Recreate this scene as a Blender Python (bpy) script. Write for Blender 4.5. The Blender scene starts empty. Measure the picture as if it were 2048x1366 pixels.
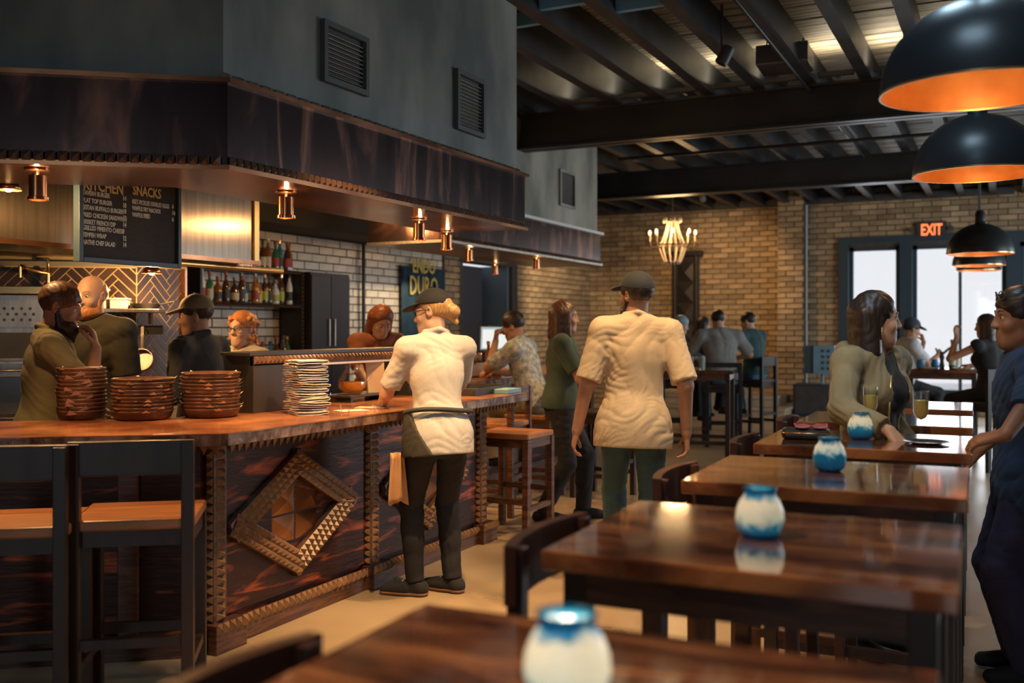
import bpy, bmesh, math, random
import numpy as np
from mathutils import Vector, Matrix

random.seed(7)
SC = bpy.context.scene
COL = SC.collection
R = math.radians

# ------------------------------------------------------------------ camera, world, light, exposure
CAM_H = 1.45
YAW = 26.3
FPX, CX, HOR = 1991.0, 1024.0, 656.0
cam_d = bpy.data.cameras.new('camera')
cam = bpy.data.objects.new('camera', cam_d)
COL.objects.link(cam)
cam_d.sensor_width = 36.0
cam_d.lens = FPX / 2048 * 36
cam_d.shift_y = -(683 - HOR) / 2048
cam.location = (0, 0, CAM_H)
cam.rotation_euler = (R(90), 0, R(YAW))
cam_d.dof.use_dof = True
cam_d.dof.focus_distance = 5.2
cam_d.dof.aperture_fstop = 1.9
cam_d.clip_start = 0.05
SC.camera = cam

SC.view_settings.view_transform = 'Standard'
SC.view_settings.look = 'None'
SC.view_settings.gamma = 1.0
SC.view_settings.use_curve_mapping = False
SC.view_settings.exposure = 0.15
try:
    SC.cycles.use_denoising = True
    SC.cycles.max_bounces = 8
    SC.cycles.transparent_max_bounces = 12
    SC.cycles.sample_clamp_indirect = 4.0
    SC.cycles.caustics_reflective = False
    SC.cycles.caustics_refractive = False
except Exception:
    pass

world = bpy.data.worlds.new('world')
SC.world = world
world.use_nodes = True
bg = world.node_tree.nodes['Background']
bg.inputs[0].default_value = (0.93, 0.95, 1.0, 1)
bg.inputs[1].default_value = 0.9


def area_light(name, loc, rot, sx, sy, power, color):
    d = bpy.data.lights.new(name, 'AREA')
    d.shape = 'RECTANGLE'
    d.size, d.size_y = sx, sy
    d.energy = power
    d.color = color
    o = bpy.data.objects.new(name, d)
    COL.objects.link(o)
    o.location = loc
    o.rotation_euler = rot
    return o


# daylight coming in through the shop front behind the camera and the windows of the far wall
area_light('daylight_shopfront', (0.1, -4.55, 1.7), (R(90), 0, 0), 1.9, 2.6, 26, (0.70, 0.86, 1.0))
area_light('daylight_far_windows', (-0.9, 18.5, 1.75), (R(-90), 0, 0), 3.4, 2.3, 85, (0.90, 0.94, 1.0))
area_light('daylight_side_window', (3.7, 10.0, 1.7), (0, R(90), 0), 2.3, 2.3, 95, (0.78, 0.90, 1.0))
area_light('daylight_side_window', (3.7, 13.8, 1.7), (0, R(90), 0), 2.3, 2.3, 120, (0.78, 0.90, 1.0))


def spot(name, loc, target, power, color, size_deg, blend=0.5, radius=0.04, parent=None):
    d = bpy.data.lights.new(name, 'SPOT')
    d.energy = power
    d.color = color
    d.spot_size = R(size_deg)
    d.spot_blend = blend
    d.shadow_soft_size = radius
    o = bpy.data.objects.new(name, d)
    COL.objects.link(o)
    o.location = loc
    o.rotation_euler = (Vector(target) - Vector(loc)).to_track_quat('-Z', 'Y').to_euler()
    if parent:
        o.parent = parent
        o.matrix_parent_inverse = parent.matrix_world.inverted()
    return o


def point(name, loc, power, color, radius=0.03, parent=None):
    d = bpy.data.lights.new(name, 'POINT')
    d.energy = power
    d.color = color
    d.shadow_soft_size = radius
    o = bpy.data.objects.new(name, d)
    COL.objects.link(o)
    o.location = loc
    if parent:
        o.parent = parent
    return o


# ------------------------------------------------------------------ pixel helpers (2048 x 1366 frame)
SY, CY = math.sin(R(YAW)), math.cos(R(YAW))
CR = Vector((CY, SY, 0))
CF = Vector((-SY, CY, 0))


def ray(px, py):
    return CR * ((px - CX) / FPX) + CF + Vector((0, 0, (HOR - py) / FPX))


def at(px, py, z):                  # a point at a depth
    return Vector((0, 0, CAM_H)) + ray(px, py) * z


def on_h(px, py, h):                # where a pixel's ray meets a horizontal plane
    return at(px, py, (h - CAM_H) * FPX / (HOR - py))


def on_x(px, py, x):                # ... a plane x = const
    r = ray(px, py)
    return Vector((0, 0, CAM_H)) + r * (x / r.x)


def on_y(px, py, y):
    r = ray(px, py)
    return Vector((0, 0, CAM_H)) + r * (y / r.y)


# ------------------------------------------------------------------ materials
MATS = {}


def new_mat(name):
    m = bpy.data.materials.new(name)
    m.use_nodes = True
    nt = m.node_tree
    b = nt.nodes['Principled BSDF']
    return m, nt, b


def mat(name, col, rough=0.5, metal=0.0, col2=None, scale=6.0, stretch=(1, 1, 1), detail=5, lo=0.35, hi=0.65, bump=0.0,
        bscale=None, coat=0.0, island=0.0, spec=0.5, sheen=0.0, trans=0.0, emit=None, estr=0.0, alpha=1.0, col3=None, dist=0.0,
        rvar=0.0, ior=1.45, aniso=0.0, coord='Object', rot=(0, 0, 0)):
    """principled with noise colour variation, per-piece variation and bump"""
    if name in MATS:
        return MATS[name]
    m, nt, b = new_mat(name)
    N, L = nt.nodes, nt.links
    b.inputs['Base Color'].default_value = (*col, 1)
    b.inputs['Roughness'].default_value = rough
    b.inputs['Metallic'].default_value = metal
    b.inputs['Specular IOR Level'].default_value = spec
    b.inputs['IOR'].default_value = ior
    b.inputs['Coat Weight'].default_value = coat
    b.inputs['Coat Roughness'].default_value = 0.06
    b.inputs['Sheen Weight'].default_value = sheen
    b.inputs['Transmission Weight'].default_value = trans
    b.inputs['Alpha'].default_value = alpha
    b.inputs['Anisotropic'].default_value = aniso
    if emit:
        b.inputs['Emission Color'].default_value = (*emit, 1)
        b.inputs['Emission Strength'].default_value = estr
    tc = N.new('ShaderNodeTexCoord')
    mp = N.new('ShaderNodeMapping')
    mp.inputs['Scale'].default_value = stretch
    mp.inputs['Rotation'].default_value = rot
    L.new(tc.outputs[coord], mp.inputs['Vector'])
    csock = None
    if col2:
        nz = N.new('ShaderNodeTexNoise')
        nz.inputs['Scale'].default_value = scale
        nz.inputs['Detail'].default_value = detail
        nz.inputs['Distortion'].default_value = dist
        L.new(mp.outputs[0], nz.inputs['Vector'])
        cr = N.new('ShaderNodeValToRGB')
        cr.color_ramp.elements[0].position = lo
        cr.color_ramp.elements[1].position = hi
        cr.color_ramp.elements[0].color = (*col, 1)
        cr.color_ramp.elements[1].color = (*col2, 1)
        if col3:
            e = cr.color_ramp.elements.new((lo + hi) / 2)
            e.color = (*col3, 1)
        L.new(nz.outputs['Fac'], cr.inputs[0])
        csock = cr.outputs[0]
        if rvar:
            mr = N.new('ShaderNodeMapRange')
            mr.inputs['To Min'].default_value = max(0.02, rough - rvar)
            mr.inputs['To Max'].default_value = rough + rvar
            L.new(nz.outputs['Fac'], mr.inputs[0])
            L.new(mr.outputs[0], b.inputs['Roughness'])
    if island:
        ge = N.new('ShaderNodeNewGeometry')
        oi = N.new('ShaderNodeObjectInfo')
        ad = N.new('ShaderNodeMath')
        ad.operation = 'ADD'
        L.new(ge.outputs['Random Per Island'], ad.inputs[0])
        L.new(oi.outputs['Random'], ad.inputs[1])
        fr = N.new('ShaderNodeMath')
        fr.operation = 'FRACT'
        L.new(ad.outputs[0], fr.inputs[0])
        mr = N.new('ShaderNodeMapRange')
        mr.inputs['To Min'].default_value = 1 - island
        mr.inputs['To Max'].default_value = 1 + island
        L.new(fr.outputs[0], mr.inputs[0])
        hs = N.new('ShaderNodeHueSaturation')
        L.new(mr.outputs[0], hs.inputs['Value'])
        if csock:
            L.new(csock, hs.inputs['Color'])
        else:
            hs.inputs['Color'].default_value = (*col, 1)
        csock = hs.outputs[0]
    if csock:
        L.new(csock, b.inputs['Base Color'])
    if bump:
        n2 = N.new('ShaderNodeTexNoise')
        n2.inputs['Scale'].default_value = bscale or scale * 4
        n2.inputs['Detail'].default_value = 4
        L.new(mp.outputs[0], n2.inputs['Vector'])
        bp = N.new('ShaderNodeBump')
        bp.inputs['Strength'].default_value = bump
        bp.inputs['Distance'].default_value = 0.01
        L.new(n2.outputs['Fac'], bp.inputs['Height'])
        L.new(bp.outputs[0], b.inputs['Normal'])
    MATS[name] = m
    return m


M = {}
M['concrete'] = mat('polished concrete', (0.30, 0.215, 0.125), 0.30, col2=(0.56, 0.42, 0.255), scale=1.2, detail=8, lo=0.3, hi=0.7, bump=0.06, rvar=0.12)
M['black'] = mat('black painted metal', (0.045, 0.045, 0.047), 0.5, col2=(0.06, 0.06, 0.062), scale=8)
M['black_wood'] = mat('black stained wood', (0.017, 0.014, 0.013), 0.45, col2=(0.028, 0.023, 0.021), scale=5, stretch=(1, 1, 0.15))
M['dark_wall'] = mat('dark wall paint', (0.05, 0.05, 0.052), 0.7, col2=(0.065, 0.065, 0.066), scale=3)
M['ceil_black'] = mat('ceiling black', (0.015, 0.016, 0.018), 0.50, col2=(0.030, 0.032, 0.036), scale=4)
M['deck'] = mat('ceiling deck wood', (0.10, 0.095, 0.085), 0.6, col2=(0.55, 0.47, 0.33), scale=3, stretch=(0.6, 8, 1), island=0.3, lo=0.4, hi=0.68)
M['steel_beam'] = mat('painted steel beam', (0.020, 0.021, 0.023), 0.42, col2=(0.030, 0.032, 0.035), scale=3)
M['tan_brick'] = mat('tan brick', (0.30, 0.205, 0.115), 0.75, col2=(0.46, 0.34, 0.20), scale=3.5, island=0.28, bump=0.15, bscale=40)
M['mortar'] = mat('dark mortar', (0.085, 0.065, 0.045), 0.9, col2=(0.12, 0.095, 0.065), scale=9)
M['white_brick'] = mat('white glazed brick', (0.60, 0.53, 0.42), 0.28, col2=(0.75, 0.68, 0.56), scale=5, island=0.14, bump=0.1, bscale=30)
M['black_joint'] = mat('black joint', (0.035, 0.03, 0.027), 0.9)
M['tile'] = mat('brown glazed tile', (0.050, 0.026, 0.016), 0.38, col2=(0.095, 0.050, 0.030), scale=5, island=0.35)
M['grout'] = mat('cream grout', (0.62, 0.46, 0.24), 0.85)
M['plaster'] = mat('trowelled grey plaster', (0.10, 0.115, 0.11), 0.6, col2=(0.30, 0.305, 0.27), scale=2.6, stretch=(1, 1, 0.45), detail=9, lo=0.33, hi=0.72, bump=0.15, bscale=7)
M['plaster_warm'] = mat('trowelled warm plaster', (0.15, 0.15, 0.12), 0.6, col2=(0.42, 0.40, 0.32), scale=2.4, stretch=(1, 1, 0.5), detail=9, lo=0.3, hi=0.7, bump=0.15, bscale=7)
M['patina'] = mat('patinated copper sheet', (0.045, 0.028, 0.028), 0.26, 0.75, col2=(0.30, 0.13, 0.085), scale=2.2, stretch=(1, 2.2, 0.5), detail=7, lo=0.52, hi=0.74, bump=0.12, bscale=6, rvar=0.10, dist=1.2)
M['copper'] = mat('copper', (0.72, 0.33, 0.16), 0.22, 0.95, col2=(0.55, 0.22, 0.10), scale=5, rvar=0.08)
M['copper_dark'] = mat('worn copper', (0.30, 0.13, 0.065), 0.24, 0.9, col2=(0.62, 0.30, 0.15), scale=2, stretch=(1, 1, 1), rvar=0.1, lo=0.4, hi=0.7)
M['bar_wood'] = mat('copper bar top', (0.24, 0.082, 0.036), 0.20, 0.30, col2=(0.58, 0.25, 0.11), scale=3.5, stretch=(1, 1, 1), detail=7, bump=0.04, rvar=0.1)
M['bar_edge'] = mat('hammered bar edge', (0.12, 0.055, 0.035), 0.30, 0.5, col2=(0.42, 0.24, 0.15), scale=16, stretch=(1, 1, 0.6), detail=5, lo=0.4, hi=0.66, bump=0.4, bscale=30)
M['panel'] = mat('dark carved copper panel', (0.038, 0.013, 0.008), 0.44, 0.40, col2=(0.55, 0.12, 0.04), scale=2.2, stretch=(1, 1.2, 7.0), rot=(R(38), 0, 0), detail=5, lo=0.53, hi=0.74, dist=0.7, bump=0.25, bscale=8)
M['stud'] = mat('carved walnut stud', (0.20, 0.105, 0.055), 0.36, col2=(0.33, 0.19, 0.10), scale=14, island=0.15, coat=0.15)
M['stud_dark'] = mat('dark stained stud', (0.085, 0.045, 0.032), 0.34, col2=(0.16, 0.085, 0.055), scale=14, island=0.2, coat=0.15)
M['walnut'] = mat('dark walnut', (0.060, 0.026, 0.017), 0.35, col2=(0.17, 0.075, 0.042), scale=5, stretch=(1, 0.5, 7), detail=6, dist=1.5, bump=0.1)
M['table'] = mat('varnished walnut table', (0.060, 0.021, 0.012), 0.10, col2=(0.46, 0.19, 0.075), scale=3.0, stretch=(0.9, 3.6, 1), detail=9, lo=0.36, hi=0.68, dist=1.3, coat=1.0, col3=(0.20, 0.072, 0.032))
M['seat_wood'] = mat('orange seat wood', (0.36, 0.14, 0.052), 0.33, col2=(0.50, 0.21, 0.08), scale=4, stretch=(1, 6, 1), detail=6)
M['stool_wood'] = mat('dark stool wood', (0.026, 0.016, 0.013), 0.42, col2=(0.050, 0.028, 0.021), scale=5, stretch=(3, 3, 0.4))
M['chair_wood'] = mat('dark chair wood', (0.035, 0.015, 0.012), 0.32, col2=(0.085, 0.034, 0.022), scale=5, stretch=(3, 3, 0.5))
M['steel'] = mat('brushed steel', (0.46, 0.40, 0.33), 0.36, 1.0, col2=(0.34, 0.29, 0.24), scale=4, stretch=(8, 8, 0.5), aniso=0.6)
M['steel_dark'] = mat('dark steel', (0.18, 0.17, 0.16), 0.35, 0.9)
M['brass'] = mat('brass edge', (0.85, 0.55, 0.22), 0.25, 0.9)
M['board'] = mat('letter board felt', (0.05, 0.045, 0.040), 0.85, col2=(0.07, 0.06, 0.052), scale=40, stretch=(1, 1, 6))
M['letters'] = mat('cream letters', (0.95, 0.88, 0.68), 0.6)
M['letters_gold'] = mat('gold letters', (0.85, 0.60, 0.20), 0.5)
M['white'] = mat('white plastic', (0.75, 0.75, 0.73), 0.4)
M['linen'] = mat('white linen', (0.70, 0.64, 0.55), 0.85, col2=(0.80, 0.74, 0.64), scale=6, sheen=0.3, bump=0.2, bscale=50)
M['kraft'] = mat('kraft paper', (0.52, 0.36, 0.20), 0.8, col2=(0.62, 0.45, 0.26), scale=5)
M['paper'] = mat('wax paper', (0.72, 0.58, 0.40), 0.6, col2=(0.82, 0.68, 0.50), scale=6)
M['wicker'] = mat('dark wicker', (0.050, 0.022, 0.014), 0.42, col2=(0.125, 0.056, 0.032), scale=12, stretch=(1, 1, 3), bump=0.3, bscale=40)
M['blue_paint'] = mat('blue grey metal', (0.13, 0.26, 0.36), 0.5, col2=(0.16, 0.30, 0.41), scale=5)
M['exit_red'] = mat('exit letters', (0.9, 0.16, 0.05), 0.4, emit=(1.0, 0.20, 0.06), estr=1.6)
M['bulb'] = mat('warm bulb', (1, 0.8, 0.5), 0.4, emit=(1.0, 0.62, 0.25), estr=9.0)
M['lamp_face'] = mat('warm lamp face', (1, 0.8, 0.5), 0.4, emit=(1.0, 0.66, 0.30), estr=9.0)
M['screen'] = mat('lit screen', (0.05, 0.06, 0.07), 0.3, emit=(0.55, 0.78, 0.85), estr=0.55)
M['screen_white'] = mat('lit screen panel', (0.1, 0.1, 0.1), 0.3, emit=(0.85, 0.92, 0.92), estr=0.8)
M['banner'] = mat('blue cloth banner', (0.018, 0.055, 0.095), 0.8, col2=(0.03, 0.08, 0.13), scale=4)
M['yellow'] = mat('yellow print', (0.72, 0.56, 0.13), 0.7)
M['beads'] = mat('cream beads', (0.82, 0.66, 0.45), 0.35)
M['iron'] = mat('aged iron', (0.10, 0.06, 0.035), 0.4, 0.7)
M['window_frame'] = mat('blue grey window frame', (0.035, 0.065, 0.09), 0.45)
M['step'] = mat('wood step', (0.40, 0.31, 0.21), 0.6, col2=(0.50, 0.40, 0.28), scale=5)

m_, nt_, b_ = new_mat('clear glass')
tr_ = nt_.nodes.new('ShaderNodeBsdfTransparent')
gl_ = nt_.nodes.new('ShaderNodeBsdfGlossy')
gl_.inputs['Roughness'].default_value = 0.04
lw_ = nt_.nodes.new('ShaderNodeLayerWeight')
lw_.inputs['Blend'].default_value = 0.35
mx_ = nt_.nodes.new('ShaderNodeMixShader')
fm_ = nt_.nodes.new('ShaderNodeMath')
fm_.operation = 'MULTIPLY'
fm_.inputs[1].default_value = 0.35
nt_.links.new(lw_.outputs['Fresnel'], fm_.inputs[0])
nt_.links.new(fm_.outputs[0], mx_.inputs[0])
nt_.links.new(tr_.outputs[0], mx_.inputs[1])
nt_.links.new(gl_.outputs[0], mx_.inputs[2])
nt_.links.new(mx_.outputs[0], nt_.nodes['Material Output'].inputs['Surface'])
M['glass'] = m_
M['hood_steel'] = mat('warm brushed steel', (0.30, 0.24, 0.18), 0.30, 1.0, col2=(0.22, 0.18, 0.14), scale=4, stretch=(8, 8, 0.5), aniso=0.8)
M['vent_paint'] = mat('vent frame paint', (0.075, 0.085, 0.08), 0.6)
M['daylit_bridge'] = mat('bridging with painted daylight', (0.16, 0.36, 0.52), 0.5)  # blue of daylight put into the bridging's base colour

# ------------------------------------------------------------------ mesh helpers


class MB:
    """collects geometry for ONE mesh object"""

    def __init__(self):
        self.v, self.f, self.mi = [], [], []

    def add(self, vs, fs, mi=0, mtx=None):
        o = len(self.v)
        for p in vs:
            p = Vector(p)
            if mtx is not None:
                p = mtx @ p
            self.v.append(p)
        for f in fs:
            self.f.append(tuple(i + o for i in f))
            self.mi.append(mi)
        return self

    def box(self, c, s, rz=0.0, mi=0, mtx=None):
        x, y, z = s[0] / 2, s[1] / 2, s[2] / 2
        vs = [(-x, -y, -z), (x, -y, -z), (x, y, -z), (-x, y, -z), (-x, -y, z), (x, -y, z), (x, y, z), (-x, y, z)]
        fs = [(0, 3, 2, 1), (4, 5, 6, 7), (0, 1, 5, 4), (1, 2, 6, 5), (2, 3, 7, 6), (3, 0, 4, 7)]
        m = Matrix.Translation(c) @ Matrix.Rotation(rz, 4, 'Z')
        if mtx is not None:
            m = mtx @ m
        return self.add(vs, fs, mi, m)

    def bar(self, a, b, w, h, mi=0, up=(0, 0, 1)):      # square bar from a to b
        a, b = Vector(a), Vector(b)
        d = b - a
        L = d.length
        d.normalize()
        u = Vector(up)
        if abs(d.dot(u)) > 0.98:
            u = Vector((0, 1, 0))
        s = d.cross(u).normalized()
        t = s.cross(d).normalized()
        m = Matrix((s, d, t)).transposed().to_4x4()
        m.translation = (a + b) / 2
        return self.box((0, 0, 0), (w, L, h), 0, mi, m)

    def prism(self, poly, z0, z1, mi=0, mtx=None):
        n = len(poly)
        area = sum(poly[i][0] * poly[(i + 1) % n][1] - poly[(i + 1) % n][0] * poly[i][1] for i in range(n))
        if area < 0:
            poly = list(reversed(poly))
        vs = [(p[0], p[1], z0) for p in poly] + [(p[0], p[1], z1) for p in poly]
        fs = [tuple(reversed(range(n))), tuple(range(n, 2 * n))]
        fs += [(i, (i + 1) % n, n + (i + 1) % n, n + i) for i in range(n)]
        return self.add(vs, fs, mi, mtx)

    def lathe(self, prof, n=24, c=(0, 0, 0), mi=0, mtx=None, sx=1.0, sy=1.0):
        vs, fs = [], []
        k = len(prof)
        for i in range(n):
            a = 2 * math.pi * i / n
            for r, z in prof:
                vs.append((c[0] + r * math.cos(a) * sx, c[1] + r * math.sin(a) * sy, c[2] + z))
        for i in range(n):
            j = (i + 1) % n
            for q in range(k - 1):
                fs.append((i * k + q, j * k + q, j * k + q + 1, i * k + q + 1))
        if prof[0][0] > 1e-5:
            pass
        return self.add(vs, fs, mi, mtx)

    def cyl(self, a, b, r0, r1=None, n=12, mi=0, caps=True):
        a, b = Vector(a), Vector(b)
        r1 = r0 if r1 is None else r1
        d = (b - a).normalized()
        u = Vector((0, 0, 1)) if abs(d.z) < 0.95 else Vector((1, 0, 0))
        s = d.cross(u).normalized()
        t = d.cross(s).normalized()
        vs = []
        for i in range(n):
            w = 2 * math.pi * i / n
            e = s * math.cos(w) + t * math.sin(w)
            vs += [a + e * r0, b + e * r1]
        fs = [(2 * i, 2 * ((i + 1) % n), 2 * ((i + 1) % n) + 1, 2 * i + 1) for i in range(n)]
        fs = [tuple(reversed(f)) for f in fs]
        if caps:
            fs.append(tuple(2 * i for i in range(n)))
            fs.append(tuple(2 * i + 1 for i in reversed(range(n))))
        return self.add(vs, fs, mi)

    def tube(self, pts, r, n=8, mi=0):
        pts = [Vector(p) for p in pts]
        rs = r if isinstance(r, (list, tuple)) else [r] * len(pts)
        vs, fs = [], []
        prev = None
        for i, p in enumerate(pts):
            d = (pts[min(i + 1, len(pts) - 1)] - pts[max(i - 1, 0)]).normalized()
            if prev is None:
                u = Vector((0, 0, 1)) if abs(d.z) < 0.9 else Vector((1, 0, 0))
                s = d.cross(u).normalized()
            else:
                s = (prev - d * prev.dot(d)).normalized()
            prev = s
            t = d.cross(s)
            for k in range(n):
                w = 2 * math.pi * k / n
                vs.append(p + (s * math.cos(w) + t * math.sin(w)) * rs[i])
        for i in range(len(pts) - 1):
            for k in range(n):
                j = (k + 1) % n
                fs.append((i * n + k, i * n + j, (i + 1) * n + j, (i + 1) * n + k))
        fs.append(tuple(reversed(range(n))))
        fs.append(tuple((len(pts) - 1) * n + k for k in range(n)))
        return self.add(vs, fs, mi)

    def ball(self, c, r, n=12, m=8, mi=0, mtx=None):
        r = (r, r, r) if not isinstance(r, (list, tuple)) else r
        vs, fs = [], []
        for i in range(m + 1):
            a = math.pi * i / m
            for k in range(n):
                w = 2 * math.pi * k / n
                vs.append((c[0] + r[0] * math.sin(a) * math.cos(w), c[1] + r[1] * math.sin(a) * math.sin(w), c[2] + r[2] * math.cos(a)))
        for i in range(m):
            for k in range(n):
                j = (k + 1) % n
                fs.append((i * n + k, (i + 1) * n + k, (i + 1) * n + j, i * n + j))
        return self.add(vs, fs, mi, mtx)

    def pyramid(self, c, w, h, d, normal=(1, 0, 0), rot=0.0, mi=0):
        """pyramid with base w x h centred at c on a plane with this normal, apex d out; rot turns the base"""
        n = Vector(normal).normalized()
        u = Vector((0, 0, 1)) if abs(n.z) < 0.9 else Vector((0, 1, 0))
        s = u.cross(n).normalized()
        t = n.cross(s)
        ca, sa = math.cos(rot), math.sin(rot)
        s, t = s * ca + t * sa, t * ca - s * sa
        c = Vector(c)
        vs = [c - s * w / 2 - t * h / 2, c + s * w / 2 - t * h / 2, c + s * w / 2 + t * h / 2, c - s * w / 2 + t * h / 2, c + n * d]
        return self.add(vs, [(0, 1, 4), (1, 2, 4), (2, 3, 4), (3, 0, 4), (3, 2, 1, 0)], mi)

    def mesh(self, name):
        me = bpy.data.meshes.new(name)
        me.from_pydata([tuple(p) for p in self.v], [], self.f)
        if any(self.mi):
            me.polygons.foreach_set('material_index', self.mi)
        me.update()
        return me

    def build(self, name, mats, parent=None, smooth=False, bevel=0.0, loc=None, rz=0.0):
        me = self.mesh(name)
        for m_ in (mats if isinstance(mats, (list, tuple)) else [mats]):
            me.materials.append(M[m_] if isinstance(m_, str) else m_)
        return link(name, me, parent, smooth, bevel, loc, rz)


def link(name, me, parent=None, smooth=False, bevel=0.0, loc=None, rz=0.0):
    o = bpy.data.objects.new(name, me)
    COL.objects.link(o)
    if parent is not None:
        o.parent = parent
    if loc is not None:
        o.location = loc
    if rz:
        o.rotation_euler = (0, 0, rz)
    if smooth:
        me.polygons.foreach_set('use_smooth', [True] * len(me.polygons))
        if smooth == 'auto':
            try:
                me.set_sharp_from_angle(angle=R(40))
            except Exception:
                pass
    if bevel:
        bv = o.modifiers.new('bevel', 'BEVEL')
        bv.width = bevel
        bv.segments = 2
        bv.limit_method = 'ANGLE'
    return o


def tag(o, label=None, cat=None, group=None, kind=None):
    if label:
        o['label'] = label
    if cat:
        o['category'] = cat
    if group:
        o['group'] = group
    if kind:
        o['kind'] = kind
    return o


def empty(name, loc=(0, 0, 0), rz=0.0, label=None, cat=None, group=None, kind=None):
    o = bpy.data.objects.new(name, None)
    COL.objects.link(o)
    o.location = loc
    o.rotation_euler = (0, 0, rz)
    o.empty_display_size = 0.1
    return tag(o, label, cat, group, kind)


def copy_tree(o, parent=None):
    c = o.copy()
    COL.objects.link(c)
    c.parent = parent
    for ch in o.children:
        copy_tree(ch, c)
    return c


def place(o, loc, rz=0.0):
    o.location = loc
    o.rotation_euler = (0, 0, rz)
    return o


def offset_poly(o1, o2, o3, d):
    """the outline A-B-C of the bar moved d to the kitchen side"""
    n1 = Vector((-1, 0))
    u = (Vector(o3) - Vector(o2)).normalized()
    n2 = Vector((u.y, -u.x))
    if n2.x > 0:
        n2 = -n2
    a = Vector(o1) + n1 * d
    c = Vector(o3) + n2 * d
    p = Vector(o2) + n2 * d
    t = ((Vector(o2).x - d) - p.x) / u.x
    b = p + u * t
    return a, b, c
# ================================================================== THE SETTING
YB = 18.0        # far wall
XL = -7.2        # wall behind the bars
ZJ, ZD = 3.63, 3.90   # joist underside, deck underside

fl = MB().box((-2.6, 6.8, -0.05), (13.4, 23.4, 0.1)).build('floor', 'concrete')
tag(fl, kind='structure')

ceil = empty('ceiling', (0, 0, ZD), kind='structure')


def deck():
    w = 0.17
    y = 2.6
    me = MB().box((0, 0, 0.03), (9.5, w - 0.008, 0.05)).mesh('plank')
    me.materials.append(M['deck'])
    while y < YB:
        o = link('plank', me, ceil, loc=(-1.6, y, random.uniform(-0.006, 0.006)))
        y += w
    MB().box((-2.6, 6.8, 0.09), (13.4, 23.4, 0.06)).build('roof_slab', 'ceil_black', ceil)
    jm = MB().box((0, 0, 0), (0.055, 16.0, ZD - ZJ))
    jm.box((0, 0, -(ZD - ZJ) / 2 - 0.006), (0.10, 16.0, 0.012))
    jm = jm.mesh('joist')
    jm.materials.append(M['ceil_black'])
    bm_ = MB().box((0, 0, 0), (0.42, 0.05, 0.10)).mesh('bridging')
    bm_.materials.append(M['daylit_bridge'])
    x = -6.6
    k = 0
    while x < 2.2:
        link('joist', jm, ceil, loc=(x, 10.0, -(ZD - ZJ) / 2))
        for yy in (6.3, 10.9, 15.2):
            link('bridging', bm_, ceil, loc=(x + 0.23, yy + (0.28 if k % 2 else 0), -0.19))
        x += 0.46
        k += 1


deck()
for yb in (9.2, 13.2):
    b = MB()
    b.box((-2.5, yb, 0.17), (9.4, 0.035, 0.34)).box((-2.5, yb, 0.012), (9.4, 0.20, 0.024)).box((-2.5, yb, 0.348), (9.4, 0.20, 0.024))
    o = b.build('steel_beam', 'steel_beam', ceil, loc=(0, 0, 3.26 - ZD))
# conduits and a sprinkler line under the joists
c = MB()
c.tube([(-4.2, 11.4, -0.40), (2.0, 11.4, -0.40)], 0.02)
c.build('sprinkler_pipe', 'steel_beam', ceil, smooth=True)
c = MB()
c.tube([(-1.55, 4.5, -0.34), (-1.55, 13.0, -0.34)], 0.014)
c.build('conduit', 'steel_beam', ceil, smooth=True)


# ---- brickwork -----------------------------------------------------
def brick_mesh(L, H, T, m):
    me = MB().box((0, 0, 0), (L, T, H)).mesh('brick')
    me.materials.append(M[m])
    return me


def brickwork(wall, along, fixed, face, a0, a1, z0, z1, L, C, J, m, holes=(), first=None, limit=300, T=0.03):
    """running bond on a plane. along 'x' or 'y'; fixed = plane coordinate; face = +1/-1 side.
    the `limit` bricks nearest to `first` (along, z) are objects, the rest one piece of brickwork"""
    cells = []
    row = 0
    z = z0
    while z + C <= z1 + 0.02:
        a = a0 - (L / 2 if row % 2 else 0)
        while a < a1:
            s, e = max(a, a0), min(a + L - J, a1)
            segs = [(s, e)]
            for (h0, h1, hz0, hz1) in holes:
                if z + C > hz0 and z < hz1:
                    out = []
                    for (p, q) in segs:
                        if q <= h0 or p >= h1:
                            out.append((p, q))
                        else:
                            if p < h0:
                                out.append((p, h0))
                            if q > h1:
                                out.append((h1, q))
                    segs = out
            for (p, q) in segs:
                if q - p > 0.03:
                    cells.append(((p + q) / 2, z + C / 2, q - p))
            a += L
        z += C
        row += 1
    if first:
        cells.sort(key=lambda c: max(abs(c[0] - first[0]) / first[2], abs(c[1] - first[1]) / first[3]))
    cache = {}
    rest = MB()
    for i, (ca, cz, ln) in enumerate(cells):
        out = random.uniform(0.0, 0.008)
        pos = (ca, fixed + face * (out - T / 2 + 0.008), cz) if along == 'x' else (fixed + face * (out - T / 2 + 0.008), ca, cz)
        if i < limit:
            k = (round(ln, 3))
            if k not in cache:
                cache[k] = brick_mesh(ln, C - J, T, m)
            o = link('brick', cache[k], wall, loc=pos)
            if along == 'y':
                o.rotation_euler = (0, 0, R(90))
        else:
            rest.box(pos, (ln, T, C - J), R(90) if along == 'y' else 0)
    if rest.v:
        tag(rest.build('brickwork', m, wall), kind='stuff')


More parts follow.
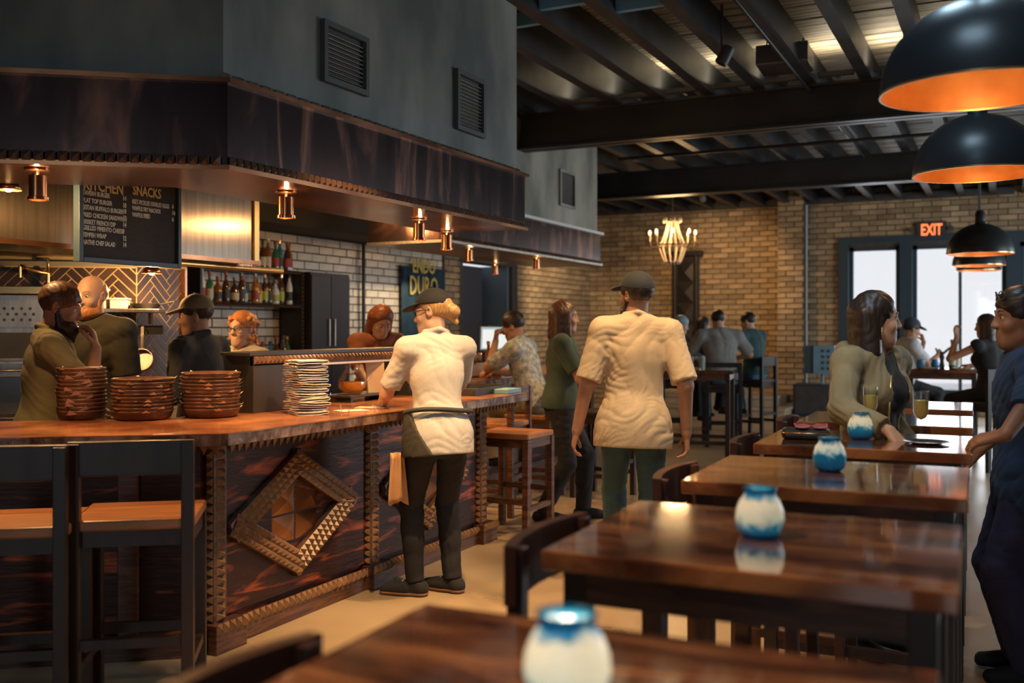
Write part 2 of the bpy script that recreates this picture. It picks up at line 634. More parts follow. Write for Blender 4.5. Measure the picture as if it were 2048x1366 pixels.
def wall_with_holes(name, along, fixed, thick, a0, a1, z0, z1, holes, material):
    b = MB()
    cuts = sorted({a0, a1, *[h[0] for h in holes], *[h[1] for h in holes]})
    for p, q in zip(cuts[:-1], cuts[1:]):
        hs = [h for h in holes if h[0] <= p + 1e-6 and h[1] >= q - 1e-6]
        zs = [(z0, z1)]
        for h in hs:
            zs = [t for s in zs for t in ([(s[0], h[2])] if h[2] > s[0] else []) + ([(h[3], s[1])] if h[3] < s[1] else [])]
        for s, e in zs:
            if along == 'x':
                b.box(((p + q) / 2, fixed, (s + e) / 2), (q - p, thick, e - s))
            else:
                b.box((fixed, (p + q) / 2, (s + e) / 2), (thick, q - p, e - s))
    o = b.build(name, material)
    tag(o, kind='structure')
    return o


def xb(px):
    return on_y(px, HOR, YB).x


WZ0, WZ1 = 0.35, 2.84
win = [(xb(1698), xb(1800)), (xb(1825), xb(2013)), (xb(2040), xb(2240))]
holes = [(a, b_, WZ0, WZ1) for a, b_ in win]
wall_back = wall_with_holes('wall_back', 'x', YB + 0.15, 0.30, XL - 0.2, 3.9, 0, ZD + 0.1, holes, 'mortar')
brickwork(wall_back, 'x', YB, -1, XL, 2.2, 0.0, ZD, 0.285, 0.094, 0.016, 'tan_brick', holes=holes, first=(-4.2, 2.2, 1.9, 1.35), limit=300)
# pilaster
px0, px1 = on_y(1556, HOR, 17.6).x, on_y(1607, HOR, 17.6).x
pil = MB().box(((px0 + px1) / 2, 17.81, ZD / 2), (px1 - px0 - 0.01, 0.38, ZD)).build('pillar_back', 'mortar')
tag(pil, kind='structure')
brickwork(pil, 'x', 17.61, -1, px0, px1, 0, ZD, 0.285, 0.094, 0.016, 'tan_brick', limit=160)
brickwork(pil, 'y', px0, -1, 17.62, 18.0, 0, ZD, 0.285, 0.094, 0.016, 'tan_brick', limit=40)
# dark ledge beam along the head of the far wall and conduit
o = MB().box((-3.5, YB - 0.10, 3.66), (7.3, 0.16, 0.10)).build('trim_1', 'black')
tag(o, kind='structure')
o = MB().cyl((on_y(1609, HOR, 17.9).x + 0.03, 17.9, 0.4), (on_y(1609, HOR, 17.9).x + 0.03, 17.9, 3.6), 0.018).build('conduit_pipe', 'white')
tag(o, 'thin pale conduit running up the brick wall beside the pilaster', 'conduit')


def window(n, x0, x1, bars=()):
    w = empty('window_%d' % n, ((x0 + x1) / 2, YB + 0.1, WZ0), kind='structure')
    W, Hh = x1 - x0, WZ1 - WZ0
    b = MB()
    t = 0.07
    b.box((-W / 2 + t / 2, 0, Hh / 2), (t, 0.12, Hh)).box((W / 2 - t / 2, 0, Hh / 2), (t, 0.12, Hh))
    b.box((0, 0, t / 2), (W, 0.12, t)).box((0, 0, Hh - t / 2), (W, 0.12, t))
    b.build('window_frame', 'window_frame', w)
    xs = [-W / 2 + t] + [p - (x0 + x1) / 2 for p in bars] + [W / 2 - t]
    for p in bars:
        MB().box((p - (x0 + x1) / 2, 0, Hh / 2), (0.05, 0.09, Hh - 0.1)).build('mullion', 'window_frame', w)
    for a, c_ in zip(xs[:-1], xs[1:]):
        MB().box(((a + c_) / 2, 0.0, Hh / 2), (c_ - a, 0.008, Hh - 2 * t)).build('pane', 'pane_glass', w)
    return w


m, nt, b = new_mat('window pane')
N, L = nt.nodes, nt.links
tr = N.new('ShaderNodeBsdfTransparent')
gl = N.new('ShaderNodeBsdfGlossy')
gl.inputs['Roughness'].default_value = 0.05
mx = N.new('ShaderNodeMixShader')
mx.inputs[0].default_value = 0.06
L.new(tr.outputs[0], mx.inputs[1])
L.new(gl.outputs[0], mx.inputs[2])
L.new(mx.outputs[0], N['Material Output'].inputs['Surface'])
M['pane_glass'] = m
window(1, *win[0])
window(2, *win[1], bars=(xb(1920),))
window(3, *win[2])
# frames reach past the openings: dark jambs between the windows
for i, (a, b2) in enumerate(((1678, 1698), (1800, 1825), (2013, 2040))):
    o = MB().box(((xb(a) + xb(b2)) / 2, YB - 0.03, (WZ1 + 0.05) / 2), (xb(b2) - xb(a), 0.10, WZ1 + 0.05)).build('trim_%d' % (i + 2), 'window_frame')
    tag(o, kind='structure')
o = MB().box(((xb(1678) + xb(2240)) / 2, YB - 0.03, WZ1 + 0.11), (xb(2240) - xb(1678), 0.10, 0.12)).build('trim_5', 'window_frame')
tag(o, kind='structure')
# street outside the far windows
g = MB().box((-1, 24, -0.12), (30, 11.6, 0.1)).build('pavement', mat('pale pavement', (0.7, 0.7, 0.7), 0.8, col2=(0.6, 0.6, 0.6), scale=1))
tag(g, kind='structure')

# ---- wall behind the bars
DY0, DY1 = 12.85, 14.5
wall_left = wall_with_holes('wall_left', 'y', XL - 0.15, 0.30, -4.6, YB, 0, ZD + 0.1, [(DY0, DY1, 0, 2.45)], 'dark_wall')
brickwork(wall_left, 'y', XL, 1, 14.75, YB - 0.02, 0, ZD, 0.285, 0.094, 0.016, 'tan_brick', first=(16.3, 1.6, 1.7, 1.0), limit=170)
wb = MB().box((XL + 0.01, 9.6, 1.25), (0.02, 5.3, 2.5)).build('joint_bed', 'black_joint', wall_left)
brickwork(wall_left, 'y', XL + 0.02, 1, 7.0, 12.25, 0.6, 2.5, 0.27, 0.095, 0.014, 'white_brick', first=(10.6, 1.8, 1.7, 0.8), limit=260)
brickwork(wall_left, 'y', XL + 0.02, 1, 12.32, 12.80, 0.0, 2.6, 0.285, 0.094, 0.016, 'tan_brick', limit=60)
# dark doorway in that wall
d = empty('door_1', (XL, (DY0 + DY1) / 2, 0), kind='structure')
MB().box((-0.16, -0.35, 1.2), (0.05, 0.9, 2.4)).build('door_leaf', mat('dark blue door', (0.03, 0.045, 0.075), 0.45), d)
MB().box((-0.75, 0.0, 1.2), (0.05, 2.0, 2.5)).build('passage_back', 'dark_wall', d)
MB().box((-0.40, 0.80, 1.2), (0.75, 0.05, 2.5)).build('passage_side', mat('passage side', (0.16, 0.22, 0.27), 0.6), d)
MB().box((0.01, -0.86, 1.22), (0.06, 0.08, 2.45)).box((0.01, 0.86, 1.22), (0.06, 0.08, 2.45)).box((0.01, 0, 2.48), (0.06, 1.8, 0.08)).build('door_frame', 'black', d)

# ---- walls outside the frame: right side and shop front with their openings
rh = [(8.8, 11.2, 0.5, 2.9), (12.6, 15.0, 0.5, 2.9)]
wall_right = wall_with_holes('wall_right', 'y', 3.9, 0.3, -4.6, YB, 0, ZD + 0.1, rh, 'tan_brick')
fh = [(-0.9, 1.1, 0.3, 3.1)]
wall_front = wall_with_holes('wall_front', 'x', -4.75, 0.3, XL - 0.3, 4.05, 0, ZD + 0.1, fh, 'tan_brick')
# ================================================================== THE BAR
A, B, C = (-2.9, 6.10), (-2.9, 3.20), (-5.3, 1.40)
U2 = (Vector(C) - Vector(B)).normalized()


def ring(d0, d1, zz0, zz1, mb=None, mi=0, endpad=0.0):
    a0, b0, c0 = offset_poly(A, B, C, d0)
    a1, b1, c1 = offset_poly(A, B, C, d1)
    mb = mb or MB()
    mb.prism([(a0.x, a0.y + endpad), tuple(b0), tuple(c0), tuple(c1), tuple(b1), (a1.x, a1.y + endpad)], zz0, zz1, mi)
    return mb


TOP = 1.01
top = empty('bar_countertop', (-3.2, 4.6, TOP - 0.052), label='copper topped bar counter slab with hammered edge wrapping the corner', cat='countertop')
o = ring(0.0, 0.76, TOP - 0.006, TOP).build('top_sheet', 'bar_wood', None)
o.parent = top
o.matrix_parent_inverse = Matrix.Translation(-top.location)
o = ring(0.004, 0.756, TOP - 0.052, TOP - 0.006).build('edge_band', 'bar_edge', None)
o.parent = top
o.matrix_parent_inverse = Matrix.Translation(-top.location)


def child(o, p):
    o.parent = p
    o.matrix_parent_inverse = Matrix.Translation(-Vector(p.location))
    return o


bar = empty('bar_counter', (-3.2, 4.7, 0), label='dark carved bar base with studded columns and raised diamond panels', cat='bar')
XF = -3.2
YA, YE = 3.35, 6.08
a_, b_, c_ = offset_poly(A, B, C, 0.30)
child(ring(0.30, 0.70, 0.0, TOP - 0.053, endpad=-0.02).build('carcass', 'panel'), bar)
ycol = [3.43, 4.655, 5.95]
# recessed panels, columns, plinth
pm = []
for y0, y1 in ((ycol[0] + 0.05, ycol[1] - 0.05), (ycol[1] + 0.05, ycol[2] - 0.05)):
    child(MB().box((XF + 0.006, (y0 + y1) / 2, 0.55), (0.02, y1 - y0, 0.82)).build('front_panel', 'panel', bevel=0.004), bar)
for y in ycol:
    child(MB().box((XF + 0.02, y, 0.52), (0.045, 0.085, 0.86)).build('column', 'walnut', bevel=0.004), bar)
    child(MB().box((XF + 0.035, y + 0.03, 0.065), (0.10, 0.20, 0.13)).build('column_foot', 'walnut', bevel=0.004), bar)
child(MB().box((XF + 0.015, (YA + YE) / 2, 0.055), (0.05, YE - YA - 0.02, 0.11)).build('plinth', 'walnut', bevel=0.003), bar)
# angled side plinth and panel
for d_, z0, z1, nm, mm in ((0.28, 0.0, 0.11, 'plinth', 'walnut'),):
    p0, p1 = b_, c_
    mid = (p0 + p1) / 2
    ang = math.atan2(p1.y - p0.y, p1.x - p0.x)
    n_ = Vector((0.6, -0.8))
    q = mid + n_ * 0.02
    child(MB().box((q.x, q.y, 0.055), ((p1 - p0).length, 0.05, 0.11), ang).build(nm, mm), bar)
    for t in (0.30, 1.15, 2.0):
        q = p0 + (p1 - p0).normalized() * t + n_ * 0.012
        child(MB().box((q.x, q.y, 0.52), (0.085, 0.045, 0.86), ang).build('column', 'walnut', bevel=0.004), bar)

# studs: one pyramid mesh for each kind, every stud an object
sm = MB().pyramid((0, 0, 0), 0.036, 0.036, 0.024, (1, 0, 0), 0).mesh('stud')
sm.materials.append(M['stud'])
sm2 = MB().pyramid((0, 0, 0), 0.050, 0.036, 0.030, (1, 0, 0), 0).mesh('column_stud')
sm2.materials.append(M['stud'])
tm = MB().pyramid((0, 0, 0), 0.034, 0.05, 0.022, (1, 0, 0), 0).mesh('tooth')
tm.materials.append(M['stud'])


def stud(me, name, loc, rx=0.0, parent=None):
    o = link(name, me, None)
    o.location = loc
    o.rotation_euler = (rx, 0, 0)
    return child(o, parent or bar)


for k, y in enumerate(ycol):
    for i in range(20):
        z = 0.155 + i * 0.0405
        stud(sm2, 'column_stud', (XF + 0.043, y, z))
        # side face of the column, seen from the corner
        o = link('column_stud', sm2, None)
        o.location = (XF + 0.02, y - 0.043, z)
        o.rotation_euler = (0, 0, R(-90))
        o.scale = (0.7, 0.8, 1.0)
        child(o, bar)
# diamond frames: three rows of pyramids on a raised strip
for y0, y1 in ((ycol[0], ycol[1]), (ycol[1], ycol[2])):
    cy, cz = (y0 + y1) / 2 - 0.055, 0.53
    hw, hh = 0.43, 0.25
    fr = empty('diamond_frame', (XF + 0.016, cy, cz))
    child(fr, bar)
    fr.location = (XF + 0.016, cy, cz)
    bk = MB()
    corners = [(0, hh), (hw, 0), (0, -hh), (-hw, 0)]
    for i in range(4):
        p, q = corners[i], corners[(i + 1) % 4]
        d = Vector((q[0] - p[0], q[1] - p[1]))
        L_ = d.length
        d.normalize()
        ang = math.atan2(d.y, d.x)
        bk.bar((0.012, p[0] - d.x * 0.045, p[1] - d.y * 0.045), (0.012, q[0] + d.x * 0.045, q[1] + d.y * 0.045), 0.036, 0.108, up=(0, -d.y, d.x))
        n = int(L_ / 0.036)
        for a in range(n + (2 if i % 2 == 0 else 0)):
            for r_ in (-1, 0, 1):
                t = (a + 0.5 - (1 if i % 2 == 0 else 0)) * L_ / n
                py = p[0] + d.x * t - d.y * r_ * 0.036
                pz = p[1] + d.y * t + d.x * r_ * 0.036
                o = link('diamond_stud', sm, fr)
                o.location = (0.030, py, pz)
                o.rotation_euler = (ang, 0, 0)
    bk.build('strip', 'stud_dark', fr)
    # four small raised leaves in the middle
    for s in ((0.09, 0.07), (-0.09, 0.07), (0.09, -0.07), (-0.09, -0.07)):
        MB().pyramid((0.0, s[0], s[1]), 0.17, 0.13, 0.03, (1, 0, 0)).build('centre_leaf', 'copper_dark', fr)

# teeth along the plinth and under the counter edge
n = int((YE - YA) / 0.044)
for i in range(n):
    stud(tm, 'plinth_tooth', (XF + 0.04, YA + 0.06 + i * 0.044, 0.098))
for k, y in enumerate(ycol):
    for i in range(5):
        stud(tm, 'plinth_tooth', (XF + 0.085, y - 0.05 + i * 0.042, 0.112))
em = MB().pyramid((0, 0, 0), 0.034, 0.040, 0.045, (0, 0, -1), 0).mesh('edge_tooth')
em.materials.append(M['stud_dark'])
n = int((YE - 3.25) / 0.046)
for i in range(n):
    o = link('edge_tooth', em, None)
    o.location = (-2.96, 3.28 + i * 0.046, TOP - 0.053)
    child(o, top)
for i in range(34):
    q = Vector(B) + U2 * (0.06 + i * 0.046) + Vector((-0.6, 0.8)) * 0.06
    o = link('edge_tooth', em, None)
    o.location = (q.x, q.y, TOP - 0.053)
    o.rotation_euler = (0, 0, math.atan2(U2.y, U2.x))
    child(o, top)

# ================================================================== CANOPY OVER THE BAR
ZB, ZT = 2.11, 2.48
can = empty('bar_canopy', (-3.3, 4.6, ZB), label='large grey plaster canopy with patinated copper band hanging over the bar', cat='canopy')
child(ring(0.055, 0.62, ZT + 0.012, ZD - 0.02, endpad=-0.05).build('plaster_box', 'plaster'), can)
child(ring(0.012, 0.62, ZB + 0.02, ZT - 0.004, endpad=-0.012).build('copper_band', 'patina'), can)
child(ring(0.02, 0.62, ZB + 0.005, ZB + 0.022, endpad=-0.02).build('underside', 'copper_dark'), can)
child(ring(-0.012, 0.06, ZT - 0.006, ZT + 0.014, endpad=0.012).build('upper_rail', 'copper_dark'), can)
child(ring(-0.006, 0.03, ZB + 0.0, ZB + 0.02, endpad=0.006).build('lower_rail', 'copper_dark'), can)
hm = MB().pyramid((0, 0, 0), 0.036, 0.042, 0.020, (1, 0, 0), 0).mesh('trim_tooth')
hm.materials.append(M['stud_dark'])
n = int((A[1] - B[1]) / 0.044)
for i in range(n):
    o = link('trim_tooth', hm, None)
    o.location = (-2.905, B[1] + 0.03 + i * 0.044, ZB + 0.036)
    child(o, can)
    if i % 2 == 0:
        o = link('rail_tooth', hm, None)
        o.location = (-2.945, B[1] + 0.03 + i * 0.044, ZT + 0.03)
        o.scale = (1, 1.6, 0.8)
        child(o, can)
for i in range(30):
    q = Vector(B) + U2 * (0.05 + i * 0.046) + Vector((0.6, -0.8)) * 0.005
    o = link('trim_tooth', hm, None)
    o.location = (q.x, q.y, ZB + 0.036)
    o.rotation_euler = (0, 0, R(-90) + math.atan2(-U2.y, -U2.x))
    child(o, can)


def louvre(y0, y1, z0, z1, x, parent, material='vent_paint'):
    v = empty('vent_panel')
    v.location = (x, (y0 + y1) / 2, (z0 + z1) / 2)
    child(v, parent)
    W, Hh = y1 - y0, z1 - z0
    b = MB()
    for s in (-1, 1):
        b.box((0.012, s * (W / 2 - 0.014), 0), (0.03, 0.028, Hh)).box((0.012, 0, s * (Hh / 2 - 0.014)), (0.03, W - 0.056, 0.028))
    b.box((-0.002, 0, 0), (0.006, W - 0.03, Hh - 0.03), mi=1)
    b.build('vent_frame', [material, 'black'], v)
    me = MB().box((0, 0, 0), (0.012, W - 0.056, 0.006)).mesh('slat')
    me.materials.append(M['steel_dark'])
    k = int((Hh - 0.07) / 0.022)
    for i in range(k):
        o = link('slat', me, v)
        o.location = (0.010, 0, -Hh / 2 + 0.045 + i * 0.022)
        o.rotation_euler = (0, R(35), 0)
    return v


XP = -2.955
p, q = on_x(908, 260, XP), on_x(964, 145, XP)
louvre(p.y, q.y, on_x(936, 268, XP).z, on_x(936, 150, XP).z, XP + 0.002, can)
louvre(on_x(640, 100, XP).y, on_x(730, 100, XP).y, on_x(690, 180, XP).z, on_x(690, 60, XP).z, XP + 0.002, can)


# copper can lights under the canopies
def can_light(p, label, group, power=22, parent=None, size=120):
    """p: top of the lamp"""
    t = empty('can_light', p, label=label, cat='lamp', group=group)
    b = MB()
    b.lathe([(0.0, 0.0), (0.052, 0.0), (0.052, -0.008), (0.008, -0.009), (0.008, -0.030)], 20)
    b.lathe([(0.030, -0.046), (0.032, -0.030), (0.036, -0.028), (0.036, -0.115), (0.043, -0.118), (0.043, -0.130), (0.034, -0.130), (0.033, -0.05)], 20)
    b.build('can_body', 'copper', t, smooth='auto')
    MB().lathe([(0.033, -0.100), (0.0, -0.100)], 20).build('lamp_face', 'lamp_face', t)
    MB().lathe([(0.010, -0.040), (0.031, -0.040)], 20).build('upper_lamp_face', 'lamp_face', t)
    o = point('up_glow', (0.02, -0.02, -0.022), 0.35, (1.0, 0.6, 0.28), 0.008)
    o.parent = t
    o = spot('can_spot', (0, 0, -0.12), (0, 0, -2), power, (1.0, 0.52, 0.19), size, 0.6, 0.03)
    o.parent = t
    return t


GL = 'copper can lights under the bar canopies'
for px, py in ((75, 338), (572, 383), (838, 438), (893, 462)):
    p = on_h(px, py, ZB + 0.004)
    can_light(p, 'small copper can light fixed under the canopy above the plate stacks' if px < 600 else 'small copper can light under the far end of the bar canopy', GL, 62)

# second canopy and bar, further back
X2 = -4.40
Y20, Y21 = 7.6, 11.35
Z2B, Z2T = 2.21, 2.60
can2 = empty('bar_canopy', (-4.9, 9.5, Z2B), label='pale weathered plaster canopy with red streaked copper band over the second bar', cat='canopy')
child(MB().box((X2 - 0.45, (Y20 + Y21) / 2, (Z2T + ZD) / 2), (0.82, Y21 - Y20 - 0.06, ZD - Z2T - 0.04)).build('plaster_box', 'plaster_warm'), can2)
child(MB().box((X2 - 0.42, (Y20 + Y21) / 2, (Z2B + Z2T) / 2), (0.82, Y21 - Y20, Z2T - Z2B - 0.04)).build('copper_band', 'patina'), can2)
child(MB().box((X2 - 0.41, (Y20 + Y21) / 2, Z2T - 0.005), (0.88, Y21 - Y20 + 0.05, 0.03)).build('upper_rail', 'white'), can2)
child(MB().box((X2 - 0.41, (Y20 + Y21) / 2, Z2B + 0.008), (0.85, Y21 - Y20 + 0.03, 0.024)).build('lower_rail', 'steel'), can2)
b = MB()
for i in range(int((Y21 - Y20) / 0.044)):
    b.pyramid((X2 + 0.006, Y20 + 0.03 + i * 0.044, Z2B + 0.036), 0.036, 0.042, 0.02)
tag(child(b.build('tooth_trim', 'stud_dark'), can2), kind='stuff')
louvre(on_x(1117, 400, X2 - 0.04).y, on_x(1147, 400, X2 - 0.04).y, on_x(1132, 415, X2 - 0.04).z, on_x(1132, 343, X2 - 0.04).z, X2 - 0.038, can2, 'plaster_warm')
for px, py in ((938, 494), (990, 526), (1073, 513)):
    p = on_h(px, py, Z2B - 0.004)
    can_light(p, 'small copper can light under the canopy of the second bar', GL, 34)

# second bar
bar2 = empty('bar_counter', (-4.4, 8.6, 0), label='second dark bar base standing under the far plaster canopy', cat='bar')
child(MB().box((-4.55, 9.0, 0.475), (0.6, 3.4, 0.95)).build('carcass', 'panel'), bar2)
child(MB().box((-4.23, 9.0, 0.055), (0.05, 3.4, 0.11)).build('plinth', 'walnut'), bar2)
for y in (7.45, 8.6, 9.75, 10.6):
    child(MB().box((-4.235, y, 0.52), (0.04, 0.09, 0.84)).build('column', 'walnut'), bar2)
top2 = empty('bar_countertop', (-4.4, 8.6, TOP - 0.06), label='silvery copper counter slab of the second bar under the jars', cat='countertop')
child(MB().box((-4.42, 9.0, TOP - 0.004), (0.94, 3.6, 0.008)).build('top_sheet', 'bar_wood'), top2)
child(MB().box((-4.42, 9.0, TOP - 0.034), (0.93, 3.59, 0.052)).build('edge_band', 'bar_edge'), top2)
b = MB()
for i in range(74):
    b.pyramid((-3.99, 7.24 + i * 0.048, TOP - 0.06), 0.036, 0.05, 0.05, (0, 0, -1))
tag(child(b.build('tooth_trim', 'stud_dark'), top2), kind='stuff')
# ================================================================== KITCHEN AND THE THINGS ON THE BAR
K1 = Vector((-5.30, 4.95))
KU = Vector((-0.8, -0.6))


def clip_poly(poly, x0, x1, y0, y1):
    def cut(ps, ax, v, keep_less):
        out = []
        for i in range(len(ps)):
            a, b_ = ps[i], ps[(i + 1) % len(ps)]
            ia = (a[ax] <= v) if keep_less else (a[ax] >= v)
            ib = (b_[ax] <= v) if keep_less else (b_[ax] >= v)
            if ia:
                out.append(a)
            if ia != ib:
                t = (v - a[ax]) / (b_[ax] - a[ax])
                out.append((a[0] + (b_[0] - a[0]) * t, a[1] + (b_[1] - a[1]) * t))
        return out
    for ax, v, kl in ((0, x0, False), (0, x1, True), (1, y0, False), (1, y1, True)):
        poly = cut(poly, ax, v, kl) if poly else poly
    return poly


def herringbone(wall, origin, direction, normal, length, z0, z1, Lt=0.21, Wt=0.0525, gap=0.0085):
    """tiles at 45 degrees on a wall; every tile an object"""
    ex = Vector((direction.x, direction.y, 0))
    n = Vector((normal.x, normal.y, 0))
    r2 = math.sqrt(0.5)
    seen = 0
    for i in range(-40, 60):
        for j in range(-40, 60):
            for kind in (0, 1):
                # classic herringbone lattice for L = 4 W
                bx = i * Wt + j * 2 * Lt * 0.5
                # lattice vectors (Wt, Wt)-(diagonal step) and (Lt, -Lt)
                ox = i * Wt + j * Lt
                oy = i * Wt - j * Lt
                if kind == 0:
                    rect = [(ox, oy), (ox + Lt, oy), (ox + Lt, oy + Wt), (ox, oy + Wt)]
                else:
                    rect = [(ox, oy + Wt), (ox + Wt, oy + Wt), (ox + Wt, oy + Wt + Lt), (ox, oy + Wt + Lt)]
                g = gap / 2
                rect = [(rect[0][0] + g, rect[0][1] + g), (rect[1][0] - g, rect[1][1] + g), (rect[2][0] - g, rect[2][1] - g), (rect[3][0] + g, rect[3][1] - g)]
                rot = [((p[0] - p[1]) * r2 + 0.6, (p[0] + p[1]) * r2 + 1.3) for p in rect]
                c_ = clip_poly(rot, 0.004, length - 0.004, z0 + 0.004, z1 - 0.004)
                if not c_ or len(c_) < 3:
                    continue
                ar = abs(sum(c_[k][0] * c_[(k + 1) % len(c_)][1] - c_[(k + 1) % len(c_)][0] * c_[k][1] for k in range(len(c_)))) / 2
                if ar < 0.0004:
                    continue
                mb = MB()
                k = len(c_)
                base = [Vector((origin.x, origin.y, 0)) + ex * p[0] + Vector((0, 0, p[1])) for p in c_]
                outv = [q + n * 0.003 for q in base]
                fs = [tuple(range(k, 2 * k))] + [(q, (q + 1) % k, k + (q + 1) % k, k + q) for q in range(k)]
                nrm = (outv[1] - outv[0]).cross(outv[2] - outv[1])
                if nrm.dot(n) < 0:
                    fs = [tuple(reversed(f)) for f in fs]
                mb.add(base + outv, fs)
                mb.build('tile', 'tile', wall)
                seen += 1
    return seen


kl = 2.3
wk = MB()
pA, pB = K1, K1 + KU * kl
nl = Vector((0.6, -0.8))
mid = (pA + pB) / 2 - nl * 0.05
wk.box((mid.x, mid.y, 1.45), (kl, 0.10, 2.9), math.atan2(KU.y, KU.x))
wk.box((-5.35, 5.16, 1.45), (0.10, 0.43, 2.9))
wall_kitchen = wk.build('wall_kitchen', 'grout')
tag(wall_kitchen, kind='structure')
herringbone(wall_kitchen, K1, KU, nl, kl, 0.95, 1.86)
herringbone(wall_kitchen, Vector((-5.30, 4.95)), Vector((0, 1)), Vector((1, 0)), 0.42, 0.95, 1.87)
b = MB().box((-5.285, 5.372, 1.4), (0.04, 0.02, 1.0)).build('trim_6', 'copper_dark')
tag(b, kind='structure')
b = MB()
b.box(((pA.x + pB.x) / 2 + 0.012, (pA.y + pB.y) / 2 - 0.016, 1.88), (kl, 0.05, 0.03), math.atan2(KU.y, KU.x))
b.box((-5.28, 5.16, 1.885), (0.05, 0.42, 0.02))
b = b.build('trim_7', 'brass')
tag(b, kind='structure')

# steel exhaust hood over the cooking line
xh = empty('exhaust_hood', (-5.5, 4.3, 1.93), label='brushed steel kitchen exhaust hood behind the menu board', cat='hood')
yh1 = on_x(517, 480, -5.0).y
child(MB().box((-5.55, (3.0 + yh1) / 2, 2.30), (1.08, yh1 - 3.0, 0.74)).build('hood_shell', 'hood_steel', bevel=0.006), xh)
child(MB().box((-4.998, yh1 - 0.03, 2.30), (0.02, 0.05, 0.74)).build('corner_trim', 'brass'), xh)
child(MB().box((-4.99, (3.0 + yh1) / 2, 1.935), (0.03, yh1 - 3.0, 0.03)).build('drip_edge', 'copper_dark'), xh)
p0, p1 = on_x(474, 524, -4.99), on_x(512, 533, -4.99)
nm = child(MB().box((-4.988, (p0.y + p1.y) / 2, (p0.z + p1.z) / 2), (0.006, p1.y - p0.y, 0.045)).build('name_plate', mat('red name plate', (0.20, 0.05, 0.03), 0.5)), xh)
# long warm tube under the hood lip and shelf below it
t = child(MB().cyl((-5.12, 4.9, 1.90), (-5.12, 6.25, 1.90), 0.022).build('light_rail', 'brass', smooth='auto'), xh)


def text_obj(name, body, size, loc, mtx, material, parent=None, ext=0.002, sx=1.0, bold=0.0, align='LEFT'):
    cu = bpy.data.curves.new(name, 'FONT')
    cu.body = body
    cu.size = size
    cu.extrude = ext
    cu.offset = bold
    cu.align_x = align
    cu.resolution_u = 2
    o = bpy.data.objects.new(name, cu)
    COL.objects.link(o)
    dg = bpy.context.evaluated_depsgraph_get()
    me = bpy.data.meshes.new_from_object(o.evaluated_get(dg))
    bpy.data.objects.remove(o)
    me.transform(Matrix.Diagonal((sx, 1, 1, 1)))
    me.materials.clear()
    me.materials.append(M[material])
    ob = link(name, me, parent)
    m4 = mtx.to_4x4()
    m4.translation = loc
    ob.matrix_local = m4
    return ob


FACE_X = Matrix(((0, 0, 1), (1, 0, 0), (0, 1, 0)))        # text on a plane facing +x, reading along +y
text_obj('plate_lettering', 'Captiveaire', 0.042, (0.001 + -4.985 + 5.5, p0.y + 0.015 - 4.3, (p0.z + p1.z) / 2 - 0.012 - 1.93), FACE_X, 'letters', xh, 0.001, 0.72, 0.001)

# menu letter board
XM = -4.55
q0, q1 = on_x(150, 520, XM), on_x(355, 537, XM)
ztop = on_x(352, 300, XM).z
bw, bh = q1.y - q0.y, ztop - 1.80
zb = on_x(250, 530, XM).z
mb_ = empty('menu_board', (XM, (q0.y + q1.y) / 2, zb), label='black letter board menu listing kitchen dishes and snacks with prices', cat='menu board')
bh = 0.74
MB().box((0, 0, bh / 2), (0.03, bw - 0.05, bh - 0.05)).build('felt_panel', 'board', mb_)
f = MB()
for s in (-1, 1):
    f.box((0.01, s * (bw / 2 - 0.014), bh / 2), (0.05, 0.028, bh)).box((0.01, 0, bh / 2 + s * (bh / 2 - 0.014)), (0.05, bw - 0.056, 0.028))
f.build('board_frame', 'window_frame', mb_, bevel=0.003)
MB().cyl((0, -bw * 0.3, bh), (0, -bw * 0.3, ZD - zb - 0.02), 0.006).build('hanging_rod', 'steel_dark', mb_)
MB().cyl((0, bw * 0.3, bh), (0, bw * 0.3, ZD - zb - 0.02), 0.006).build('hanging_rod', 'steel_dark', mb_)


def bp_(px, py):
    p = on_x(px, py, XM)
    return p.y - mb_.location.y, p.z - zb


X_T = 0.0165
lines = [('TAVERN BURGER', 385, '14', 397), ('FLAT TOP BURGER', 400, '10', 411), ('SEITAN BUFFALO BURGER', 414, '10', 423), ('FRIED CHICKEN SANDWICH', 429, '10', 436),
         ('BRISKET FRENCH DIP', 443, '14', 450), ('GRILLED PIMENTO CHEESE', 455, '9', 463), ('TEMPEH WRAP', 469, '12', 477), ('NATIVE CHEF SALAD', 484, '14', 490)]
y_, z_ = bp_(162, 378)
text_obj('heading', 'KITCHEN', 0.088, (X_T, y_, z_), FACE_X, 'letters_gold', mb_, 0.002, 0.75, 0.002)
y_, z_ = bp_(261, 389)
text_obj('heading', 'SNACKS', 0.078, (X_T, y_, z_), FACE_X, 'letters_gold', mb_, 0.002, 0.75, 0.002)
for tx, py, pr, pp in lines:
    y_, z_ = bp_(161, py + 4)
    text_obj('menu_line', tx, 0.036, (X_T, y_, z_), FACE_X, 'letters', mb_, 0.0015, 0.66, 0.0008)
    y_, z_ = bp_(241, pp + 4)
    text_obj('price', pr, 0.038, (X_T, y_, z_), FACE_X, 'letters', mb_, 0.0015, 0.7, 0.001)
for tx, py, pr, pp in (('BEET-PICKLED DEVILED EGGS', 404, '6', 414), ('WAFFLE FRY NACHOS', 417, '14', 427), ('WAFFLE FRIES', 430, '6', 440)):
    y_, z_ = bp_(260, py + 3)
    text_obj('menu_line', tx, 0.036, (X_T, y_, z_), FACE_X, 'letters', mb_, 0.0015, 0.60, 0.0008)
    y_, z_ = bp_(340, pp + 3)
    text_obj('price', pr, 0.036, (X_T, y_, z_), FACE_X, 'letters', mb_, 0.0015, 0.7, 0.001)

# cooking line along the tiled wall: steel broiler, counter, wall shelf, hanging pans
ang_k = math.atan2(KU.y, KU.x)


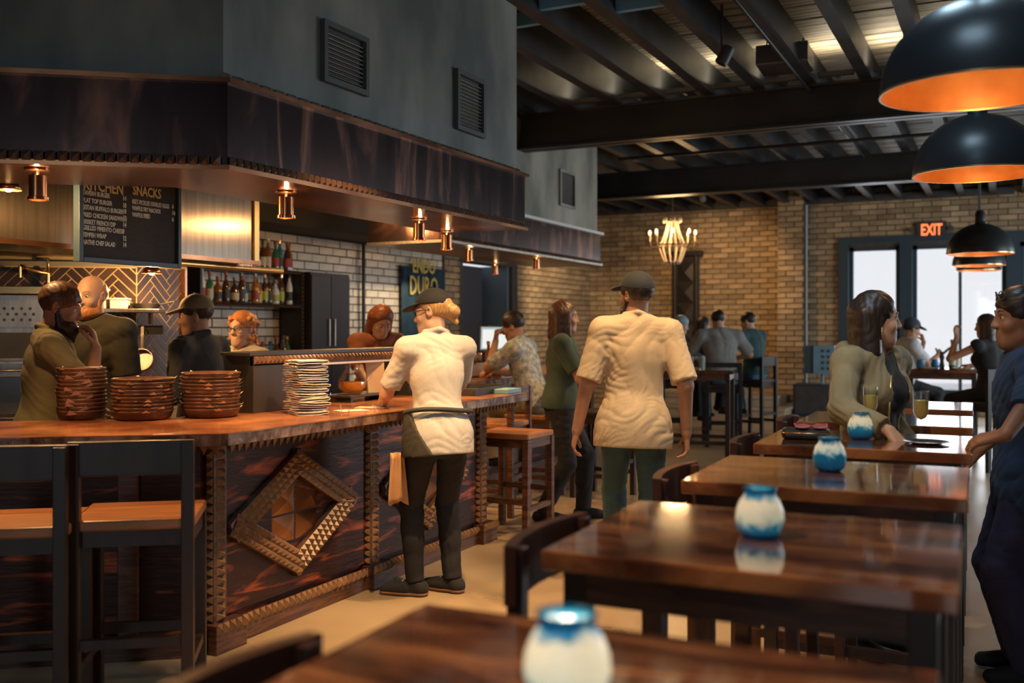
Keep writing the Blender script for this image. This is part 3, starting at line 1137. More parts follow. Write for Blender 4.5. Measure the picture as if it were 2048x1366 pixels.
def on_kwall(px, py, out=0.0):
    """pixel on the tiled kitchen wall, moved `out` metres into the room"""
    r = ray(px, py)
    n3 = Vector((0.6, -0.8, 0))
    t = ((K1.to_3d() + n3 * out) - Vector((0, 0, 0))).dot(n3) / r.dot(n3)
    return Vector((0, 0, CAM_H)) + r * t


p = on_kwall(28, 640, 0.45)
br = empty('broiler', (p.x, p.y, 1.14), ang_k + math.pi, label='stainless steel broiler with perforated panel against the tiled wall', cat='oven')
BW = 0.60
MB().box((0, 0.22, 0.26), (BW, 0.44, 0.52)).build('oven_body', 'steel', br, bevel=0.006)
MB().box((0, -0.012, 0.40), (BW - 0.06, 0.02, 0.17)).build('perforated_panel', 'steel', br)
hole = MB().cyl((0, -0.001, 0), (0, 0.004, 0), 0.010, n=8).mesh('hole')
hole.materials.append(M['black'])
for i in range(7):
    for j in range(3):
        link('hole', hole, br, loc=(-0.20 + i * 0.05 + (0.02 if j % 2 else 0), -0.0235, 0.36 + j * 0.035))
MB().box((0, -0.008, 0.20), (BW - 0.06, 0.02, 0.16)).build('oven_mouth', 'black', br)
MB().box((0.0, -0.12, 0.10), (BW - 0.16, 0.24, 0.012)).build('grill_tray', 'steel', br)
MB().tube([(-0.18, -0.10, 0.05), (-0.18, -0.20, 0.05), (0.18, -0.20, 0.05), (0.18, -0.10, 0.05)], 0.008).build('handle', 'steel', br, smooth=True)
MB().box((0, 0.2, 0.545), (BW + 0.1, 0.5, 0.05)).build('warming_rail', 'brass', br, bevel=0.004)
# back counter the broiler and pans stand on
p = on_kwall(130, 760, 0.35)
bc = empty('back_counter', (K1.x + KU.x * 1.15 + 0.21, K1.y + KU.y * 1.15 - 0.28, 0), ang_k + math.pi, label='low steel back counter running under the tiled kitchen wall', cat='counter')
MB().box((0, 0, 0.89), (2.3, 0.68, 0.04)).build('worktop', 'steel', bc, bevel=0.004)
MB().box((0, 0.02, 0.44), (2.26, 0.60, 0.86)).build('cabinet_body', 'steel_dark', bc)
MB().box((0, -0.30, 0.66), (2.2, 0.02, 0.03)).build('handle', 'brass', bc)
br.location.z = 0.911
# shelf riser under the broiler
MB().box((0, 0.22, 0.115), (BW, 0.44, 0.23)).build('stand', 'steel_dark', br)
for ch in br.children:
    if ch.name.split('.')[0] != 'stand':
        ch.location.z += 0.23
# wall shelf with tubs
p0, p1 = on_kwall(192, 618, 0.15), on_kwall(322, 622, 0.15)
p1 = on_kwall(262, 621, 0.15)
sh = empty('wall_shelf', ((p0.x + p1.x) / 2, (p0.y + p1.y) / 2, p0.z), ang_k + math.pi, label='narrow steel wall shelf on the herringbone tiles', cat='shelf')
MB().box((0, 0, -0.012), (0.62, 0.26, 0.024)).build('shelf_board', 'steel', sh, bevel=0.003)
for s in (-0.22, 0.22):
    MB().box((s, 0.09, -0.06), (0.02, 0.08, 0.08)).build('bracket', 'steel_dark', sh)
p = on_kwall(197, 612, 0.15)
tb = empty('storage_tub', (p.x, p.y, sh.location.z + 0.001), ang_k + math.pi, label='pale square food tub with a blue label on the wall shelf', cat='tub')
MB().box((0, 0, 0.06), (0.11, 0.11, 0.12)).build('tub_body', 'white', tb, bevel=0.006)
MB().box((0, 0, 0.128), (0.125, 0.125, 0.014)).build('lid', 'white', tb, bevel=0.003)
MB().box((-0.012, -0.0562, 0.08), (0.05, 0.002, 0.045)).build('tub_label', mat('blue label', (0.05, 0.2, 0.45), 0.5), tb)
p = on_kwall(240, 614, 0.15)
tb = empty('storage_tub', (p.x, p.y, sh.location.z + 0.001), ang_k + math.pi, label='low pale food tub with flat lid on the wall shelf', cat='tub')
MB().box((0, 0, 0.03), (0.11, 0.11, 0.06)).build('tub_body', 'white', tb, bevel=0.005)
MB().box((0, 0, 0.066), (0.125, 0.12, 0.012)).build('lid', 'linen', tb, bevel=0.003)
p = on_kwall(292, 616, 0.15)
fp = empty('frying_pan', (p.x, p.y, sh.location.z + 0.002), ang_k + math.pi, label='black shallow frying pan lying on the end of the wall shelf', cat='pan')
MB().lathe([(0, 0), (0.075, 0.0), (0.10, 0.035), (0.096, 0.036), (0.072, 0.005), (0, 0.005)], 24).build('pan_body', 'black', fp, smooth='auto')
MB().bar((0.09, -0.02, 0.03), (0.20, -0.09, 0.05), 0.016, 0.008).build('handle', 'black', fp)
# hanging rail with pans below the shelf
p0, p1 = on_kwall(200, 660, 0.05), on_kwall(330, 668, 0.05)
p1 = on_kwall(264, 664, 0.05)
hr = empty('pot_rail', ((p0.x + p1.x) / 2, (p0.y + p1.y) / 2, p0.z), ang_k + math.pi, label='black steel hanging rail fixed to the tiles below the shelf', cat='rail')
MB().box((0, 0.02, 0), (0.60, 0.05, 0.06)).build('rail_bar', 'black', hr)
for s in (-0.2, 0.0, 0.2):
    MB().tube([(s, -0.01, 0.0), (s, -0.03, -0.02), (s, -0.02, -0.04), (s, -0.012, -0.03)], 0.004).build('hook', 'steel', hr, smooth=True)
for k, (px, py, rr, lab) in enumerate(((285, 722, 0.075, 'polished steel saucepan hanging by its handle against the tiles'), (228, 728, 0.06, 'small copper tinted saucepan hanging near the cook in olive'))):
    p = on_kwall(min(px, 266), py, 0.10)
    if px > 266:
        p = on_x(px, py, -5.22)
    pan = empty('saucepan', (p.x, p.y, p.z), ang_k + math.pi, label=lab, cat='pan')
    mtx = Matrix.Rotation(R(75), 4, 'X')
    MB().lathe([(0, -0.02), (rr * 0.95, -0.02), (rr, 0.05), (rr * 0.94, 0.05), (rr * 0.9, -0.012), (0, -0.012)], 24, mtx=mtx).build('pan_body', 'steel', pan, smooth='auto')
    MB().bar((0, -0.02, rr), (0.0, 0.0, rr + 0.16), 0.018, 0.006).build('handle', 'steel', pan)
# pot filler tap above the broiler
p = on_kwall(100, 548, 0.0)
pf = empty('pot_filler', (p.x, p.y, p.z), ang_k + math.pi, label='jointed brass pot filler tap on the tiled wall', cat='tap')
MB().tube([(0, 0, 0), (0, -0.05, 0), (-0.10, -0.08, 0.02), (-0.16, -0.10, 0.05)], 0.012).build('arm', 'brass', pf, smooth=True)
MB().tube([(0, -0.04, 0), (0.0, -0.05, 0.10), (-0.07, -0.06, 0.10)], 0.009).build('upper_arm', 'steel', pf, smooth=True)
MB().cyl((-0.16, -0.10, 0.05), (-0.16, -0.10, -0.03), 0.011).build('spout', 'brass', pf, smooth='auto')
MB().cyl((0, -0.05, -0.10), (0, -0.05, 0.0), 0.014).build('valve', 'brass', pf, smooth='auto')

# ---- back bar shelf with bottles on the far wall
XS = -6.95
ys0, ys1 = on_x(383, 600, XS).y, on_x(583, 600, XS).y
zs = [1.05, 1.70, 2.06]
bs = empty('bottle_shelf', (XS, (ys0 + ys1) / 2, 0), label='dark back bar shelf unit with zigzag studded edges full of bottles', cat='shelf')
W = ys1 - ys0
for z in zs:
    MB().box((0, 0, z - 0.015), (0.26, W, 0.03)).build('shelf_board', 'black_wood', bs)
for s in (-1, 1):
    MB().box((0.0, s * (W / 2 + 0.015), 1.03), (0.28, 0.03, 2.06)).build('side_panel', 'black_wood', bs)
MB().box((0.0, 0, 0.5), (0.27, W, 1.0)).build('base_cabinet', 'black_wood', bs)
zm = MB().pyramid((0, 0, 0), 0.032, 0.034, 0.02).mesh('edge_tooth')
zm.materials.append(M['steel_dark'])
for z in zs[1:]:
    for i in range(int(W / 0.045)):
        o = link('edge_tooth', zm, bs, loc=(0.135, -W / 2 + 0.02 + i * 0.045, z - 0.015))
        o.rotation_euler = (R(45), 0, 0)
for i in range(22):
    o = link('edge_tooth', zm, bs, loc=(0.145, W / 2 + 0.015, 1.08 + i * 0.045))
    o.rotation_euler = (R(45), 0, 0)

BOT = []
for nm, col, rough in (('clear', (0.75, 0.80, 0.80), 0.05), ('green', (0.05, 0.16, 0.07), 0.06), ('amber', (0.30, 0.10, 0.025), 0.06), ('brown', (0.10, 0.04, 0.02), 0.06), ('blue', (0.05, 0.22, 0.32), 0.06), ('whisky', (0.45, 0.18, 0.04), 0.06)):
    BOT.append((nm, mat('bottle glass ' + nm, col, rough, spec=0.8, coat=0.6)))
LAB = [mat('bottle label cream', (0.62, 0.55, 0.40), 0.6), mat('bottle label dark', (0.05, 0.05, 0.05), 0.5), mat('bottle label red', (0.35, 0.05, 0.04), 0.5), mat('bottle label green yellow', (0.45, 0.50, 0.08), 0.5)]
CAPM = [M['steel_dark'], M['brass'], M['black'], mat('bottle cap red', (0.4, 0.05, 0.04), 0.4)]
BSH = [[(0, 0), (0.036, 0), (0.038, 0.01), (0.038, 0.17), (0.030, 0.20), (0.014, 0.225), (0.013, 0.29), (0.016, 0.29), (0.016, 0.305)],
       [(0, 0), (0.042, 0), (0.044, 0.01), (0.044, 0.13), (0.036, 0.16), (0.015, 0.185), (0.014, 0.24), (0.017, 0.24), (0.017, 0.255)],
       [(0, 0), (0.033, 0), (0.035, 0.01), (0.035, 0.18), (0.026, 0.23), (0.014, 0.26), (0.013, 0.30), (0.015, 0.30), (0.015, 0.32)]]
protos = {}


def bottle(loc, kind, gi, li, ci, label, group):
    key = (kind, gi, li, ci)
    if key not in protos:
        meshes = []
        pr = BSH[kind]
        m1 = MB().lathe(pr, 14).mesh('bottle_body')
        m1.materials.append(BOT[gi][1])
        m1.polygons.foreach_set('use_smooth', [True] * len(m1.polygons))
        r = pr[2][0] + 0.0008
        h1 = pr[3][1]
        m2 = MB().lathe([(r, h1 * 0.25), (r, h1 * 0.78)], 14).mesh('label_band')
        m2.materials.append(LAB[li])
        m2.polygons.foreach_set('use_smooth', [True] * len(m2.polygons))
        m3 = MB().lathe([(0.017, pr[-1][1] - 0.03), (0.018, pr[-1][1] + 0.004), (0, pr[-1][1] + 0.004)], 12).mesh('cap')
        m3.materials.append(CAPM[ci])
        protos[key] = (m1, m2, m3)
    m1, m2, m3 = protos[key]
    t = empty('bottle', loc, random.uniform(0, 6), label=label, cat='bottle', group=group)
    link('bottle_body', m1, t)
    link('label_band', m2, t)
    link('cap', m3, t)
    return t


GLN = ['clear glass', 'dark green', 'amber', 'brown', 'blue', 'golden whisky']
for si, (z, n, where) in enumerate(((zs[2], 8, 'top board'), (zs[1], 15, 'middle board'), (zs[0], 15, 'lowest board'))):
    for i in range(n):
        if si == 0:
            y = ys1 - 0.04 - i * 0.085
        else:
            y = ys0 + 0.05 + i * (W - 0.10) / (n - 1)
        gi = random.choice([0, 1, 2, 3, 3, 4, 5, 0])
        bottle((XS + random.uniform(-0.03, 0.05), y, z), random.choice([0, 0, 1, 2]), gi, random.randrange(4), random.randrange(4), '%s bottle standing on the %s of the back bar shelf' % (GLN[gi], where), 'bottles on the back bar shelf')
# tall dark cabinet beside the shelf
yc0, yc1 = on_x(590, 600, XS).y, on_x(668, 600, XS).y
tc = empty('tall_cabinet', (XS, (yc0 + yc1) / 2, 0), label='tall black cabinet between the bottle shelf and the white brick', cat='cabinet')
W = yc1 - yc0
MB().box((0, 0, 1.03), (0.42, W, 2.06)).build('cabinet_body', 'black_wood', tc)
for s in (-1, 1):
    dd = MB().box((0.215, s * W / 4, 1.05), (0.02, W / 2 - 0.012, 1.96)).build('door', 'black_wood', tc, bevel=0.003)
    MB().cyl((0.24, s * 0.05, 1.25), (0.24, s * 0.05, 1.55), 0.008).build('handle', 'steel', dd)
# column in front of the white brick, and bare downpipe
o = MB().cyl((-7.12, on_x(727, 600, -7.12).y, 0), (-7.12, on_x(727, 600, -7.12).y, 2.5), 0.022).build('wall_pipe', 'black', smooth='auto')
tag(o, 'thin black pipe running up the white glazed brick', 'pipe')
o = MB().box((-6.9, 10.5, 3.2), (0.6, 5.6, 1.38)).build('wall_soffit', 'dark_wall')
tag(o, kind='structure')

# blue banner with yellow letters
XBN = -7.13
y0, y1 = on_x(801, 600, XBN).y, on_x(889, 600, XBN).y
bn = empty('banner', (XBN, (y0 + y1) / 2, 0.9), label='dark blue cloth banner with yellow lettering hanging by the brick pier', cat='banner')
W = y1 - y0
mbn = MB()
n = 24
vs = []
for i in range(n + 1):
    for j, z in enumerate((0.0, 1.36)):
        vs.append((0.012 + 0.010 * math.sin(i * 1.3), -W / 2 + W * i / n, z))
mbn.add(vs, [(2 * i, 2 * i + 2, 2 * i + 3, 2 * i + 1) for i in range(n)])
o = mbn.build('cloth', 'banner', bn, smooth=True)
sm_ = o.modifiers.new('solid', 'SOLIDIFY')
sm_.thickness = 0.004
MB().cyl((0.01, -W / 2 - 0.04, 1.37), (0.01, W / 2 + 0.04, 1.37), 0.012).build('hanging_rod', 'black', bn, smooth='auto')
text_obj('lettering', 'DURO', 0.36, (0.03, -0.03, 1.0), FACE_X, 'yellow', bn, 0.003, 0.72, 0.004, 'CENTER')
text_obj('lettering', 'ENDO', 0.26, (0.03, -0.03, 1.30), FACE_X, 'yellow', bn, 0.003, 0.8, 0.004, 'CENTER').scale = (1, 1, 1)
MB().lathe([(0, 0.18), (0.05, 0.10), (0.075, 0.0), (0.05, -0.10), (0, -0.16)], 14, c=(0.02, W / 2 - 0.16, 0.78), sx=0.15).build('flame_emblem', mat('emblem orange', (0.55, 0.25, 0.08), 0.6), bn, smooth=True)


# ---- pass shelf standing on the bar
XPS = -3.56
ya, yb_ = on_x(478, 700, XPS).y, on_x(800, 695, XPS).y
ps = empty('pass_shelf', (XPS, (ya + yb_) / 2, TOP), label='raised dark serving shelf with toothed edge standing on the bar', cat='shelf')
W = yb_ - ya
hs = 1.325 - TOP
MB().box((0, 0, hs - 0.01), (0.20, W + 0.06, 0.02)).build('shelf_board', 'black_wood', ps, bevel=0.003)
MB().box((0.085, 0, hs - 0.045), (0.02, W, 0.05)).build('apron_rail', 'black_wood', ps)
MB().box((0, -W / 2 + 0.16, (hs - 0.02) / 2), (0.19, 0.32, hs - 0.02)).build('end_block', 'black_wood', ps, bevel=0.003)
MB().box((0, W / 2 - 0.02, (hs - 0.02) / 2), (0.19, 0.04, hs - 0.02)).build('end_panel', 'black_wood', ps)
MB().box((0.09, 0.16, hs - 0.078), (0.012, W - 0.33, 0.012)).build('lower_rail', 'copper_dark', ps)
for i in range(int(W / 0.034)):
    o = link('edge_tooth', hm, ps, loc=(0.096, -W / 2 + 0.02 + i * 0.034, hs - 0.042))
    o.scale = (0.9, 0.85, 1.0)

# ---- stacks of lined serving baskets
def basket_proto(r, sx):
    m1 = MB().lathe([(0, 0), (r * 0.80, 0.0), (r * 0.90, 0.006), (r, 0.038), (r * 1.02, 0.044), (r * 0.985, 0.046), (r * 0.87, 0.012), (0, 0.010)], 30, sx=sx).mesh('basket_bowl')
    m1.materials.append(M['wicker'])
    m1.polygons.foreach_set('use_smooth', [True] * len(m1.polygons))
    # paper liner: a square sheet pressed into the bowl, corners standing past the rim
    mb = MB()
    N_ = 10
    vs = []
    for i in range(N_ + 1):
        for j in range(N_ + 1):
            u, v = -1 + 2 * i / N_, -1 + 2 * j / N_
            x, y = u * r * 0.80, v * r * 0.80
            d = math.hypot(x, y) / r
            z = 0.013 + max(0, d - 0.80) * 0.115
            if d > 1.0:
                z = 0.036 + (d - 1.0) * 0.10
            vs.append((x * sx, y, z + 0.002))
    fs = [(i * (N_ + 1) + j, (i + 1) * (N_ + 1) + j, (i + 1) * (N_ + 1) + j + 1, i * (N_ + 1) + j + 1) for i in range(N_) for j in range(N_)]
    m2 = mb.add(vs, fs).mesh('paper_liner')
    m2.materials.append(M['paper'])
    return m1, m2


def basket_stack(px, py, r, sx, n, dz, what, rz0, lean=0.0):
    p = on_h(px, py, TOP)
    m1, m2 = basket_proto(r, sx)
    for i in range(n):
        lab = 'dark wicker serving basket in the %s' % what if i < n - 1 else 'top basket of the %s showing its paper liner' % what
        t = empty('serving_basket', (p.x + random.uniform(-0.004, 0.004), p.y + random.uniform(-0.004, 0.004), TOP + 0.001 + i * dz), rz0 + random.uniform(-0.08, 0.08), label=lab, cat='basket', group='serving baskets stacked on the bar')
        link('basket_bowl', m1, t)
        o = link('paper_liner', m2, t)
        o.rotation_euler = (0, 0, random.uniform(0, 1.5))


basket_stack(163, 838, 0.098, 1.15, 12, 0.0185, 'narrow stack beside the bearded cook', R(40))
basket_stack(286, 838, 0.142, 1.0, 10, 0.0170, 'wide middle stack of baskets on the bar', 0)
basket_stack(421, 833, 0.142, 1.0, 11, 0.0175, 'wide stack next to the black serving shelf', 0.4)

# ---- folded napkins
pn = on_h(612, 828, TOP)


def napkin_mesh(seed):
    rnd = random.Random(seed)
    mb = MB()
    # a cloth folded in four: layers joined by round folds at the front
    L_, W_, th = 0.21, 0.155, 0.0046
    path = []
    th = 0.0072
    for lay in range(3):
        xs_ = np.linspace(-W_ / 2, W_ / 2, 9) + rnd.uniform(-0.006, 0.006)
        if lay % 2:
            xs_ = xs_[::-1]
        z = 0.003 + lay * th
        for x in xs_:
            path.append((x, z + rnd.uniform(-0.0006, 0.0006)))
        if lay < 2:
            s_ = 1 if lay % 2 == 0 else -1
            for a in (-50, 0, 50):
                path.append((xs_[-1] + s_ * 0.0055 * math.cos(R(a)), z + th / 2 + th / 2 * math.sin(R(a))))
    n = 15
    ph = rnd.uniform(0, 6)
    vs = []
    for j in range(n):
        y = -L_ / 2 + L_ * j / (n - 1)
        for (x, z) in path:
            vs.append((x + 0.003 * math.sin(y * 40 + ph), y, z + 0.0020 * math.sin(y * 42 + x * 24 + ph) + 0.0012 * math.sin(y * 95 - x * 40 + ph) + 0.0012))
    k = len(path)
    fs = [(j * k + i, j * k + i + 1, (j + 1) * k + i + 1, (j + 1) * k + i) for j in range(n - 1) for i in range(k - 1)]
    me = mb.add(vs, fs).mesh('folded_cloth')
    me.materials.append(M['linen'])
    me.polygons.foreach_set('use_smooth', [True] * len(me.polygons))
    return me


nms = [napkin_mesh(i) for i in range(4)]
for i in range(12):
    o = link('folded_napkin', nms[i % 4], None)
    o.location = (pn.x + random.uniform(-0.008, 0.008), pn.y + random.uniform(-0.008, 0.008), TOP + 0.002 + i * 0.0232)
    o.rotation_euler = (R(random.uniform(-1.6, 1.6)), R(random.uniform(-1.6, 1.6)), R(62 + random.uniform(-8, 8)))
    sm_ = o.modifiers.new('solid', 'SOLIDIFY')
    sm_.thickness = 0.0032
    tag(o, 'white linen napkin folded flat within the tall napkin stack' if i < 11 else 'rumpled white linen napkin on top of the tall stack', 'napkin', 'folded napkins on the bar')

def liquid(name, c):
    """cloudy drink that lets light through"""
    if name in MATS:
        return MATS[name]
    m, nt, b = new_mat(name)
    b.inputs['Base Color'].default_value = (*c, 1)
    b.inputs['Roughness'].default_value = 0.2
    tl = nt.nodes.new('ShaderNodeBsdfTranslucent')
    tl.inputs['Color'].default_value = (*c, 1)
    ms = nt.nodes.new('ShaderNodeMixShader')
    ms.inputs[0].default_value = 0.65
    nt.links.new(b.outputs[0], ms.inputs[1])
    nt.links.new(tl.outputs[0], ms.inputs[2])
    nt.links.new(ms.outputs[0], nt.nodes['Material Output'].inputs['Surface'])
    MATS[name] = m
    return m


# ---- tray with pitcher, kraft menu and small things under the pass shelf
pt = on_h(718, 800, TOP)
tr_ = empty('serving_riser', (pt.x, pt.y, TOP), R(90), label='low black riser on the bar under the pass shelf', cat='riser')
MB().box((0, 0, 0.035), (0.46, 0.20, 0.014)).build('riser_top', 'black_wood', tr_, bevel=0.003)
for s in (-0.2, 0.2):
    MB().box((s, 0, 0.014), (0.02, 0.18, 0.028)).build('leg', 'black_wood', tr_)
zt = TOP + 0.0425
pp_ = on_h(700, 783, zt)
pj = empty('water_pitcher', (pt.x, pt.y - 0.07, zt), R(30), label='round glass pitcher glowing amber on the black riser', cat='pitcher')
MB().lathe([(0, 0.0), (0.055, 0.0), (0.085, 0.035), (0.088, 0.075), (0.062, 0.125), (0.042, 0.150), (0.050, 0.182), (0.047, 0.182), (0.039, 0.150), (0.058, 0.124), (0.083, 0.075), (0.080, 0.037), (0.052, 0.006), (0, 0.006)], 28).build('glass_body', 'glass', pj, smooth=True)
MB().lathe([(0, 0.008), (0.050, 0.008), (0.077, 0.040), (0.079, 0.072), (0, 0.072)], 24).build('drink', liquid('amber drink', (0.95, 0.50, 0.12)), pj, smooth='auto')
MB().tube([(0.05, 0, 0.165), (0.10, 0, 0.16), (0.115, 0, 0.11), (0.088, 0, 0.075)], 0.006).build('handle', 'glass', pj, smooth=True)
km = MB().box((0, 0, 0.105), (0.012, 0.135, 0.21)).build('menu_card', 'kraft')
km.location = (pt.x + 0.06, pt.y + 0.10, zt)
km.rotation_euler = (0, R(-6), R(-18))
tag(km, 'plain kraft paper card standing on the riser beside the pitcher', 'card')
sn = empty('snack_packet', (pt.x + 0.02, pt.y + 0.19, zt), R(-15), label='small yellow printed packet behind the kraft card', cat='packet')
MB().box((0, 0, 0.09), (0.02, 0.07, 0.18)).build('packet_body', mat('packet yellow', (0.65, 0.42, 0.10), 0.5), sn, bevel=0.004)
MB().box((0.011, 0, 0.11), (0.002, 0.05, 0.06)).build('packet_print', 'brown_print' if 'brown_print' in M else 'black', sn)
for k, (px, py) in enumerate(((668, 805), (755, 826), (690, 832))):
    p = on_h(px, py, TOP)
    gl_ = empty('shot_glass', (p.x, p.y, TOP), label='small empty tumbler on the bar beside the napkin stack', cat='glass', group='tumblers on the bar')
    MB().lathe([(0, 0), (0.022, 0), (0.027, 0.055), (0.025, 0.055), (0.020, 0.008), (0, 0.008)], 18).build('tumbler', 'glass', gl_, smooth='auto')
for k, (px, py, c2) in enumerate(((742, 816, 'kraft'), (703, 822, 'paper'))):
    p = on_h(px, py, TOP)
    o = MB().box((0, 0, 0.002), (0.16, 0.11, 0.003)).build('bar_menu', c2)
    o.location = (p.x, p.y, TOP + 0.001)
    o.rotation_euler = (0, 0, R(20 + 40 * k))
    tag(o, ('kraft' if k == 0 else 'cream') + ' paper menu lying flat on the bar beside the server', 'menu')
# black trays with tongs beside the server
p = on_h(955, 786, TOP)
bt = empty('black_tray', (p.x - 0.05, p.y, TOP), R(4), label='black tray with cutlery at the far end of the bar', cat='tray')
MB().box((0, 0, 0.006), (0.34, 0.60, 0.012)).build('tray_base', 'black', bt)
for s in (-1, 1):
    MB().box((s * 0.165, 0, 0.025), (0.012, 0.60, 0.04)).build('tray_rim', 'black', bt)
    MB().box((0, s * 0.295, 0.025), (0.32, 0.012, 0.04)).build('tray_rim', 'black', bt)
for i in range(5):
    o = MB().bar((-0.08 + i * 0.03, -0.16, 0.022), (-0.05 + i * 0.03, 0.1, 0.022), 0.012, 0.006).build('cutlery', 'steel')
    o.location = bt.location
    tag(o, 'steel cutlery piece lying in the black tray on the bar', 'cutlery', 'cutlery in the black tray')
p = on_h(1022, 786, TOP)
bx_ = MB().box((0, 0, 0.015), (0.16, 0.20, 0.03)).build('napkin_box', mat('pale blue box', (0.25, 0.50, 0.60), 0.4), bevel=0.004)
bx_.location = (p.x - 0.05, p.y, TOP)
tag(bx_, 'pale blue flat box on the far end of the bar', 'box')

# ---- second bar: till screen, jars in steel trays
p = at(995, 678, 9.3)
ts = empty('till_screen', (p.x, p.y, TOP), R(YAW - 6), label='tilted till touchscreen glowing pale blue on the second bar', cat='screen')
z0 = p.z - TOP
mt_ = Matrix.Translation((0, 0, z0)) @ Matrix.Rotation(R(-18), 4, 'X')
MB().box((0, 0.012, 0), (0.34, 0.03, 0.25), mtx=mt_).build('screen_case', 'black', ts, bevel=0.006)
MB().box((0, -0.005, 0.005), (0.31, 0.004, 0.215), mtx=mt_).build('screen_face', 'screen', ts)
for x, w in ((-0.085, 0.11), (0.075, 0.13)):
    MB().box((x, -0.0085, 0.0), (w, 0.003, 0.18), mtx=mt_).build('window_pane', 'screen_white', ts)
MB().bar((0, 0.05, 0.0), (0, 0.04, z0 - 0.05), 0.08, 0.03).build('stand', 'black', ts)
MB().box((0, 0.05, 0.01), (0.2, 0.16, 0.02)).build('stand_foot', 'black', ts)
jm1 = MB().lathe([(0, 0), (0.034, 0), (0.036, 0.07), (0.030, 0.08), (0.030, 0.09), (0, 0.09)], 14).mesh('jar_body')
jm1.materials.append(mat('jar glass amber', (0.42, 0.30, 0.18), 0.08, spec=0.8))
jm1.polygons.foreach_set('use_smooth', [True] * len(jm1.polygons))
jm2 = MB().lathe([(0.033, 0.088), (0.033, 0.105), (0, 0.105)], 14).mesh('lid')
jm2.materials.append(M['copper'])
for k, (pxa, pxb, py) in enumerate(((926, 972, 752), (1002, 1042, 750))):
    pa, pb = at(pxa, py, 8.75 + 0.2 * k), at(pxb, py, 8.95 + 0.2 * k)
    mid = (pa + pb) / 2
    ln = (pb - pa).length
    ag = math.atan2(pb.y - pa.y, pb.x - pa.x)
    jt = empty('condiment_bin', (mid.x, mid.y, TOP), ag, label='brushed steel condiment bin on the second bar ' + ('below the till screen' if k else 'next to the server'), cat='bin')
    MB().box((0, 0.06, 0.065), (ln, 0.12, 0.13)).build('bin_body', 'steel', jt, bevel=0.004)
    MB().box((0, -0.002, 0.065), (ln - 0.02, 0.004, 0.10)).build('bin_front', 'white', jt)
    for i in range(4 if k == 0 else 4):
        t = empty('spice_jar', (mid.x + math.cos(ag) * (-ln / 2 + 0.035 + i * (ln - 0.07) / 3) - math.sin(ag) * 0.05, mid.y + math.sin(ag) * (-ln / 2 + 0.035 + i * (ln - 0.07) / 3) + math.cos(ag) * 0.05, TOP + 0.131), label='small amber glass jar with copper lid on the steel bin', cat='jar', group='jars on the second bar')
        t.scale = (0.72, 0.72, 0.8)
        link('jar_body', jm1, t)
        link('lid', jm2, t)
p = at(977, 742, 8.85)
bottle((p.x, p.y, TOP), 2, 2, 0, 1, 'amber bottle standing between the two steel bins', 'bottles on the second bar')
p = at(905, 742, 8.0)
for i in range(7):
    o = MB().lathe([(0, 0), (0.05, 0), (0.075, 0.012), (0.072, 0.014), (0.048, 0.004), (0, 0.004)], 24).build('side_plate', mat('stoneware', (0.25, 0.22, 0.19), 0.35), smooth='auto')
    o.location = (-4.35, 7.35, TOP + 0.012 * i)
    tag(o, 'grey stoneware plate in the stack on the second bar', 'plate', 'plates stacked on the second bar')
# ================================================================== TABLES, CHAIRS, STOOLS
TH = 1.0
TC = [(-0.455, 1.085), (-0.462, 2.165), (-0.478, 3.195), (-0.497, 4.225), (-0.520, 5.255), (-0.545, 6.285)]
tw, td = 0.775, 0.645


def high_table(loc, rz, label, group, w=tw, d=td):
    t = empty('high_table', loc, rz, label=label, cat='table', group=group)
    MB().box((0, 0, TH - 0.02), (w, d, 0.04)).build('tabletop', 'table', t, bevel=0.004)
    ap = MB()
    for s in (-1, 1):
        ap.box((0, s * (d / 2 - 0.05), TH - 0.075), (w - 0.10, 0.024, 0.07)).box((s * (w / 2 - 0.05), 0, TH - 0.075), (0.024, d - 0.10, 0.07))
    ap.build('apron', 'walnut', t)
    for sx in (-1, 1):
        for sy in (-1, 1):
            MB().box((sx * (w / 2 - 0.06), sy * (d / 2 - 0.06), (TH - 0.04) / 2), (0.05, 0.05, TH - 0.04)).build('leg', 'stool_wood', t, bevel=0.003)
    for sy in (-1, 1):
        MB().box((0, sy * (d / 2 - 0.06), 0.22), (w - 0.12, 0.03, 0.04)).build('stretcher', 'stool_wood', t)
    return t


TL = ['varnished walnut high table whose candle jar is lit white from inside, end of the row', 'varnished walnut high table with a mottled white and blue candle jar',
      'varnished walnut high table with a deep blue candle jar', 'varnished walnut high table carrying cocktails, sunglasses and a blue candle jar', 'varnished walnut high table behind the woman in the olive jacket',
      'varnished walnut high table last in the row toward the windows']
for (x, y), lb in zip(TC, TL):
    high_table((x, y, 0), R(1.26), lb, 'high tables in a row')


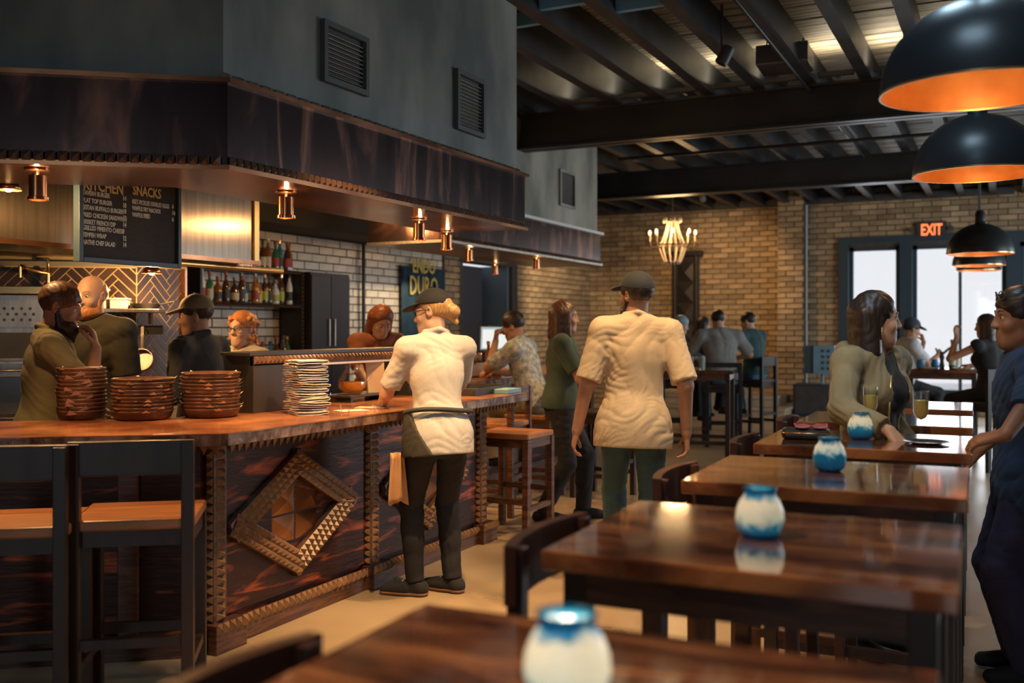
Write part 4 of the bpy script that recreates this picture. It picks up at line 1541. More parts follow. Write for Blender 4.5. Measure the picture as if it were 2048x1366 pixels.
def chair(loc, rz, label, group):
    """bar height chair, faces +x, curved top rail; origin at the middle of the seat on the floor"""
    t = empty('bar_chair', loc, rz, label=label, cat='chair', group=group)
    sh_ = 0.68
    MB().box((0, 0, sh_ - 0.018), (0.40, 0.42, 0.036)).build('seat', 'chair_wood', t, bevel=0.008)
    for sx in (-1, 1):
        for sy in (-1, 1):
            top_ = 0.99 if sx < 0 else sh_ - 0.03
            MB().bar((sx * 0.20, sy * 0.20, 0.0), (sx * (0.185 if sx > 0 else 0.20), sy * 0.185, top_), 0.036, 0.036).build('leg', 'chair_wood', t, bevel=0.003)
    rail = MB()
    n = 10
    for i in range(n):
        a, b2 = -1 + 2 * i / n, -1 + 2 * (i + 1) / n
        f_ = lambda u: -0.205 - 0.035 * (1 - u * u)
        y0, y1 = a * 0.215, b2 * 0.215
        for th in (0,):
            rail.add([(f_(a) - 0.014, y0, 0.87), (f_(a) + 0.014, y0, 0.87), (f_(b2) + 0.014, y1, 0.87), (f_(b2) - 0.014, y1, 0.87),
                      (f_(a) - 0.014, y0, 0.995), (f_(a) + 0.014, y0, 0.995), (f_(b2) + 0.014, y1, 0.995), (f_(b2) - 0.014, y1, 0.995)],
                     [(0, 3, 2, 1), (4, 5, 6, 7), (0, 1, 5, 4), (1, 2, 6, 5), (2, 3, 7, 6), (3, 0, 4, 7)])
    rail.build('backrest', 'chair_wood', t)
    for sy in (-1, 1):
        MB().bar((-0.19, sy * 0.185, 0.25), (0.19, sy * 0.185, 0.25), 0.02, 0.03).build('stretcher', 'chair_wood', t)
    MB().bar((0.19, -0.185, 0.30), (0.19, 0.185, 0.30), 0.02, 0.03).build('footrest', 'chair_wood', t)
    return t


CL = ['table with the white lit candle jar', 'table with the mottled candle jar', 'table with the deep blue candle jar', 'table with the cocktails', 'table behind the woman in olive']
for (x, y), c_ in zip(TC, CL):
    chair((x - 0.26, y - 0.09, 0), R(1.26), 'dark wooden bar chair tucked under the ' + c_, 'bar chairs at the high tables')


def stool(loc, rz, label, group, back=True, sh_=0.75, wood='stool_wood', seatm='seat_wood', bt_=1.03, w=0.44):
    """bar stool facing +y"""
    t = empty('bar_stool', loc, rz, label=label, cat='stool', group=group)
    MB().box((0, 0, sh_ - 0.02), (w, 0.40, 0.04)).build('seat', seatm, t, bevel=0.008)
    for sx in (-1, 1):
        for sy in (-1, 1):
            top_ = bt_ if (back and sy < 0) else sh_ - 0.04
            MB().bar((sx * (w / 2 - 0.022), sy * 0.19, 0), (sx * (w / 2 - 0.022), sy * (0.18 if sy > 0 else 0.19), top_), 0.044, 0.044).build('leg', wood, t, bevel=0.003)
    ap = MB()
    ap.box((0, 0.17, sh_ - 0.07), (w - 0.06, 0.024, 0.06)).box((0, -0.17, sh_ - 0.07), (w - 0.06, 0.024, 0.06))
    ap.box((w / 2 - 0.022, 0, sh_ - 0.07), (0.024, 0.33, 0.06)).box((-w / 2 + 0.022, 0, sh_ - 0.07), (0.024, 0.33, 0.06))
    ap.build('seat_frame', wood, t)
    if back:
        MB().box((0, -0.19, bt_ - 0.055), (w, 0.03, 0.125)).build('backrest', wood, t, bevel=0.004)
    MB().box((0, 0.19, 0.25), (w - 0.04, 0.03, 0.04)).build('footrest', wood, t)
    for s in (-1, 1):
        MB().box((s * (w / 2 - 0.022), 0, 0.20), (0.03, 0.38, 0.035)).build('stretcher', wood, t)
    MB().box((0, -0.19, 0.30), (w - 0.04, 0.03, 0.035)).build('stretcher', wood, t)
    return t


# stools along the angled side of the bar, backs to the room
aw = math.atan2(0.8, -0.6) - R(90)
for k, (px, lb) in enumerate(((265, 'dark wooden bar stool at the bar corner below the basket stacks'), (4, 'dark wooden bar stool next to the corner stool below the bearded cook'))):
    p = at(px, 900, 3.66 if k == 0 else 3.50)
    stool((p.x - 0.17 * 0.6, p.y + 0.17 * 0.8, 0), aw, lb, 'stools along the bar')
# stools round the far end of the bar
for k, (px, py, rz, lb, bk) in enumerate(((-3.13, 6.36, R(178), 'orange topped wooden stool closest to the toothed column of the bar', False),
                                         (-3.58, 6.98, R(95), 'orange topped wooden stool with a low back between the two bars', True))):
    stool((px, py, 0), rz, lb, 'stools between the bars', back=bk, sh_=0.72, bt_=0.99, wood='walnut')
for k, (p, rz, lb) in enumerate(((Vector((-3.10, 8.05, 0)), R(85), 'dark bar stool with daylight on its legs behind the walking man'),)):
    stool((p.x, p.y, 0), rz, lb, 'stools of the second bar', sh_=0.74, seatm='stool_wood')


# ---- candle jars
def candle_jar(x, y, s, label, mid_lo, mid_hi, glow):
    t = empty('candle_jar', (x, y, TH + 0.001), random.uniform(0, 6), label=label, cat='candle', group='blue glass candle jars')
    m, nt, b = new_mat('mottled blue glass')
    N, L = nt.nodes, nt.links
    tc = N.new('ShaderNodeTexCoord')
    sp = N.new('ShaderNodeSeparateXYZ')
    L.new(tc.outputs['Object'], sp.inputs[0])
    nz = N.new('ShaderNodeTexNoise')
    nz.inputs['Scale'].default_value = 48
    nz.inputs['Detail'].default_value = 6
    L.new(tc.outputs['Object'], nz.inputs['Vector'])
    ma = N.new('ShaderNodeMath')
    ma.operation = 'MULTIPLY_ADD'
    ma.inputs[1].default_value = 0.055
    L.new(nz.outputs['Fac'], ma.inputs[0])
    L.new(sp.outputs['Z'], ma.inputs[2])
    cr = N.new('ShaderNodeValToRGB')
    mr = N.new('ShaderNodeMapRange')
    mr.inputs['From Min'].default_value = 0.018
    mr.inputs['From Max'].default_value = 0.138
    L.new(ma.outputs[0], mr.inputs[0])
    L.new(mr.outputs[0], cr.inputs[0])
    e = cr.color_ramp.elements
    e[0].position = mid_lo - 0.16
    e[0].color = (0.03, 0.20, 0.33, 1)
    e[1].position = mid_hi + 0.14
    e[1].color = (0.02, 0.19, 0.34, 1)
    for pos, c in ((mid_lo, (0.78, 0.84, 0.84, 1)), (mid_hi, (0.86, 0.85, 0.82, 1))):
        q = e.new(pos)
        q.color = c
    L.new(cr.outputs[0], b.inputs['Base Color'])
    b.inputs['Roughness'].default_value = 0.14
    b.inputs['Coat Weight'].default_value = 0.6
    b.inputs['Subsurface Weight'].default_value = 0.0
    tl = N.new('ShaderNodeBsdfTranslucent')
    L.new(cr.outputs[0], tl.inputs['Color'])
    ms = N.new('ShaderNodeMixShader')
    ms.inputs[0].default_value = 0.5
    L.new(b.outputs[0], ms.inputs[1])
    L.new(tl.outputs[0], ms.inputs[2])
    L.new(ms.outputs[0], N['Material Output'].inputs['Surface'])
    prof = [(0, 0), (0.032, 0), (0.045, 0.010), (0.052, 0.034), (0.050, 0.056), (0.042, 0.078), (0.034, 0.088), (0.033, 0.098), (0.037, 0.104),
            (0.034, 0.105), (0.030, 0.098), (0.031, 0.088), (0.039, 0.076), (0.047, 0.055), (0.048, 0.034), (0.042, 0.012), (0.030, 0.004), (0, 0.004)]
    MB().lathe([(r * s, z * s) for r, z in prof], 36).build('jar_glass', m, t, smooth=True)
    MB().lathe([(0, 0.006 * s), (0.026 * s, 0.006 * s), (0.026 * s, 0.03 * s), (0, 0.03 * s)], 20).build('wax', mat('candle wax', (0.85, 0.78, 0.65), 0.5), t, smooth='auto')
    MB().ball((0, 0, 0.045 * s), (0.005, 0.005, 0.012), 10, 8).build('flame', mat('flame', (1, 0.7, 0.3), 0.5, emit=(1.0, 0.62, 0.25), estr=25), t, smooth=True)
    o = point('candle_light', (0, 0, 0.055 * s), glow * 6.0, (1.0, 0.80, 0.56), 0.014)
    o.parent = t
    return t


candle_jar(-0.472, 1.105, 1.02, 'candle jar of pale blue glass glowing white, on the table at the row end', 0.35, 0.72, 0.16)
candle_jar(-0.473, 2.165, 1.0, 'candle jar with a broad mottled white band on turquoise glass', 0.42, 0.70, 0.14)
candle_jar(-0.493, 3.255, 1.0, 'candle jar of deep blue glass with a narrow white band', 0.66, 0.74, 0.08)
candle_jar(-0.523, 4.255, 1.0, 'candle jar of light blue glass with wavy ribs beside the olive sleeve', 0.60, 0.80, 0.12)


# ---- cocktails, saucer, sunglasses and case on the cocktail table
def cocktail(px, py, label, hgt=0.205):
    p = on_h(px, py, TH)
    t = empty('cocktail_glass', (p.x, p.y, TH + 0.001), label=label, cat='glass', group='cocktails on the high table')
    MB().lathe([(0, 0), (0.032, 0), (0.033, 0.003), (0.006, 0.008), (0.005, 0.075), (0.020, 0.092), (0.029, 0.115), (0.031, 0.20), (0.0295, 0.20), (0.0275, 0.116), (0.019, 0.095), (0, 0.083)], 24).build('glass_body', 'glass', t, smooth='auto')
    MB().lathe([(0, 0.086), (0.0185, 0.096), (0.027, 0.116), (0.0282, 0.163), (0, 0.163)], 24).build('drink', liquid('pale yellow cocktail', (0.95, 0.82, 0.42)), t, smooth='auto')
    MB().ball((0.010, -0.012, 0.160), (0.014, 0.012, 0.007), 10, 6).build('lime', mat('lime wedge', (0.30, 0.48, 0.05), 0.4), t, smooth=True)
    return t


cocktail(1741, 868, 'cocktail glass with lime in front of the olive jacket')
cocktail(1842, 884, 'cocktail glass with lime standing on the dark saucer')
p = on_h(1842, 886, TH)
o = MB().lathe([(0, 0), (0.05, 0), (0.085, 0.008), (0.084, 0.010), (0.05, 0.003), (0, 0.003)], 28).build('saucer', mat('dark saucer', (0.05, 0.06, 0.065), 0.2), smooth='auto')
o.location = (p.x + 0.02, p.y - 0.01, TH + 0.0005)
tag(o, 'dark round saucer under the cocktail near the table end', 'saucer')
p = on_h(1612, 878, TH)
sc_ = empty('glasses_case', (p.x, p.y, TH + 0.0005), R(8), label='black soft glasses case on the cocktail table', cat='case')
MB().box((0, 0, 0.022), (0.19, 0.09, 0.044)).build('case_body', mat('black leather', (0.03, 0.028, 0.028), 0.35), sc_, bevel=0.016)
MB().tube([(-0.09, -0.044, 0.026), (0.09, -0.044, 0.026)], 0.003).build('zipper', 'brass', sc_, smooth=True)
MB().ball((0.095, -0.045, 0.012), 0.010, 10, 6).build('charm', 'brass', sc_, smooth=True)
sg = empty('sunglasses', (p.x + 0.02, p.y, TH + 0.0455), R(12), label='pink framed sunglasses lying on the black glasses case', cat='sunglasses')
pk = mat('pink plastic', (0.62, 0.16, 0.17), 0.3)
for s in (-1, 1):
    ring_ = [(s * 0.034 + 0.027 * math.cos(a), 0.022 * math.sin(a) - 0.02, 0.008 + 0.004 * math.sin(a)) for a in np.linspace(0, 2 * math.pi, 15)]
    MB().tube(ring_, 0.003, 6).build('rim', pk, sg, smooth=True)
    MB().lathe([(0, 0), (0.026, 0)], 16, c=(s * 0.034, -0.02, 0.008), sy=0.82).build('lens', mat('pale lens', (0.55, 0.5, 0.55), 0.1), sg)
    MB().tube([(s * 0.06, -0.02, 0.010), (s * 0.064, 0.05, 0.012), (s * 0.02, 0.075, 0.008)], 0.003, 6).build('temple', pk, sg, smooth=True)
MB().tube([(-0.008, -0.02, 0.010), (0.008, -0.02, 0.010)], 0.003, 6).build('bridge', pk, sg, smooth=True)
ky = empty('key_ring', (p.x + 0.12, p.y - 0.05, TH + 0.001), R(20), label='brass keys beside the black glasses case', cat='keys')
for a in (0.2, 0.9, -0.5):
    MB().bar((0, 0, 0.004), (0.05 * math.cos(a), 0.05 * math.sin(a), 0.004 + a * 0.003), 0.008, 0.003).build('key', 'brass', ky)
MB().tube([(0.012 * math.cos(a) - 0.005, 0.012 * math.sin(a), 0.006) for a in np.linspace(0, 6.28, 12)], 0.0016, 6).build('ring', 'steel', ky)


# ---- dome pendants in a row above the tables
M['pendant_in'] = mat('copper leaf inside', (0.62, 0.22, 0.06), 0.38, 0.55, col2=(0.72, 0.30, 0.09), scale=7, rvar=0.1)
M['pendant_out'] = mat('black enamel', (0.022, 0.024, 0.027), 0.36)


def pendant(p, label, r=0.30, power=3.2, cord=True):
    t = empty('pendant_lamp', p, label=label, cat='lamp', group='dome pendants above the tables')
    h = r * 0.98
    outer = [(r * math.cos(a), h * math.sin(a)) for a in np.linspace(0, R(80), 16)]
    inner = [((r - 0.006) * math.cos(a), (h - 0.006) * math.sin(a)) for a in np.linspace(R(0), R(80), 16)]
    MB().lathe(outer + [(0.045, h), (0.045, h + 0.03)], 48).build('shade', 'pendant_out', t, smooth=True)
    MB().lathe(list(reversed(inner + [(0.0, h - 0.008)])), 48).build('shade_lining', 'pendant_in', t, smooth=True)
    MB().lathe([(r - 0.006, 0.0), (r - 0.006, -0.004), (r + 0.001, -0.004), (r + 0.001, 0.003)], 48).build('rim', 'brass', t, smooth='auto')
    MB().lathe([(0.046, h + 0.025), (0.046, h + 0.09), (0.034, h + 0.12), (0.012, h + 0.13), (0, h + 0.13)], 24).build('cap', 'pendant_out', t, smooth='auto')
    MB().cyl((0, 0, h + 0.12), (0, 0, ZD - p.z - 0.02), 0.007, n=8).build('cord', 'black', t)
    MB().ball((0, 0, h * 0.60), 0.030, 14, 10).build('bulb', 'bulb', t, smooth=True)
    o = point('pendant_light', (0, 0, h * 0.40), power, (1.0, 0.60, 0.26), 0.04)
    o.parent = t
    return t


PL = ['black dome pendant with copper lining, the largest over the high tables', 'black dome pendant with copper lining hanging behind the largest one', 'black dome pendant hanging in front of the bright windows, first of three',
      'black dome pendant half hidden behind another in front of the windows', 'black dome pendant farthest along the row by the windows']
for (px, py, z), lb in zip(((1955, 182, 3.23), (1955, 348, 4.90), (1960, 508, 9.56), (1957, 531, 12.2), (1957, 541, 14.2)), PL):
    pendant(at(px, py, z), lb)

# ---- chandelier
pc = at(1345, 490, 14.6)
ch = empty('chandelier', pc, label='beaded candle chandelier with glowing bulbs before the brick wall', cat='chandelier')
MB().cyl((0, 0, 0.40), (0, 0, ZD - pc.z - 0.02), 0.008).build('chain', 'iron', ch)
for rr, zz in ((0.10, 0.35), (0.20, 0.0), (0.10, -0.26)):
    MB().tube([(rr * math.cos(a), rr * math.sin(a), zz) for a in np.linspace(0, 2 * math.pi, 25)], 0.012, 6).build('ring', 'iron', ch, smooth=True)
bead_u = MB().ball((0, 0, 0), 0.013, 8, 6).mesh('bead')


def bead_string(pts, name):
    mb = MB()
    for p in pts:
        mb.ball(p, 0.0125, 7, 5)
    return mb.build(name, 'beads', ch, smooth=True)


for i in range(12):
    a = 2 * math.pi * i / 12
    bead_string([((0.08 + 0.11 * (1 - t) ** 1.6) * math.cos(a), (0.08 + 0.11 * (1 - t) ** 1.6) * math.sin(a), 0.35 * t) for t in np.linspace(0, 1, 18)], 'bead_strand')
    bead_string([((0.10 + 0.11 * t ** 0.7) * math.cos(a), (0.10 + 0.11 * t ** 0.7) * math.sin(a), -0.27 + 0.26 * t) for t in np.linspace(0, 1, 14)], 'bead_strand')
for i in range(8):
    a = 2 * math.pi * (i + 0.4) / 8
    ca, sa = math.cos(a), math.sin(a)
    arm = MB().tube([(0.19 * ca, 0.19 * sa, 0.0), (0.26 * ca, 0.26 * sa, -0.05), (0.32 * ca, 0.32 * sa, -0.02), (0.33 * ca, 0.33 * sa, 0.05)], 0.010, 8).build('arm', 'iron', ch, smooth=True)
    MB().cyl((0.33 * ca, 0.33 * sa, 0.05), (0.33 * ca, 0.33 * sa, 0.15), 0.014, n=10).build('candle_sleeve', mat('candle sleeve', (0.75, 0.50, 0.22), 0.5), ch, smooth='auto')
    MB().ball((0.33 * ca, 0.33 * sa, 0.18), (0.018, 0.018, 0.036), 10, 8).build('bulb', 'bulb', ch, smooth=True)
for i in range(6):
    a = 2 * math.pi * i / 6
    MB().ball((0.13 * math.cos(a), 0.13 * math.sin(a), 0.36), (0.02, 0.02, 0.04), 8, 6).build('drop', 'beads', ch, smooth=True)
o = point('chandelier_light', (0, 0, 0.22), 60, (1.0, 0.62, 0.28), 0.25)
o.parent = ch

# ---- exit sign
pe = on_y(1863, 459, YB - 0.06)
es = empty('exit_sign', pe, label='black exit sign with glowing orange letters above the windows', cat='sign')
MB().box((0, 0, 0), (0.46, 0.05, 0.26)).build('sign_box', 'black', es, bevel=0.004)
FACE_Y = Matrix(((1, 0, 0), (0, 0, -1), (0, 1, 0)))
text_obj('lettering', 'EXIT', 0.26, (0, -0.028, -0.09), FACE_Y, 'exit_red', es, 0.002, 0.62, 0.006, 'CENTER')
for s in (-1, 1):
    MB().cyl((s * 0.30, -0.06, 0), (s * 0.30, 0.02, 0), 0.048, 0.03, 14).build('lamp_head', 'steel_dark', es, smooth='auto')

# ---- dark carved panel on the far brick wall
p0, p1 = on_y(1347, 700, YB - 0.1), on_y(1398, 512, YB - 0.1)
cp = empty('carved_panel', ((p0.x + p1.x) / 2, YB - 0.10, p0.z), label='tall dark carved wooden panel on the far brick wall', cat='panel')
W, Hh = p1.x - p0.x, p1.z - p0.z
MB().box((0, 0, Hh / 2), (W, 0.10, Hh)).build('panel_board', 'black_wood', cp, bevel=0.01)
MB().box((0, -0.03, Hh + 0.05), (W + 0.14, 0.16, 0.10)).build('cornice', 'black_wood', cp, bevel=0.01)
for z in np.linspace(0.3, Hh - 0.3, 4):
    MB().pyramid((0, -0.05, z), W * 0.6, 0.35, 0.05, (0, -1, 0)).build('carved_boss', 'black_wood', cp)
for s in (-1, 1):
    MB().cyl((s * W * 0.42, -0.06, 0), (s * W * 0.42, -0.06, Hh), 0.035, n=10).build('side_column', 'black_wood', cp, smooth='auto')

# ---- wooden platform with two steps
xs0, xs1 = on_h(1335, 838, 0).x, on_h(1572, 838, 0).x
yst = on_h(1560, 838, 0).y
for k in range(2):
    x1 = xs1 - 0.22 * k
    y0 = yst + 0.34 * k
    st = empty('stair_step', ((xs0 - 1.0 + x1) / 2, (y0 + 17.56) / 2, 0.165 * k), label=('lower' if k == 0 else 'upper') + ' pale wooden step of the platform by the far wall', cat='step')
    w_, d_ = x1 - xs0 + 1.0, 17.56 - y0
    MB().box((0, 0, 0.14), (w_, d_, 0.05)).build('tread', 'step', st, bevel=0.004)
    MB().box((-0.01, 0.01, 0.0575), (w_ - 0.03, d_ - 0.03, 0.115)).build('riser', 'step', st)
# ---- black cabinet and blue grey speaker in the corner
p = on_h(1627, 834, 0)
sw = empty('bass_cabinet', (p.x, p.y + 0.25, 0), label='big black loudspeaker cabinet on the floor by the brick pilaster', cat='speaker')
MB().box((0, 0, 0.27), (0.66, 0.5, 0.52)).build('cabinet_body', mat('black cloth', (0.035, 0.038, 0.042), 0.7), sw, bevel=0.01)
MB().box((0, -0.255, 0.27), (0.58, 0.012, 0.44)).build('grille', 'black', sw)
for s in (-1, 1):
    for q in (-1, 1):
        MB().cyl((s * 0.28, q * 0.2, 0), (s * 0.28, q * 0.2, 0.02), 0.02, n=10).build('foot', 'black', sw)
sp_ = empty('stage_speaker', (p.x + 0.10, p.y + 0.25, 0.531), label='blue grey metal speaker on a short post above the black cabinet', cat='speaker')
MB().cyl((0, 0, 0), (0, 0, 0.17), 0.025, n=12).build('post', 'blue_paint', sp_, smooth='auto')
MB().box((0.05, 0, 0.40), (0.34, 0.34, 0.46)).build('cabinet_front', 'blue_paint', sp_, bevel=0.006)
MB().box((-0.19, 0.0, 0.40), (0.12, 0.30, 0.46)).build('side_wing', 'window_frame', sp_, bevel=0.004)
for i in range(4):
    for s in (0, 0.09):
        MB().box((0.03 + s, -0.172, 0.26 + i * 0.095), (0.05, 0.006, 0.045)).build('slot', 'black', sp_)

# ---- far high table with glasses, and stools under the group
p = on_h(1405, 742, TH)
high_table((p.x - 0.25, p.y + 0.55, 0), R(10), 'dark high table among the seated group below the chandelier', 'far high tables', 0.9, 0.8)
FT = Vector((p.x - 0.25, p.y + 0.55, TH))
gm = MB().lathe([(0, 0), (0.03, 0), (0.036, 0.14), (0.033, 0.14), (0.028, 0.01), (0, 0.01)], 18).mesh('tumbler')
gm.materials.append(mat('frosted tumbler', (0.70, 0.85, 0.75), 0.15, trans=0.5))
for dx, dy in ((0.05, -0.3), (0.17, -0.28), (-0.3, -0.2)):
    t = empty('water_glass', (FT.x + dx, FT.y + dy, TH), label='tall water glass on the table below the chandelier', cat='glass', group='water glasses of the seated group')
    link('tumbler', gm, t)
stool_spots = {}
p = on_h(1437, 893, 0)
stool((p.x, p.y + 0.15, 0), R(22), 'black bar stool carrying the man in the grey shirt', 'stools of the far group', sh_=0.76, seatm='stool_wood', wood='black_wood', bt_=1.02)
GREY = Vector((p.x, p.y + 0.15, 0))
p = on_h(1508, 872, 0)
stool((p.x, p.y + 0.1, 0), R(75), 'bar stool with a pale sunlit back rail under the man in dark green', 'stools of the far group', sh_=0.76, seatm='stool_wood', wood='black_wood', bt_=1.06)
DGRN = Vector((p.x, p.y + 0.1, 0))

# ---- table by the windows with its clutter
p = on_h(1880, 738, TH)
WT = Vector((p.x, p.y + 0.25, TH))
high_table((WT.x, WT.y, 0), 0, 'long dark high table in front of the bright windows', 'far high tables', 0.8, 0.7)
t = empty('pepper_mill', (on_h(1893, 732, TH).x, WT.y - 0.25, TH), label='black pepper mill silhouetted on the window table', cat='mill')
MB().lathe([(0, 0), (0.03, 0), (0.024, 0.05), (0.018, 0.09), (0.028, 0.13), (0.02, 0.15), (0.012, 0.16)], 16).build('mill_body', 'black', t, smooth=True)
MB().ball((0, 0, 0.175), 0.018, 10, 8).build('knob', 'black', t, smooth=True)
bottle((on_h(1912, 732, TH).x, WT.y - 0.22, TH), 2, 1, 0, 0, 'dark green bottle on the window table beside the pepper mill', 'bottles on the window table')
bottle((on_h(1920, 732, TH).x, WT.y - 0.1, TH), 0, 0, 0, 2, 'clear glass bottle on the window table against the light', 'bottles on the window table')
for k, px in enumerate((1850, 1876)):
    t = empty('candle_jar', (on_h(px, 733, TH).x, WT.y - 0.25 + 0.2 * k, TH), label='small blue glass candle jar on the window table ' + ('beside the pepper mill' if k else 'behind the cocktail'), cat='candle', group='blue glass candle jars')
    MB().lathe([(0, 0), (0.035, 0), (0.05, 0.03), (0.045, 0.06), (0.033, 0.085), (0.036, 0.1)], 20).build('jar_glass', mat('blue jar glass', (0.05, 0.28, 0.55), 0.15, coat=0.5), t, smooth=True)
    MB().lathe([(0, 0.02), (0.03, 0.02)], 14).build('wax', 'white', t)
for k, (px, dy) in enumerate(((1865, -0.3), (1930, -0.3), (1945, 0.0))):
    o = MB().lathe([(0, 0), (0.07, 0), (0.115, 0.014), (0.112, 0.016), (0.07, 0.004), (0, 0.004)], 24).build('dinner_plate', mat('white china', (0.8, 0.8, 0.8), 0.15), smooth='auto')
    o.location = (on_h(px, 735, TH).x, WT.y + dy, TH + 0.001)
    tag(o, 'white plate on the long table in front of the windows', 'plate', 'plates on the window table')
# ---- metal air box under the ceiling
p = at(1570, 118, 8.4)
bx2 = empty('ceiling_speaker', (p.x, p.y, p.z), R(3), label='grey metal box hung between the ceiling joists', cat='speaker')
MB().box((0, 0, 0), (0.42, 0.42, 0.16)).build('box_body', 'steel_dark', bx2, bevel=0.006)
MB().box((0, 0, -0.084), (0.36, 0.36, 0.008)).build('cover_plate', 'steel_dark', bx2)
for s in (-0.15, 0.15):
    MB().cyl((s, 0, 0.08), (s, 0, ZD - p.z - 0.02), 0.006, n=8).build('hanger', 'black', bx2)
# ================================================================== PEOPLE: smooth distance fields turned into continuous meshes
class Field:
    def __init__(self, lo, hi, h):
        self.h = h
        self.ax = [np.arange(lo[i], hi[i] + h, h, dtype=np.float32) for i in range(3)]
        self.F = np.full([len(a) for a in self.ax], 9.0, np.float32)

    def _box(self, lo, hi):
        sl = []
        for i in range(3):
            a = self.ax[i]
            s = int(max(0, np.searchsorted(a, lo[i]) - 1))
            e = int(min(len(a), np.searchsorted(a, hi[i]) + 1))
            if e <= s:
                return None
            sl.append(slice(s, e))
        return tuple(sl)

    def grid(self, sl):
        return (self.ax[0][sl[0]][:, None, None], self.ax[1][sl[1]][None, :, None], self.ax[2][sl[2]][None, None, :])

    def put(self, fn, lo, hi, k=0.0, op='u'):
        pad = 0.05 + k
        sl = self._box([v - pad for v in lo], [v + pad for v in hi])
        if sl is None:
            return self
        d = fn(*self.grid(sl))
        A_ = self.F[sl]
        if op == 'u':
            if k > 0:
                hh = np.clip(0.5 + 0.5 * (A_ - d) / k, 0, 1)
                self.F[sl] = A_ * (1 - hh) + d * hh - k * hh * (1 - hh)
            else:
                self.F[sl] = np.minimum(A_, d)
        elif op == 's':
            d = -d
            if k > 0:
                hh = np.clip(0.5 - 0.5 * (A_ - d) / k, 0, 1)
                self.F[sl] = A_ * (1 - hh) + d * hh + k * hh * (1 - hh)
            else:
                self.F[sl] = np.maximum(A_, d)
        return self

    def rc(self, a, b, ra, rb, k=0.02, op='u', cut=None):
        """round cone; cut = (point, normal) keeps the side behind the normal"""
        a, b = np.array(a, np.float32), np.array(b, np.float32)
        ba = b - a
        L2 = float(ba @ ba) + 1e-9
        r = max(ra, rb)

        def fn(X, Y, Z):
            t = np.clip(((X - a[0]) * ba[0] + (Y - a[1]) * ba[1] + (Z - a[2]) * ba[2]) / L2, 0, 1)
            d = np.sqrt((X - a[0] - t * ba[0]) ** 2 + (Y - a[1] - t * ba[1]) ** 2 + (Z - a[2] - t * ba[2]) ** 2) - (ra + (rb - ra) * t)
            if cut is not None:
                c_, n_ = cut
                d = np.maximum(d, (X - c_[0]) * n_[0] + (Y - c_[1]) * n_[1] + (Z - c_[2]) * n_[2])
            return d
        return self.put(fn, np.minimum(a, b) - r, np.maximum(a, b) + r, k, op)

    def ell(self, c, r, rot=None, k=0.02, op='u'):
        """ellipsoid, rot: 3x3 with columns = axes"""
        c = np.array(c, np.float32)
        Rm = np.eye(3) if rot is None else np.array(rot, dtype=np.float32)
        m = max(r)

        def fn(X, Y, Z):
            x, y, z = X - c[0], Y - c[1], Z - c[2]
            u = x * Rm[0, 0] + y * Rm[1, 0] + z * Rm[2, 0]
            v = x * Rm[0, 1] + y * Rm[1, 1] + z * Rm[2, 1]
            w = x * Rm[0, 2] + y * Rm[1, 2] + z * Rm[2, 2]
            k0 = np.sqrt((u / r[0]) ** 2 + (v / r[1]) ** 2 + (w / r[2]) ** 2)
            k1 = np.sqrt((u / r[0] ** 2) ** 2 + (v / r[1] ** 2) ** 2 + (w / r[2] ** 2) ** 2) + 1e-6
            return k0 * (k0 - 1) / k1
        return self.put(fn, c - m, c + m, k, op)

    def half(self, p, n):
        """keep only the side behind the plane"""
        X, Y, Z = self.grid((slice(None),) * 3)
        self.F = np.maximum(self.F, (X - p[0]) * n[0] + (Y - p[1]) * n[1] + (Z - p[2]) * n[2]).astype(np.float32)
        return self

    def wrinkle(self, amp, f=1.0, seed=0.0):
        m = np.abs(self.F) < 0.05
        i, j, k = np.nonzero(m)
        x, y, z = self.ax[0][i], self.ax[1][j], self.ax[2][k]
        w = 0.0
        rs = np.random.RandomState(int(seed * 10) + 3)
        for oc in range(4):
            fq = f * (15 + 9 * oc)
            kx, ky, kz = rs.uniform(-1, 1), rs.uniform(-1, 1), rs.uniform(0.3, 1.2)
            ph = rs.uniform(0, 6.28, 3)
            s_ = np.sin(fq * (kx * x + ky * y + kz * z) + 2.0 * np.sin(0.45 * fq * x + ph[1]) + 1.8 * np.sin(0.4 * fq * z + 0.5 * fq * y + ph[2]) + ph[0])
            msk = 0.5 + 0.5 * np.sin(7 * x * f + 5 * z * f + ph[1] * 2 + 2 * np.sin(6 * z + ph[0]))
            w = w + (1 - 2.0 * np.abs(s_) ** 0.8) * msk / (1 + 0.5 * oc)
        self.F[i, j, k] += (amp * w).astype(np.float32)
        return self

    def mesh(self, name):
        F = self.F
        F = np.pad(F, 1, constant_values=9.0)
        ax = [np.concatenate([[a[0] - self.h], a, [a[-1] + self.h]]) for a in self.ax]
        S = F < 0
        nx, ny, nz = F.shape
        c = np.zeros((nx - 1, ny - 1, nz - 1), np.int8)
        for dx in (0, 1):
            for dy in (0, 1):
                for dz in (0, 1):
                    c += S[dx:nx - 1 + dx, dy:ny - 1 + dy, dz:nz - 1 + dz]
        I, J, K = np.nonzero((c > 0) & (c < 8))
        if len(I) == 0:
            return bpy.data.meshes.new(name)
        idx = np.full(c.shape, -1, np.int32)
        idx[I, J, K] = np.arange(len(I))
        acc = np.zeros((len(I), 3))
        cnt = np.zeros(len(I))
        cor = [(0, 0, 0), (1, 0, 0), (0, 1, 0), (1, 1, 0), (0, 0, 1), (1, 0, 1), (0, 1, 1), (1, 1, 1)]
        vals = [F[I + a, J + b, K + d] for a, b, d in cor]
